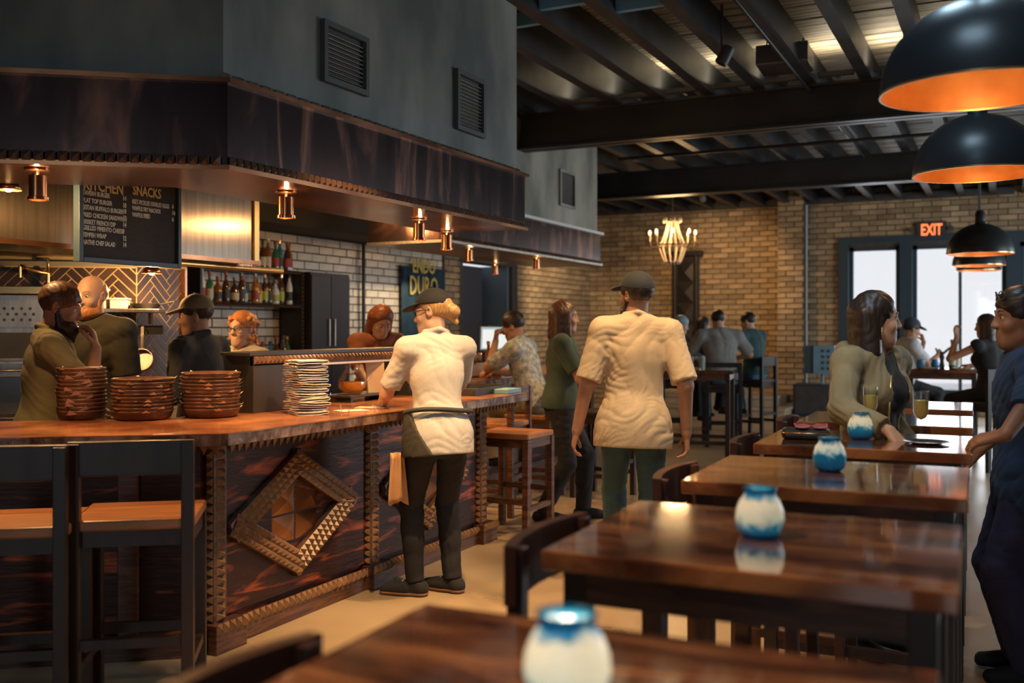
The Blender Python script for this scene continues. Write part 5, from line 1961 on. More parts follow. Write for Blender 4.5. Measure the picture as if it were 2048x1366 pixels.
        for p in range(8):
            for q in range(p + 1, 8):
                df = [cor[q][t] - cor[p][t] for t in range(3)]
                if sum(abs(v) for v in df) != 1:
                    continue
                a, b = vals[p], vals[q]
                m = (a < 0) != (b < 0)
                t = np.where(m, a / np.where(m, a - b, 1), 0)
                for s in range(3):
                    acc[:, s] += np.where(m, cor[p][s] + t * df[s], 0)
                cnt += m
        acc /= cnt[:, None]
        base = np.stack([I, J, K], 1)
        P = np.empty((len(I), 3))
        for s in range(3):
            P[:, s] = ax[s][0] + (base[:, s] + acc[:, s]) * self.h
        quads = []
        # edges along x
        for axis in range(3):
            sl0 = [slice(None)] * 3
            sl1 = [slice(None)] * 3
            sl0[axis] = slice(0, -1)
            sl1[axis] = slice(1, None)
            A_, B_ = S[tuple(sl0)], S[tuple(sl1)]
            e = np.nonzero(A_ != B_)
            flip = A_[e]
            u, v = (axis + 1) % 3, (axis + 2) % 3
            ce = [e[0], e[1], e[2]]
            ok = (ce[u] > 0) & (ce[v] > 0) & (ce[u] < c.shape[u]) & (ce[v] < c.shape[v]) & (ce[axis] < c.shape[axis])
            ce = [a[ok] for a in ce]
            flip = flip[ok]

            def cell(du, dv):
                z = [a.copy() for a in ce]
                z[u] = z[u] - du
                z[v] = z[v] - dv
                return idx[z[0], z[1], z[2]]
            q = np.stack([cell(1, 1), cell(0, 1), cell(0, 0), cell(1, 0)], 1)
            q[~flip] = q[~flip][:, ::-1]
            quads.append(q)
        Q = np.concatenate(quads)
        Q = Q[(Q >= 0).all(1)]
        me = bpy.data.meshes.new(name)
        me.vertices.add(len(P))
        me.vertices.foreach_set('co', P.astype(np.float32).ravel())
        me.loops.add(len(Q) * 4)
        me.loops.foreach_set('vertex_index', Q.astype(np.int32).ravel())
        me.polygons.add(len(Q))
        me.polygons.foreach_set('loop_start', np.arange(0, len(Q) * 4, 4, dtype=np.int32))
        me.polygons.foreach_set('loop_total', np.full(len(Q), 4, np.int32))
        me.polygons.foreach_set('use_smooth', np.ones(len(Q), bool))
        me.update(calc_edges=True)
        return me


def V(*a):
    return np.array(a, float)


def unit(v):
    v = np.asarray(v, float)
    return v / (np.linalg.norm(v) + 1e-9)


def rot_z(a):
    c, s = math.cos(R(a)), math.sin(R(a))
    return np.array([[c, -s, 0], [s, c, 0], [0, 0, 1]])


def rot_x(a):
    c, s = math.cos(R(a)), math.sin(R(a))
    return np.array([[1, 0, 0], [0, c, -s], [0, s, c]])


def rot_y(a):
    c, s = math.cos(R(a)), math.sin(R(a))
    return np.array([[c, 0, s], [0, 1, 0], [-s, 0, c]])


def ik(a, target, l1, l2, hint):
    """two bones from a to target, bending towards hint; returns joint, end"""
    d = target - a
    L_ = np.linalg.norm(d)
    mx = (l1 + l2) * 0.995
    if L_ > mx:
        d = d / L_ * mx
        L_ = mx
        target = a + d
    u = d / L_
    x = (l1 * l1 - l2 * l2 + L_ * L_) / (2 * L_)
    hgt = math.sqrt(max(0.0, l1 * l1 - x * x))
    hn = hint - u * (hint @ u)
    hn = unit(hn)
    return a + u * x + hn * hgt, target


SKIN = {}


def skin(name, c, c2):
    if name not in SKIN:
        m = mat('skin ' + name, c, 0.5, col2=c2, scale=7, spec=0.4, detail=3)
        b = m.node_tree.nodes['Principled BSDF']
        b.inputs['Subsurface Weight'].default_value = 0.08
        b.inputs['Subsurface Radius'].default_value = (0.012, 0.005, 0.003)
        SKIN[name] = m
    return SKIN[name]


def cloth(name, c, c2=None, rough=0.85, scale=5, sheen=0.04, stretch=(1, 1, 1)):
    return mat('cloth ' + name, c, rough, col2=c2 or tuple(min(1, v * 1.3) for v in c), scale=scale, sheen=sheen, bump=0.12, bscale=60, stretch=stretch)


class Person:
    """local frame: facing +y, x to the person's right, origin on the floor under the pelvis"""

    def __init__(self, label, loc, heading, h=1.72, female=False, vox=0.008, skin_m=None, lean=0.0, side=0.0, twist=0.0, pelvis=None,
                 head=(0, 0, 0), arms=None, legs=None, width=1.0, head_scale=1.0, group=None):
        self.root = empty('person', loc, R(heading), label=label, cat='person', group=group)
        self.inv = self.root.matrix_basis.inverted()
        self.h, self.f, self.vox, self.skin = h, female, vox, skin_m
        s = h / 1.72
        self.s = s
        w = width * (0.92 if female else 1.0)
        self.w = w
        P = V(0, 0, 0.535 * h) if pelvis is None else V(*pelvis)
        self.P = P
        T = rot_z(0) @ rot_x(-lean) @ rot_y(side)
        Tt = T @ rot_z(twist)
        self.T = Tt
        up = T @ V(0, 0, 1)
        self.up = up
        self.N = P + Tt @ V(0, -0.012, 0.305 * h)
        self.sh = {1: P + Tt @ V(0.108 * h * w, -0.01, 0.283 * h), -1: P + Tt @ V(-0.108 * h * w, -0.01, 0.283 * h)}
        hy, hp, hr = head
        self.hs = head_scale * (0.96 if female else 1.0)
        self.HR = T @ rot_z(twist * 0.5 + hy) @ rot_x(-hp) @ rot_y(hr)
        self.H = self.N + T @ V(0, 0.018, 0.052) + self.HR @ V(0, 0.0, 0.095)
        self.la, self.lf = 0.172 * h, 0.150 * h
        self.lt, self.ls = 0.246 * h, 0.246 * h
        arms = arms or {}
        self.el, self.wr, self.hd, self.hn, self.curl = {}, {}, {}, {}, {}
        for sd in (1, -1):
            a = dict(t=None, hint=None, dir=None, n=None, curl=0.5)
            a.update(arms.get(sd, {}))
            S = self.sh[sd] - Tt @ V(0, 0, 0.02)
            if a['t'] is None:
                tgt = S + V(sd * 0.05, 0.04, -(self.la + self.lf) * 0.985)
            else:
                tgt = self.loc(a['t']) if len(a['t']) == 3 and isinstance(a['t'], Vector) else V(*a['t'])
            hint = V(sd * 0.3, -1, -0.1) if a['hint'] is None else V(*a['hint'])
            e, t = ik(S, tgt, self.la, self.lf, hint)
            self.el[sd], self.wr[sd] = e, t
            self.hd[sd] = unit(t - e) if a['dir'] is None else unit(V(*a['dir']))
            n = V(-sd, 0, 0) if a['n'] is None else V(*a['n'])
            self.hn[sd] = unit(n - self.hd[sd] * (n @ self.hd[sd]))
            self.curl[sd] = a['curl']
        legs = legs or {}
        self.hip, self.kn, self.an, self.toe = {}, {}, {}, {}
        for sd in (1, -1):
            a = dict(t=(sd * 0.09, 0.0), hint=(sd * 0.1, 1, 0), z=0.075, toe=None)
            a.update(legs.get(sd, {}))
            self.hip[sd] = P + V(sd * 0.088 * s, 0, -0.03)
            k, t = ik(self.hip[sd], V(a['t'][0], a['t'][1], a['z']), self.lt, self.ls, V(*a['hint']))
            self.kn[sd], self.an[sd] = k, t
            td_ = unit(V(sd * 0.15, 1, 0)) if a['toe'] is None else unit(V(a['toe'][0], a['toe'][1], a['toe'][2] if len(a['toe']) > 2 else 0))
            self.toe[sd] = td_

    def loc(self, world):
        v = self.inv @ Vector(world)
        return V(v.x, v.y, v.z)

    def bounds(self):
        pts = [self.H + V(0, 0, 0.17), self.H - V(0.2, 0.2, 0), self.H + V(0.2, 0.2, 0), self.P + V(0.24, 0.2, 0), self.P - V(0.24, 0.2, 0)]
        for sd in (1, -1):
            pts += [self.el[sd], self.wr[sd] + self.hd[sd] * 0.2, self.kn[sd], self.an[sd] + self.toe[sd] * 0.2, self.an[sd] - V(0, 0.1, 0.09), self.sh[sd]]
        p = np.array(pts)
        return p.min(0) - 0.12, p.max(0) + 0.12

    def hp(self, *p):                     # point in the head frame
        return self.H + self.HR @ (V(*p) * self.hs)

    # -------- fields
    def torso(self, f, e=0.0):
        P, N, T, s, w = self.P, self.N, self.T, self.s, self.w
        fem = self.f
        hw = 0.165 if fem else 0.155
        f.ell(P + T @ V(0, -0.01, 0.0), (hw * s * w / (0.92 if fem else 1) + e, 0.115 * s + e, 0.12 * s + e), T, 0.04)
        f.ell(P + T @ V(0, 0.0, 0.15 * s), ((0.125 if fem else 0.142) * s * w + e, 0.098 * s + e, 0.15 * s + e), T, 0.05)
        f.ell(P + T @ V(0, 0.0, 0.34 * s), (0.155 * s * w + e, 0.112 * s + e, 0.19 * s + e), T, 0.05)
        if fem:
            for sd in (1, -1):
                f.ell(P + T @ V(sd * 0.07 * s, 0.085 * s, 0.335 * s), (0.060 + e * 0.6, 0.052 + e * 0.6, 0.060 + e * 0.6), T, 0.05)
        for sd in (1, -1):
            f.rc(N - T @ V(0, 0, 0.03), self.sh[sd] - T @ V(0, 0, 0.012), 0.055 * s + e, 0.052 * s + e, 0.05)
        return f

    def arm(self, f, sd, e=0.0, upto=None):
        S = self.sh[sd] - self.T @ V(0, 0, 0.02)
        s = self.s * (0.88 if self.f else 1.0)
        E, W = self.el[sd], self.wr[sd]
        if upto is None or upto >= 2.0:
            f.rc(S, E, 0.053 * s + e, 0.040 * s + e, 0.03)
            f.rc(E, W, 0.041 * s + e, 0.028 * s + e, 0.02)
        elif upto <= 1.0:
            d = unit(E - S)
            end = S + (E - S) * upto
            f.rc(S, S + (E - S) * min(1.2, upto + 0.15), 0.054 * s + e, 0.046 * s + e * 1.35, 0.03, cut=(end, d))
        else:
            d = unit(W - E)
            end = E + (W - E) * (upto - 1)
            f.rc(S, E, 0.054 * s + e, 0.042 * s + e, 0.03)
            f.rc(E, W, 0.042 * s + e, 0.030 * s + e, 0.02, cut=(end, d))
        return f

    def hand(self, f, sd):
        W, d, n, c = self.wr[sd], self.hd[sd], self.hn[sd], self.curl[sd]
        s = 0.92 if self.f else 1.02
        t = np.cross(d, n) * sd          # towards the thumb side
        if t @ t < 0.1:
            t = V(0, 1, 0)
        t = unit(t)
        r = max(0.0085, self.vox * 0.95) * s
        for q in (-0.024, -0.008, 0.008, 0.024):
            f.rc(W + t * q * 0.5, W + d * 0.085 * s + t * q * 1.12, 0.0155, 0.0125, 0.012)
        for i, (q, L_) in enumerate(((0.030, 0.070), (0.010, 0.080), (-0.010, 0.075), (-0.029, 0.058))):
            p = W + d * 0.085 * s + t * q * 1.05
            dd = unit(d + t * q * 2.0)
            ang = 0.0
            for seg, fr in enumerate((0.44, 0.31, 0.25)):
                ang += c * (0.9 if seg else 0.75) + 0.06 * i * c
                dv = dd * math.cos(ang) + n * math.sin(ang)
                p2 = p + dv * L_ * fr * s
                f.rc(p, p2, r * (1.0 - 0.08 * seg), r * (0.94 - 0.08 * seg), 0.004)
                p = p2
        p = W + d * 0.022 + t * 0.024
        for seg, (L_, v) in enumerate(((0.045, unit(d * 0.7 + t * 0.75 + n * 0.35)), (0.032, unit(d * 0.9 + t * 0.25 + n * (0.3 + 0.4 * c))), (0.024, unit(d * 0.95 - t * 0.05 + n * (0.3 + 0.5 * c))))):
            p2 = p + v * L_ * s
            f.rc(p, p2, r * (1.45 if seg == 0 else 1.1), r * 1.05, 0.008)
            p = p2
        return f

    def leg(self, f, sd, e=0.0, cut_z=None, e2=None):
        s = self.s
        H, K, A_ = self.hip[sd], self.kn[sd], self.an[sd]
        e2 = e if e2 is None else e2
        f.rc(H, K, 0.085 * s + e, 0.056 * s + e, 0.03)
        d = unit(A_ - K)
        if cut_z is not None:
            f.rc(K, A_ + d * 0.03, 0.056 * s + e, 0.040 * s + e2, 0.025, cut=(A_ - d * cut_z, d))
        else:
            f.rc(K, A_, 0.056 * s + e, 0.037 * s + e, 0.025)
        f.rc(K + (A_ - K) * 0.12 + V(0, -0.018, 0), K + (A_ - K) * 0.5 + V(0, -0.014, 0), 0.05 * s + e, 0.045 * s + e, 0.03)
        return f

    def foot(self, f, sd, e=0.0):
        A_, t = self.an[sd], self.toe[sd]
        b = A_ - V(0, 0, 0.035)
        lat = unit(np.cross(t, V(0, 0, 1)))
        f.rc(A_, b - t * 0.035, 0.036 + e, 0.034 + e, 0.02)
        f.rc(b - t * 0.03 - V(0, 0, 0.002), b + t * 0.10 - V(0, 0, 0.008), 0.034 + e, 0.030 + e, 0.02)
        for q in (-0.016, 0.016):
            f.rc(b + t * 0.05 + lat * q, b + t * 0.165 + lat * q - V(0, 0, 0.014), 0.030 + e, 0.024 + e, 0.02)
        return f

    def headf(self, f):
        hs, HR = self.hs, self.HR
        E = lambda c, r, k=0.02, op='u', rt=None: f.ell(self.hp(*c), tuple(v * hs for v in r), HR if rt is None else HR @ rt, k * hs, op)
        C_ = lambda a, b, ra, rb, k=0.015, op='u': f.rc(self.hp(*a), self.hp(*b), ra * hs, rb * hs, k * hs, op)
        f.rc(self.N - self.T @ V(0, 0, 0.05), self.hp(0, -0.020, -0.055), 0.062 * self.s * (0.86 if self.f else 1), 0.052 * (0.88 if self.f else 1), 0.03)
        E((0, -0.014, 0.034), (0.073, 0.094, 0.088), 0.02)
        E((0, 0.026, -0.035), (0.060, 0.064, 0.076), 0.04)
        E((0, 0.055, -0.090), (0.034, 0.032, 0.030), 0.035)
        C_((-0.042, 0.01, -0.075), (-0.018, 0.058, -0.100), 0.022, 0.020, 0.03)
        C_((0.042, 0.01, -0.075), (0.018, 0.058, -0.100), 0.022, 0.020, 0.03)
        C_((-0.030, 0.074, 0.026), (0.030, 0.074, 0.026), 0.013, 0.013, 0.02)
        for sd in (1, -1):
            E((sd * 0.031, 0.096, 0.006), (0.017, 0.014, 0.011), 0.014, 's')
            E((sd * 0.040, 0.060, -0.030), (0.022, 0.020, 0.022), 0.02)
            E((sd * 0.075, -0.010, -0.002), (0.011, 0.019, 0.033), 0.006, 'u', rot_y(sd * 8) @ rot_z(-sd * 18))
            E((sd * 0.083, -0.006, 0.002), (0.007, 0.010, 0.018), 0.006, 's')
            E((sd * 0.012, 0.095, -0.030), (0.010, 0.010, 0.009), 0.008)
        C_((0, 0.084, 0.016), (0, 0.105, -0.026), 0.0085, 0.0112, 0.012)
        C_((-0.019, 0.084, -0.058), (0.019, 0.084, -0.058), 0.0075, 0.0075, 0.008)
        C_((-0.015, 0.084, -0.071), (0.015, 0.084, -0.071), 0.0085, 0.0085, 0.008)
        C_((-0.022, 0.099, -0.0645), (0.022, 0.099, -0.0645), 0.0035, 0.0035, 0.004, 's')
        return f

    def field(self, lo=None, hi=None, vox=None):
        a, b = self.bounds()
        return Field(a if lo is None else lo, b if hi is None else hi, vox or self.vox)

    def build(self, name, f, material):
        me = f.mesh(name)
        me.materials.append(material)
        return link(name, me, self.root)

    # -------- parts
    def body(self):
        f = self.field()
        self.torso(f, -0.006)
        for sd in (1, -1):
            self.arm(f, sd)
            self.leg(f, sd)
            self.foot(f, sd, -0.008)
        self.headf(f)
        for sd in (1, -1):
            self.hand(f, sd)
        b = self.build('body', f, self.skin)
        self.eyes()
        return b

    def eyes(self):
        wm = mat('eye white', (0.62, 0.58, 0.54), 0.2)
        im = mat('eye iris', (0.05, 0.035, 0.025), 0.15)
        for sd in (1, -1):
            mb = MB()
            c = self.hp(sd * 0.031, 0.0715, 0.006)
            fw = unit(self.HR @ V(0, 1, 0))
            M3 = Matrix([list(r) for r in self.HR]).to_4x4()
            M3.translation = c
            r = 0.0125 * self.hs
            mb.ball((0, 0, 0), r, 12, 10, 0, M3)
            mb.lathe([(0, 0), (0.0056, -0.0014), (0.006, -0.003)], 12, mi=1, mtx=M3 @ Matrix.Translation((0, r + 0.0004, 0)) @ Matrix.Rotation(R(-90), 4, 'X'))
            mb.build('eye', [wm, im], self.root, smooth=True)
            # brow
            a, b_ = self.hp(sd * 0.014, 0.0885, 0.030), self.hp(sd * 0.047, 0.074, 0.033)
            md = (a + b_) / 2 + self.HR @ V(0, 0.004, 0.004)
            MB().tube([a, md, b_], [0.0032, 0.0038, 0.002], 6).build('eyebrow', self.hair_m, self.root, smooth=True)
        # lips
        lm = mat('lip', (0.34, 0.11, 0.085), 0.45)
        for z, r in ((-0.0585, 0.0052), (-0.0705, 0.0060)):
            MB().tube([self.hp(x, 0.0872 - x * x * 9, z + (0.0015 if abs(x) < 0.01 else 0)) for x in (-0.021, -0.011, 0, 0.011, 0.021)], [0.002, r, r, r, 0.002], 8).build('lip', lm, self.root, smooth=True)

    hair_m = None

    def hair(self, material, style='short', vox=None):
        self.hair_m = material
        a = self.H - 0.20
        b = self.H + 0.20
        if style in ('long', 'curly', 'bob'):
            a = a - V(0.02, 0.02, 0.16)
        f = Field(a, b, vox or min(self.vox, 0.007))
        hs, HR = self.hs, self.HR
        E = lambda c, r, k=0.02, op='u': f.ell(self.hp(*c), tuple(v * hs for v in r), HR, k * hs, op)
        C_ = lambda p, q, ra, rb, k=0.02, op='u': f.rc(self.hp(*p), self.hp(*q), ra * hs, rb * hs, k * hs, op)
        if style == 'short':
            E((0, -0.014, 0.044), (0.083, 0.104, 0.094), 0.01)
            E((0, 0.098, -0.006), (0.072, 0.070, 0.058), 0.012, 's')
            E((0, 0.05, -0.08), (0.1, 0.11, 0.075), 0.02, 's')
            f.half(self.hp(0, 0, -0.062), HR @ V(0, 0.25, -1))
        elif style == 'bald':
            E((0, -0.026, 0.026), (0.077, 0.088, 0.078), 0.01)
            E((0, 0.07, 0.05), (0.08, 0.09, 0.11), 0.02, 's')
            f.half(self.hp(0, 0, -0.055), HR @ V(0, 0.25, -1))
        elif style == 'long':
            E((0, -0.018, 0.040), (0.084, 0.100, 0.096), 0.01)
            for sd in (1, -1):
                C_((sd * 0.062, -0.030, 0.03), (sd * 0.078, -0.020, -0.15), 0.030, 0.032, 0.03)
                C_((sd * 0.055, -0.065, 0.02), (sd * 0.060, -0.060, -0.19), 0.045, 0.040, 0.04)
            C_((0, -0.075, 0.02), (0, -0.075, -0.18), 0.055, 0.045, 0.04)
            E((0, 0.090, -0.015), (0.064, 0.085, 0.085), 0.018, 's')
            E((0, 0.06, -0.15), (0.062, 0.09, 0.10), 0.02, 's')
        elif style == 'bob':
            E((0, -0.018, 0.042), (0.088, 0.103, 0.096), 0.01)
            for sd in (1, -1):
                C_((sd * 0.070, 0.005, 0.03), (sd * 0.088, 0.025, -0.135), 0.030, 0.028, 0.03)
                C_((sd * 0.060, -0.055, 0.02), (sd * 0.070, -0.05, -0.15), 0.048, 0.045, 0.04)
            C_((0, -0.075, 0.02), (0, -0.080, -0.15), 0.055, 0.05, 0.04)
            E((0, 0.094, -0.020), (0.066, 0.080, 0.092), 0.016, 's')
            E((0, 0.075, -0.14), (0.060, 0.09, 0.10), 0.02, 's')
        elif style == 'curly':
            rnd = random.Random(5)
            E((0, -0.018, 0.042), (0.084, 0.098, 0.092), 0.01)
            for _ in range(46):
                a_ = rnd.uniform(0, 6.28)
                z_ = rnd.uniform(-0.13, 0.10)
                rr = 0.082 + 0.02 * rnd.random()
                x, y = rr * math.cos(a_), rr * math.sin(a_) * 1.05 - 0.02
                if y > 0.02 and z_ < 0.05:
                    continue
                E((x * 0.97, y, z_ * 0.9 - 0.01), (0.019, 0.019, 0.018), 0.012)
            E((0, 0.092, -0.010), (0.062, 0.075, 0.082), 0.014, 's')
            E((0, 0.06, -0.14), (0.055, 0.09, 0.08), 0.02, 's')
        elif style == 'bun':
            E((0, -0.020, 0.036), (0.079, 0.098, 0.091), 0.01)
            E((0, 0.080, -0.012), (0.075, 0.074, 0.085), 0.016, 's')
            E((0, 0.05, -0.10), (0.1, 0.10, 0.07), 0.02, 's')
            E((0, -0.125, -0.010), (0.042, 0.040, 0.040), 0.02)
            C_((0, -0.10, -0.02), (0.01, -0.135, -0.075), 0.022, 0.012, 0.02)
            C_((0, -0.085, 0.02), (0, -0.115, -0.005), 0.05, 0.03, 0.02)
        f.wrinkle(0.0022, 3.0, 1.3)
        return self.build('hair', f, material)

    def beard(self, material, long=False):
        f = Field(self.H - 0.24, self.H + 0.16, min(self.vox, 0.007))
        hs, HR = self.hs, self.HR
        E = lambda c, r, k=0.02, op='u': f.ell(self.hp(*c), tuple(v * hs for v in r), HR, k * hs, op)
        E((0, 0.040, -0.088), (0.066, 0.064, 0.052), 0.01)
        for sd in (1, -1):
            f.rc(self.hp(sd * 0.062, 0.0, -0.01), self.hp(sd * 0.055, 0.03, -0.09), 0.016 * hs, 0.02 * hs, 0.02)
        if long:
            f.rc(self.hp(0, 0.060, -0.10), self.hp(0, 0.075, -0.19), 0.050 * hs, 0.028 * hs, 0.03)
        E((0, 0.10, -0.020), (0.055, 0.06, 0.036), 0.012, 's')
        E((0, 0.105, -0.0645), (0.022, 0.02, 0.008), 0.006, 's')
        f.wrinkle(0.002, 3.0, 0.4)
        return self.build('beard', f, material)

    def cap(self, material, brim=True):
        f = Field(self.H - 0.05 - V(0.12, 0.12, 0), self.H + V(0.13, 0.27, 0.19), min(self.vox, 0.007))
        hs, HR = self.hs, self.HR
        f.ell(self.hp(0, -0.014, 0.050), tuple(v * hs for v in (0.087, 0.106, 0.092)), HR, 0.01)
        f.half(self.hp(0, 0.02, 0.045), HR @ V(0, 0.12, -1))
        o = self.build('cap', f, material)
        if brim:
            g = Field(self.H - V(0.25, 0.25, 0.1), self.H + V(0.25, 0.25, 0.16), 0.006)
            g.ell(self.hp(0, 0.085, 0.050), tuple(v * hs for v in (0.078, 0.095, 0.011)), HR @ rot_x(-10), 0.0)
            g.ell(self.hp(0, -0.014, 0.050), tuple(v * hs for v in (0.080, 0.099, 0.085)), HR, 0.0, 's')
            self.build('cap_brim', g, material)
        c = self.hp(0, -0.014, 0.143)
        MB().ball(tuple(c), 0.007, 8, 6).build('cap_button', material, self.root, smooth=True)
        return o

    def glasses(self, material=None, up=False):
        material = material or M['black']
        dz = 0.098 if up else 0.006
        dy = -0.022 if up else 0.0
        t = empty('eyeglasses')
        t.parent = self.root
        for sd in (1, -1):
            pts = [self.hp(sd * 0.032 + 0.024 * math.cos(a), 0.100 + dy - 0.010 * abs(math.cos(a)) * (1 if sd * math.cos(a) > 0 else 0), dz + 0.017 * math.sin(a)) for a in np.linspace(0, 2 * math.pi, 17)]
            MB().tube(pts, 0.0026, 6).build('rim', material, t, smooth=True)
            MB().tube([self.hp(sd * 0.056, 0.092 + dy, dz + 0.006), self.hp(sd * 0.078, 0.04 + dy, dz + 0.006), self.hp(sd * 0.079, -0.02 + dy, dz + 0.002)], 0.0026, 6).build('temple', material, t, smooth=True)
        MB().tube([self.hp(-0.009, 0.103 + dy, dz + 0.004), self.hp(0.009, 0.103 + dy, dz + 0.004)], 0.0026, 6).build('bridge', material, t, smooth=True)
        return t

    def top(self, material, sleeve=0.75, hem=-0.10, e=0.016, collar=False, wr=0.004, name='shirt', neck=0.075, flare=0.0, seed=1.0, f1=1.0, vneck=0.0, hood=False):
        """hem: height along the spine relative to the pelvis"""
        f = self.field()
        self.torso(f, e)
        T, P, N = self.T, self.P, self.N
        if hem < 0.08:
            f.ell(P + T @ V(0, -0.005, hem * 0.5 - 0.01), ((0.172 if self.f else 0.178) * self.s * self.w + e + flare, 0.125 * self.s + e + flare, 0.27), T, 0.04)
        for sd in (1, -1):
            self.arm(f, sd, e * 0.9, sleeve)
        f.wrinkle(wr, f1, seed)
        f.half(P + T @ V(0, 0, hem), T @ V(0, 0, -1))
        # neck opening
        f.ell(N + T @ V(0, 0.03, 0.055), (neck, neck * 0.95, 0.075), T, 0.01, 's')
        f.half(N + T @ V(0, 0, 0.055), T @ V(0, 0.0, 1))
        if vneck:
            f.rc(N + T @ V(0, 0.10, 0.03), N + T @ V(0, 0.14, -vneck), 0.05, 0.012, 0.01, 's')
        if collar:
            for sd in (1, -1):
                f.rc(N + T @ V(0, -0.066, 0.045), N + T @ V(sd * 0.064, -0.010, 0.036), 0.017, 0.017, 0.006)
                f.rc(N + T @ V(sd * 0.064, -0.010, 0.036), N + T @ V(sd * 0.040, 0.072, -0.004), 0.017, 0.014, 0.006)
        if hood:
            f.rc(N + T @ V(-0.09, -0.075, 0.01), N + T @ V(0.09, -0.075, 0.01), 0.055, 0.055, 0.03)
            f.rc(N + T @ V(-0.09, -0.075, 0.01), N + T @ V(-0.075, 0.055, 0.015), 0.05, 0.026, 0.03)
            f.rc(N + T @ V(0.09, -0.075, 0.01), N + T @ V(0.075, 0.055, 0.015), 0.05, 0.026, 0.03)
        return self.build(name, f, material)

    def trousers(self, material, e=0.010, e2=0.022, cut=0.0, waist=0.07, name='trousers', wr=0.003, seed=2.0):
        f = self.field()
        T, P = self.T, self.P
        hw = 0.165 if self.f else 0.155
        ww = self.w / (0.92 if self.f else 1.0)
        f.ell(P + T @ V(0, -0.01, 0.0), (hw * self.s * ww + e, 0.115 * self.s + e, 0.13 * self.s + e), T, 0.04)
        f.ell(P + T @ V(0, 0.0, 0.12), (0.128 * self.s * ww + e, 0.100 * self.s + e, 0.10), T, 0.04)
        for sd in (1, -1):
            self.leg(f, sd, e, cut, e2)
        f.wrinkle(wr, 1.2, seed)
        f.half(P + T @ V(0, 0, waist), T @ V(0, 0, 1))
        return self.build(name, f, material)

    def shoes(self, material, sole=None):
        for sd in (1, -1):
            A_, t = self.an[sd], self.toe[sd]
            f = Field(A_ - V(0.24, 0.24, 0.12), A_ + V(0.24, 0.24, 0.08), 0.007)
            self.foot(f, sd, 0.006)
            f.half(A_ + V(0, 0, 0.005), V(0, 0, 1))
            f.half(A_ - V(0, 0, 0.066), V(0, 0, -1))
            o = self.build('shoe', f, material)
            if sole is not None:
                g = Field(A_ - V(0.24, 0.24, 0.12), A_ + V(0.24, 0.24, 0.0), 0.007)
                self.foot(g, sd, 0.010)
                g.half(A_ - V(0, 0, 0.054), V(0, 0, 1))
                g.half(A_ - V(0, 0, 0.0745), V(0, 0, -1))
                me = g.mesh('sole')
                me.materials.append(sole)
                link('sole', me, o)
# ================================================================== THE PEOPLE
FAIR = skin('fair', (0.56, 0.33, 0.22), (0.64, 0.40, 0.28))
WARM = skin('warm', (0.42, 0.21, 0.12), (0.50, 0.27, 0.16))
TAN = skin('tan', (0.34, 0.17, 0.10), (0.42, 0.22, 0.13))


def hairm(name, c):
    return mat('hair ' + name, c, 0.42, col2=tuple(min(1, v * 1.9) for v in c), scale=30, stretch=(6, 6, 0.6), spec=0.5)


H_DARK = hairm('dark', (0.022, 0.015, 0.012))
H_BROWN = hairm('brown', (0.06, 0.028, 0.014))
H_BLOND = hairm('blond', (0.34, 0.20, 0.08))
H_GINGER = hairm('ginger', (0.36, 0.14, 0.045))
H_RED = hairm('red brown', (0.16, 0.05, 0.02))
BLACKC = cloth('black', (0.013, 0.013, 0.014), (0.020, 0.020, 0.022), sheen=0.0)
NEAR, MIDV, FAR = 0.0065, 0.008, 0.010

# ---- server in a white shirt at the bar
p = on_h(870, 1190, 0)
S = Person('server in a white short sleeved shirt and black cap leaning at the bar', (p.x, p.y, 0), 52, h=1.66, female=True, vox=NEAR, skin_m=FAIR, lean=7, head=(48, 4, 0),
           arms={-1: dict(t=(-0.20, 0.34, 0.99), hint=(-0.6, -0.6, -0.7), curl=0.6, n=(0.3, 0, -1)), 1: dict(t=(0.20, 0.40, 1.02), hint=(0.7, -0.5, -0.6), curl=0.9, n=(-0.3, 0, -1))},
           legs={-1: dict(t=(-0.10, 0.04), toe=(-0.75, 0.65)), 1: dict(t=(0.11, 0.02), toe=(-0.55, 0.80))}, pelvis=(0, -0.06, 0.885))
S.hair(H_BLOND, 'bun')
S.body()
S.cap(cloth('cap black', (0.022, 0.022, 0.025)))
S.glasses()
S.top(cloth('white shirt', (0.50, 0.48, 0.45), (0.60, 0.58, 0.54)), sleeve=0.80, hem=-0.115, e=0.015, collar=True, wr=0.0022, flare=0.016, seed=1.0, f1=2.0)
S.trousers(BLACKC, e=0.006, e2=0.010)
S.shoes(cloth('shoe black', (0.016, 0.015, 0.014)), mat('tan sole', (0.30, 0.15, 0.08), 0.6))
# half apron with its ties and the towel hanging from it
f = S.field()
f.ell(S.P + S.T @ V(0, -0.004, -0.06), (0.205, 0.168, 0.42), S.T, 0.0)
f.half(S.P + S.T @ V(0, 0, 0.125), S.T @ V(0, 0, 1))
f.half(S.P + S.T @ V(0, 0, -0.12), S.T @ V(0, 0, -1))
g = unit(S.T @ V(0.62, -0.60, 0.50))
f.half(S.P + S.T @ V(-0.095, -0.02, 0.03), g)
f.half(S.P + S.T @ V(0.0, 0, 0), S.T @ V(1, 0, 0))
f.wrinkle(0.002, 1.5, 3.0)
S.build('apron', f, cloth('apron olive black', (0.045, 0.042, 0.032)))
mb = MB()
ring_ = [S.P + S.T @ V(0.182 * math.cos(a), 0.147 * math.sin(a) - 0.004, 0.118 + 0.008 * math.sin(2 * a)) for a in np.linspace(0, 2 * math.pi, 33)]
mb.tube(ring_, 0.013, 8)
mb.build('apron_tie', cloth('apron tie', (0.04, 0.04, 0.04)), S.root, smooth=True)
tw_ = MB()
n = 8
c0 = S.P + S.T @ V(-0.215, 0.045, -0.09)
lat = unit(S.T @ V(0.95, 0.15, 0))
vs = []
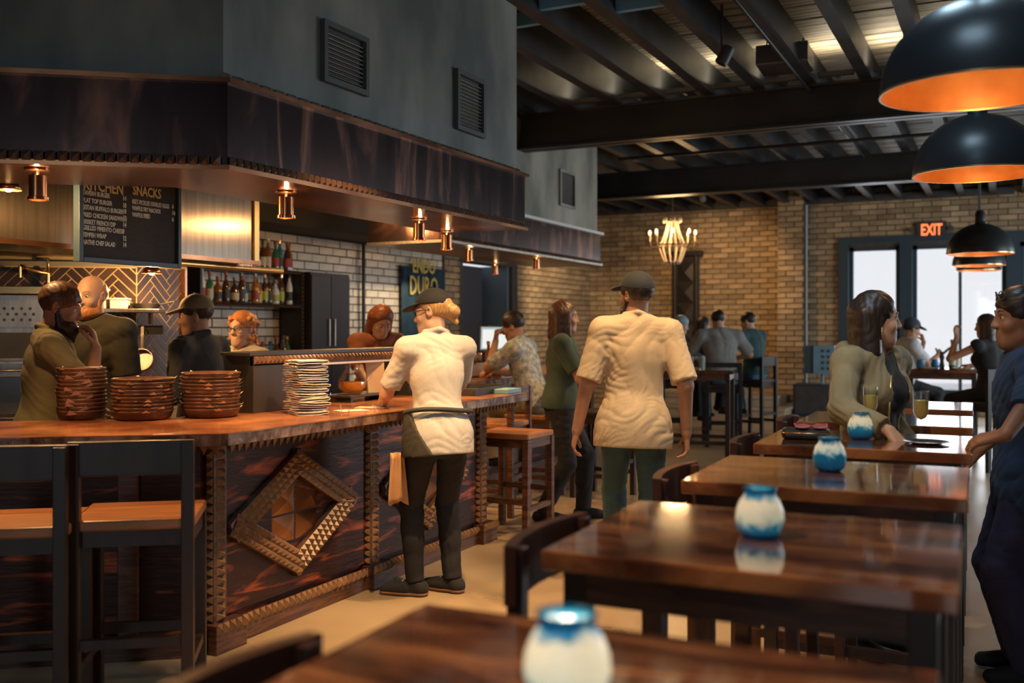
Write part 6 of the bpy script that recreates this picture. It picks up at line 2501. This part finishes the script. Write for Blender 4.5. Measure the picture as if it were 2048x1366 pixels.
for i in range(n + 1):
    for j in range(7):
        q = c0 + lat * ((0.080 + 0.045 * i / n) * (j / 6 - 0.5)) + V(0, -0.020 * math.sin(j * 2.1 + 0.15 * i), 0) + V(-0.01, 0, -0.27 * i / n - 0.012 * math.sin(j * 1.3) * i / n)
        vs.append(tuple(q))
fs = [(i * 7 + j, i * 7 + j + 1, (i + 1) * 7 + j + 1, (i + 1) * 7 + j) for i in range(n) for j in range(6)]
o = tw_.add(vs, fs).build('towel', cloth('towel orange tan', (0.50, 0.27, 0.12)), S.root, smooth=True)
sm_ = o.modifiers.new('solid', 'SOLIDIFY')
sm_.thickness = 0.005
# laces
for sd in (1, -1):
    for k in range(4):
        b_ = S.an[sd] + S.toe[sd] * (0.045 + 0.022 * k) + V(0, 0, 0.012 - 0.010 * k)
        lt_ = unit(np.cross(S.toe[sd], V(0, 0, 1)))
        MB().tube([b_ - lt_ * 0.02, b_ + V(0, 0, 0.004), b_ + lt_ * 0.02], 0.0028, 6).build('lace', 'linen', S.root, smooth=True)

# ---- man in the cream shirt walking away
p = on_h(1268, 1182, 0)
W_ = Person('man in a cream short sleeved shirt and jeans walking away down the aisle', (p.x, p.y, 0), 24, h=1.79, vox=NEAR, skin_m=WARM, lean=4, side=2, head=(38, -2, -6), width=0.95,
            arms={-1: dict(t=(-0.315, 0.06, 0.87), hint=(-0.5, -1.0, 0.1), curl=0.5), 1: dict(t=(0.29, 0.02, 0.87), hint=(0.5, -1.0, 0.1), curl=0.5)},
            legs={1: dict(t=(0.09, -0.10), toe=(0.1, 1)), -1: dict(t=(-0.08, 0.26), toe=(-0.1, 1))}, pelvis=(0, 0.04, 0.94))
W_.hair(H_DARK, 'short')
W_.body()
W_.cap(cloth('cap dark teal', (0.025, 0.030, 0.032)), True)
W_.beard(H_DARK)
W_.top(cloth('cream shirt', (0.60, 0.46, 0.28), (0.70, 0.56, 0.36)), sleeve=0.92, hem=-0.15, e=0.019, collar=True, wr=0.0036, flare=0.024, seed=4.0, f1=1.6)
W_.trousers(cloth('teal jeans', (0.030, 0.075, 0.090), (0.045, 0.10, 0.12)), e=0.006, e2=0.02)
W_.shoes(cloth('shoe brown', (0.10, 0.055, 0.03)), mat('dark sole', (0.03, 0.025, 0.02), 0.6))

# ---- woman in dark green walking with papers
p = on_h(1122, 1040, 0)
G = Person('woman in a dark green shirt and black trousers walking past the stools', (p.x, p.y, 0), -66, h=1.665, female=True, vox=MIDV, skin_m=WARM, lean=2, head=(4, 2, 0),
           arms={1: dict(t=(0.12, 0.36, 1.10), hint=(0.6, -0.6, -0.7), curl=0.8, n=(-1, 0, 0.2)), -1: dict(t=(-0.10, 0.38, 1.12), hint=(-0.6, -0.6, -0.7), curl=0.8, n=(1, 0, 0.2))},
           legs={1: dict(t=(0.08, -0.14), toe=(0.05, 1)), -1: dict(t=(-0.08, 0.17), toe=(-0.05, 1))}, pelvis=(0, 0, 0.875))
G.hair(H_BROWN, 'bob')
G.body()
G.top(cloth('dark green shirt', (0.030, 0.048, 0.032), (0.05, 0.075, 0.05)), sleeve=0.78, hem=-0.03, e=0.018, wr=0.004, seed=2.2)
G.trousers(BLACKC, e=0.010, e2=0.02)
G.shoes(BLACKC)
wrm = G.root.matrix_basis @ Vector(tuple((G.wr[1] + G.wr[-1]) / 2 + V(0, 0.13, 0.02)))
o = MB().box((0, 0, 0), (0.20, 0.15, 0.006)).build('menu_card', 'white')
o.location = wrm
o.rotation_euler = (R(8), 0, R(-66))
tag(o, 'white menu card held by the woman in dark green', 'card')

# ---- cooks behind the bar
p = at(84, HOR, 5.08)
Bd = Person('bearded cook in an olive shirt with his hand at his mouth', (p.x, p.y, 0), -38, h=1.68, vox=NEAR, skin_m=TAN, lean=6, head=(-14, 8, 0), width=1.08,
            arms={1: dict(t=(0.07, 0.25, 1.345), hint=(0.35, 0.30, -1), dir=(-0.25, -0.15, 0.9), n=(-0.3, -1, 0.1), curl=0.75), -1: dict(t=(-0.22, 0.22, 0.98), curl=0.6)})
Bd.hair(H_BROWN, 'short')
Bd.body()
Bd.beard(H_DARK, True)
Bd.top(cloth('olive shirt', (0.11, 0.095, 0.045), (0.15, 0.13, 0.065)), sleeve=1.35, hem=-0.10, e=0.016, collar=True, wr=0.005, seed=5.0, f1=1.2)
Bd.trousers(BLACKC)
Bd.shoes(BLACKC)
p = at(190, HOR, 5.85)
Bk = Person('balding cook with a ginger beard facing the room behind the bearded cook', (p.x, p.y, 0), 192, h=1.77, vox=MIDV, skin_m=FAIR, lean=2, head=(0, 4, 0))
Bk.hair(H_GINGER, 'bald')
Bk.body()
Bk.beard(H_GINGER)
Bk.top(cloth('dark olive shirt', (0.05, 0.045, 0.03)), sleeve=0.85, hem=-0.1, e=0.02, collar=True)
Bk.trousers(BLACKC)
Bk.shoes(BLACKC)
p = at(404, HOR, 6.2)
Cp = Person('cook in an olive cap and dark jacket looking along the kitchen', (p.x, p.y, 0), 96, h=1.64, vox=MIDV, skin_m=WARM, lean=3, head=(30, 5, 0),
            arms={-1: dict(t=(-0.18, 0.26, 1.0), curl=0.6), 1: dict(t=(0.18, 0.25, 1.0), curl=0.6)})
Cp.hair(H_DARK, 'short')
Cp.body()
Cp.cap(cloth('olive cap', (0.17, 0.13, 0.07)))
Cp.top(cloth('charcoal jacket', (0.055, 0.052, 0.045), (0.08, 0.076, 0.066)), sleeve=1.8, hem=-0.1, e=0.018, collar=True, wr=0.005, seed=7.0, f1=1.2)
Cp.trousers(BLACKC)
Cp.shoes(BLACKC)
p = at(486, HOR, 6.85)
Gl = Person('bartender with curly ginger hair and dark glasses in a pale shirt', (p.x, p.y, 0), 182, h=1.545, female=True, vox=MIDV, skin_m=FAIR, head=(0, 4, 0))
Gl.hair(H_GINGER, 'curly')
Gl.body()
Gl.glasses()
Gl.top(cloth('pale shirt', (0.45, 0.40, 0.30)), sleeve=0.8, hem=-0.1, e=0.018, collar=True)
Gl.trousers(BLACKC)
Gl.shoes(BLACKC)
p = at(748, HOR, 7.9)
Bt = Person('bartender with long red brown hair bending over behind the bar', (p.x, p.y, 0), -128, h=1.70, female=True, vox=MIDV, skin_m=FAIR, lean=22, head=(0, 16, 0),
            arms={1: dict(t=(0.16, 0.50, 1.0), hint=(0.6, -0.4, -0.6)), -1: dict(t=(-0.16, 0.52, 1.0), hint=(-0.6, -0.4, -0.6))}, pelvis=(0, -0.08, 0.90))
Bt.hair(H_RED, 'long')
Bt.body()
Bt.top(cloth('rust shirt', (0.24, 0.075, 0.035)), sleeve=0.8, hem=-0.08, e=0.018)
Bt.trousers(BLACKC)
Bt.shoes(BLACKC)


# ---- seated people
def sit(label, loc, heading, seat, h, vox=FAR, female=False, skin_m=None, foot=0.33, **kw):
    pel = (0, 0.0, seat + 0.105)
    lg = {sd: dict(t=(sd * 0.12, 0.34), z=foot, toe=(sd * 0.1, 1), hint=(0, 1, 0.6)) for sd in (1, -1)}
    lg.update(kw.pop('legs', {}))
    return Person(label, (loc[0], loc[1], 0), heading, h=h, female=female, vox=vox, skin_m=skin_m, pelvis=pel, legs=lg, **kw)


ps_ = Vector((-3.62, 7.76, 0))
stool((ps_.x, ps_.y, 0), R(96), 'dark bar stool under the man leaning on the second bar', 'stools of the second bar', sh_=0.72, seatm='seat_wood', wood='walnut', bt_=0.98)
Sm = sit('man with black glasses resting his chin on his fist at the second bar', ps_, 96, 0.72, 1.70, MIDV, skin_m=WARM, lean=16, head=(0, 4, 0),
         arms={-1: dict(t=(-0.06, 0.335, 1.335), hint=(-0.3, 0.5, -1), dir=(0.1, -0.1, 1), n=(0, -1, 0), curl=1.3), 1: dict(t=(0.10, 0.42, 1.06), hint=(0.8, 0, -0.6), curl=0.6, n=(0, 0, -1))})
Sm.hair(H_DARK, 'short')
Sm.body()
Sm.glasses()
Sm.top(cloth('white check shirt', (0.55, 0.53, 0.50), (0.20, 0.25, 0.24), scale=26), sleeve=0.85, hem=-0.06, e=0.02, collar=True)
Sm.trousers(cloth('khaki', (0.30, 0.24, 0.15)))
Sm.shoes(BLACKC)

Gr = sit('man in a grey shirt and blue jeans seated on a black bar stool', GREY, 30, 0.76, 1.80, FAR, skin_m=FAIR, lean=12, head=(-6, 8, 0), width=1.15,
         arms={1: dict(t=(0.26, 0.40, 1.06), hint=(0.9, -0.2, -0.6), n=(0, 0, -1)), -1: dict(t=(-0.2, 0.44, 1.06), hint=(-0.9, -0.2, -0.6), n=(0, 0, -1))},
         legs={1: dict(t=(0.24, 0.36), z=0.30, toe=(0.4, 1), hint=(0.5, 1, 0.6))})
Gr.hair(H_DARK, 'short')
Gr.body()
Gr.top(cloth('grey shirt', (0.26, 0.26, 0.25), (0.34, 0.34, 0.33)), sleeve=0.85, hem=-0.08, e=0.024, wr=0.005)
Gr.trousers(cloth('blue jeans', (0.07, 0.17, 0.25), (0.10, 0.22, 0.31)), e=0.012)
Gr.shoes(BLACKC)
Dk = sit('dark haired man in a dark green sweater seated beside the man in grey', DGRN, 62, 0.76, 1.74, FAR, skin_m=FAIR, lean=10, head=(20, 6, 0),
         arms={1: dict(t=(0.16, 0.40, 1.06), hint=(0.9, -0.2, -0.6), n=(0, 0, -1)), -1: dict(t=(-0.16, 0.42, 1.06), hint=(-0.9, -0.2, -0.6), n=(0, 0, -1))})
Dk.hair(H_DARK, 'short')
Dk.body()
Dk.top(cloth('green sweater', (0.035, 0.075, 0.075)), sleeve=1.9, hem=-0.06, e=0.02)
Dk.trousers(cloth('blue jeans', (0.07, 0.17, 0.25)), e=0.012)
Dk.shoes(BLACKC)
for k, (px, z, hd, lab, hm_, cm, lab2) in enumerate(((1391, 14.4, -70, 'dark haired woman in a black top seated across the table from the man in grey', H_DARK, cloth('black violet top', (0.045, 0.035, 0.055)), 'black bar stool under the woman in black at the group table'),
                                                  (1346, 13.5, -60, 'grey haired guest in dark blue seated at the end of the group table', hairm('grey', (0.20, 0.24, 0.27)), cloth('dark blue top', (0.03, 0.045, 0.075)), 'black bar stool under the grey haired guest'))):
    p = at(px, HOR, z)
    stool((p.x, p.y, 0), R(hd), lab2, 'stools of the far group', sh_=0.74, seatm='stool_wood', wood='black_wood')
    q = sit(lab, p, hd, 0.74, 1.66, FAR, female=(k == 0), skin_m=FAIR, lean=8, head=(0, 8, 0), arms={sd: dict(t=(sd * 0.14, 0.38, 1.05), hint=(sd * 0.9, -0.2, -0.6), n=(0, 0, -1)) for sd in (1, -1)})
    q.hair(hm_, 'bob' if k == 0 else 'short')
    q.body()
    q.top(cm, sleeve=1.6, hem=-0.06, e=0.018)
    q.trousers(BLACKC)
    q.shoes(BLACKC)

# guests at the window table
p = at(1806, HOR, 12.0)
stool((p.x, p.y, 0), R(-62), 'black bar stool under the guest with a phone at the window table', 'stools at the window table', sh_=0.70, seatm='stool_wood', wood='black_wood')
q = sit('guest in a cap and pale top holding up a phone at the window table', p, -62, 0.70, 1.62, FAR, skin_m=TAN, lean=8, head=(0, 8, 0), foot=0.28,
        arms={1: dict(t=(0.05, 0.40, 1.12), hint=(0.5, -0.2, -1), curl=0.8), -1: dict(t=(-0.06, 0.28, 1.28), hint=(-0.5, 0.2, -1), dir=(0, -0.3, 1), n=(0, -1, 0), curl=0.7)})
q.hair(H_DARK, 'short')
q.body()
q.cap(cloth('navy cap', (0.03, 0.045, 0.06)))
q.top(cloth('pale top', (0.5, 0.5, 0.5)), sleeve=0.8, hem=-0.06, e=0.02)
q.trousers(BLACKC)
q.shoes(BLACKC)
wrm = q.root.matrix_basis @ Vector(tuple(q.wr[1] + V(0, 0.10, 0.05)))
o = MB().box((0, 0, 0), (0.072, 0.009, 0.145)).build('phone', 'black', bevel=0.003)
o.location = wrm
o.rotation_euler = (R(-50), 0, R(-62))
tag(o, 'black phone held by the guest at the window table', 'phone')
p = at(1984, HOR, 10.2)
stool((p.x, p.y, 0), R(40), 'black bar stool under the dark haired guest at the window table', 'stools at the window table', sh_=0.70, seatm='stool_wood', wood='black_wood')
q = sit('dark haired guest in a sleeveless top raising one hand at the window table', p, 55, 0.70, 1.70, FAR, female=True, skin_m=WARM, lean=6, head=(25, 0, 0), foot=0.28,
        arms={-1: dict(t=(-0.20, 0.26, 1.36), hint=(-0.6, 0.2, -1), dir=(0.1, 0.2, 1), n=(0, -1, 0), curl=0.7), 1: dict(t=(0.16, 0.36, 1.05), hint=(0.9, -0.2, -0.6), n=(0, 0, -1))})
q.hair(H_DARK, 'bob')
q.body()
q.top(BLACKC, sleeve=0.12, hem=-0.06, e=0.014, name='top')
q.trousers(BLACKC)
q.shoes(BLACKC)

# ---- woman in the olive jacket at the high tables
Ov = Person('woman with long dark hair in an open olive hooded jacket beside the cocktails', (-0.555, 4.745, 0), -120, h=1.60, female=True, vox=NEAR, skin_m=FAIR, lean=4, head=(50, 0, 0), width=1.06,
            arms={1: dict(t=on_h(1778, 862, 1.035), hint=(0.9, -0.8, -0.5), dir=(0.15, 0.75, -0.55), n=(-0.1, -0.55, -0.8), curl=0.22), -1: dict(t=(-0.23, 0.10, 0.84), curl=0.5)})
Ov.hair(H_DARK, 'long')
Ov.body()
JK = cloth('olive jacket', (0.25, 0.215, 0.125), (0.34, 0.30, 0.18))
Ov.top(cloth('black vest', (0.020, 0.022, 0.025)), sleeve=0.1, hem=-0.08, e=0.012, name='vest', neck=0.085, vneck=0.03)
# jacket: like a top but open down the front
f = Ov.field()
Ov.torso(f, 0.022)
f.ell(Ov.P + Ov.T @ V(0, 0, -0.12), (0.192, 0.15, 0.24), Ov.T, 0.05)
for sd in (1, -1):
    Ov.arm(f, sd, 0.017, 1.88)
f.wrinkle(0.0055, 1.5, 6.0)
f.half(Ov.P + Ov.T @ V(0, 0, -0.24), Ov.T @ V(0, 0, -1))
f.ell(Ov.N + Ov.T @ V(0, 0.03, 0.055), (0.075, 0.072, 0.075), Ov.T, 0.01, 's')
for z0 in (-0.20, -0.12, -0.04, 0.04, 0.12, 0.20, 0.28, 0.36, 0.44, 0.50):
    f.ell(Ov.P + Ov.T @ V(-0.02, 0.17, z0), (0.072, 0.135, 0.075), Ov.T, 0.0, 's')
for sd in (1, -1):
    f.rc(Ov.N + Ov.T @ V(-0.07, -0.085, -0.01), Ov.N + Ov.T @ V(0.07, -0.085, -0.01), 0.040, 0.040, 0.03)
    f.rc(Ov.N + Ov.T @ V(sd * 0.075, -0.08, 0.0), Ov.N + Ov.T @ V(sd * 0.078, 0.055, -0.01), 0.036, 0.024, 0.03)
Ov.build('jacket', f, JK)
MB().tube([Ov.P + Ov.T @ V(0.062, 0.142, z) for z in (-0.2, -0.05, 0.1, 0.25, 0.4)], 0.005, 6).build('zipper', 'brass', Ov.root, smooth=True)
Ov.trousers(cloth('navy jeans', (0.03, 0.045, 0.07)))
Ov.shoes(BLACKC)
MB().tube([Ov.hp(0.088, 0.004, -0.035), Ov.hp(0.090, 0.006, -0.09)], 0.003, 6).build('earring', 'brass', Ov.root, smooth=True)

# ---- person in the blue shirt at the table end
p = at(2060, HOR, 4.12)
Bl = Person('person in a blue denim shirt with sunglasses pushed up, standing at the table end', (p.x, p.y, 0), 100, h=1.60, vox=NEAR, skin_m=TAN, lean=3, head=(8, 0, 0), width=1.05,
            arms={-1: dict(t=on_h(1992, 912, 1.0), hint=(-0.8, -0.8, -0.3), dir=(0.35, 0.9, -0.25), n=(0.4, 0, -0.9), curl=0.35), 1: dict(t=(0.20, 0.16, 0.92), hint=(0.8, -0.8, -0.3), curl=0.4)})
Bl.hair(H_DARK, 'short')
Bl.body()
Bl.glasses(M['steel_dark'], up=True)
Bl.top(cloth('blue denim shirt', (0.020, 0.045, 0.105), (0.035, 0.075, 0.16)), sleeve=1.25, hem=-0.14, e=0.018, collar=True, wr=0.005, flare=0.02, seed=9.0, f1=1.3)
Bl.trousers(cloth('indigo trousers', (0.028, 0.030, 0.075), (0.045, 0.048, 0.12)), e=0.03, e2=0.05)
Bl.shoes(BLACKC)
# ================================================================== SPOTLIGHTS AND KITCHEN LAMPS ADDED TO LIGHT THE ROOM
WARMC = (1.0, 0.60, 0.27)


def added_spot(loc, target, power, size, label, color=WARMC):  # warm spots added to brighten bar, aisle, tables and walls
    loc, target = Vector(loc), Vector(target)
    t = empty('added_spotlight', loc, label=label, cat='lamp', group='added warm spotlights under the ceiling')
    d = (target - loc).normalized()
    q = d.to_track_quat('-Z', 'Y').to_matrix().to_4x4()
    MB().lathe([(0, 0.12), (0.045, 0.12), (0.05, 0.0), (0.045, -0.02), (0.040, -0.02), (0.040, 0.0), (0, 0.0)], 20, mtx=q).build('lamp_head', 'black', t, smooth='auto')
    MB().lathe([(0, 0.004), (0.038, 0.004)], 20, mtx=q).build('lamp_face', 'lamp_face', t)
    MB().cyl((0, 0, 0.05), (0, 0, ZD - loc.z - 0.02), 0.010, n=8).build('stem', 'black', t)
    o = spot('added_spot_beam', tuple(d * 0.03), tuple(d), power, color, size, 0.7, 0.04)
    o.parent = t
    return t


added_spot((-1.75, 3.6, 3.45), (-3.15, 4.25, 0.60), 420, 40, 'added black ceiling spotlight aimed at the carved diamond panel of the bar')
added_spot((-1.5, 4.6, 3.45), (-2.2, 4.9, 0.2), 300, 60, 'added black ceiling spotlight aimed at the server and the aisle floor')
added_spot((-1.3, 2.2, 3.45), (-1.75, 3.3, 0.0), 330, 46, 'added black ceiling spotlight above the aisle beside the high tables')
added_spot((-1.7, 1.2, 3.45), (-0.7, 1.7, 1.0), 170, 50, 'added black ceiling spotlight aimed at the ends of the high tables')
added_spot((-1.9, 7.4, 3.45), (-3.3, 7.0, 0.7), 240, 50, 'added black ceiling spotlight aimed at the stools between the bars')
added_spot((-4.2, 15.2, 3.45), (-4.6, 17.9, 1.9), 170, 75, 'added black ceiling spotlight washing the far brick wall', (1.0, 0.60, 0.28))
added_spot((-5.8, 14.6, 3.45), (-7.1, 16.4, 1.6), 200, 70, 'added black ceiling spotlight washing the brick wall past the doorway', (1.0, 0.72, 0.42))
added_spot((-6.2, 10.9, 2.9), (-7.15, 10.8, 1.7), 90, 80, 'added black ceiling spotlight washing the white glazed brick', (1.0, 0.74, 0.45))

added_spot((-1.05, 2.7, 3.45), (-0.50, 4.7, 1.35), 120, 26, 'added black ceiling spotlight aimed at the woman in the olive jacket', (1.0, 0.74, 0.48))
added_spot((-1.65, 2.8, 3.45), (-0.65, 3.5, 1.0), 130, 36, 'added black ceiling spotlight aimed at the middle high tables')


def added_kitchen_lamp(x, y, z, power, label):  # lamps added to warm and brighten the kitchen side
    t = empty('added_kitchen_lamp', (x, y, z), label=label, cat='lamp', group='added lamps over the cooking line')
    MB().lathe([(0.012, 0.10), (0.02, 0.06), (0.05, 0.03), (0.065, 0.0), (0.062, 0.0), (0.047, 0.027), (0.0, 0.05)], 20).build('shade', 'copper', t, smooth=True)
    MB().ball((0, 0, 0.012), 0.022, 10, 8).build('bulb', 'bulb', t, smooth=True)
    MB().cyl((0, 0, 0.09), (0, 0, ZD - z - 0.02), 0.006, n=8).build('cord', 'black', t)
    o = point('kitchen_fill_light', (0, 0, -0.02), power, (1.0, 0.56, 0.22), 0.03)
    o.parent = t


added_kitchen_lamp(-4.60, 3.45, 2.16, 42, 'added copper lamp hanging above the bearded cook')
added_kitchen_lamp(-4.92, 4.72, 1.80, 30, 'added copper lamp hanging beside the menu board')
added_kitchen_lamp(-4.35, 6.15, 2.30, 26, 'added copper lamp hanging above the bartender with glasses')
added_kitchen_lamp(-4.85, 7.30, 2.40, 30, 'added copper lamp hanging above the bending bartender')


# ---- added lamp panels above the tables and added uplights on the first beam
for k, (x, y, lb) in enumerate(((-0.15, 2.55, 'added square lamp panel above the largest pendant'), (-0.25, 4.35, 'added square lamp panel above the second pendant'))):
    t = empty('added_lamp_panel', (x, y, 3.60), label=lb, cat='skylight', group='added lamp panels over the tables')
    b = MB()
    for s in (-1, 1):
        b.box((s * 0.29, 0, 0), (0.04, 0.62, 0.08)).box((0, s * 0.29, 0), (0.54, 0.04, 0.08))
    b.build('lamp_panel_frame', 'window_frame', t)
    for sx in (-0.27, 0.27):
        MB().cyl((sx, 0, 0.04), (sx, 0, ZD - 3.62), 0.006, n=8).build('hanger', 'black', t)
    o = area_light('panel_fill_light', (0, 0, 0.02), (0, 0, 0), 0.54, 0.54, 20, (0.55, 0.80, 1.0))  # cool light added for highlights on the pendants below
    o.parent = t
k = 0
x = -6.6
while x < 1.2:
    if x > -3.9:
        ub = empty('added_uplight', (x + 0.23, 9.0, 3.66), label='added slim uplight resting on the first steel beam between two joists', cat='lamp', group='added uplights on the first beam')
        MB().box((0, 0, 0), (0.30, 0.06, 0.04)).build('strip_case', 'black', ub)
        MB().box((0, 0.09, 0.0), (0.03, 0.16, 0.02)).build('clamp', 'black', ub)
        o = area_light('added_strip_light', (0, -0.02, 0.024), (R(180 + 6), 0, 0), 0.28, 0.05, 4.5, (1.0, 0.82, 0.56))  # light added to brighten the ceiling deck near the beam
        o.parent = ub
    x += 0.46
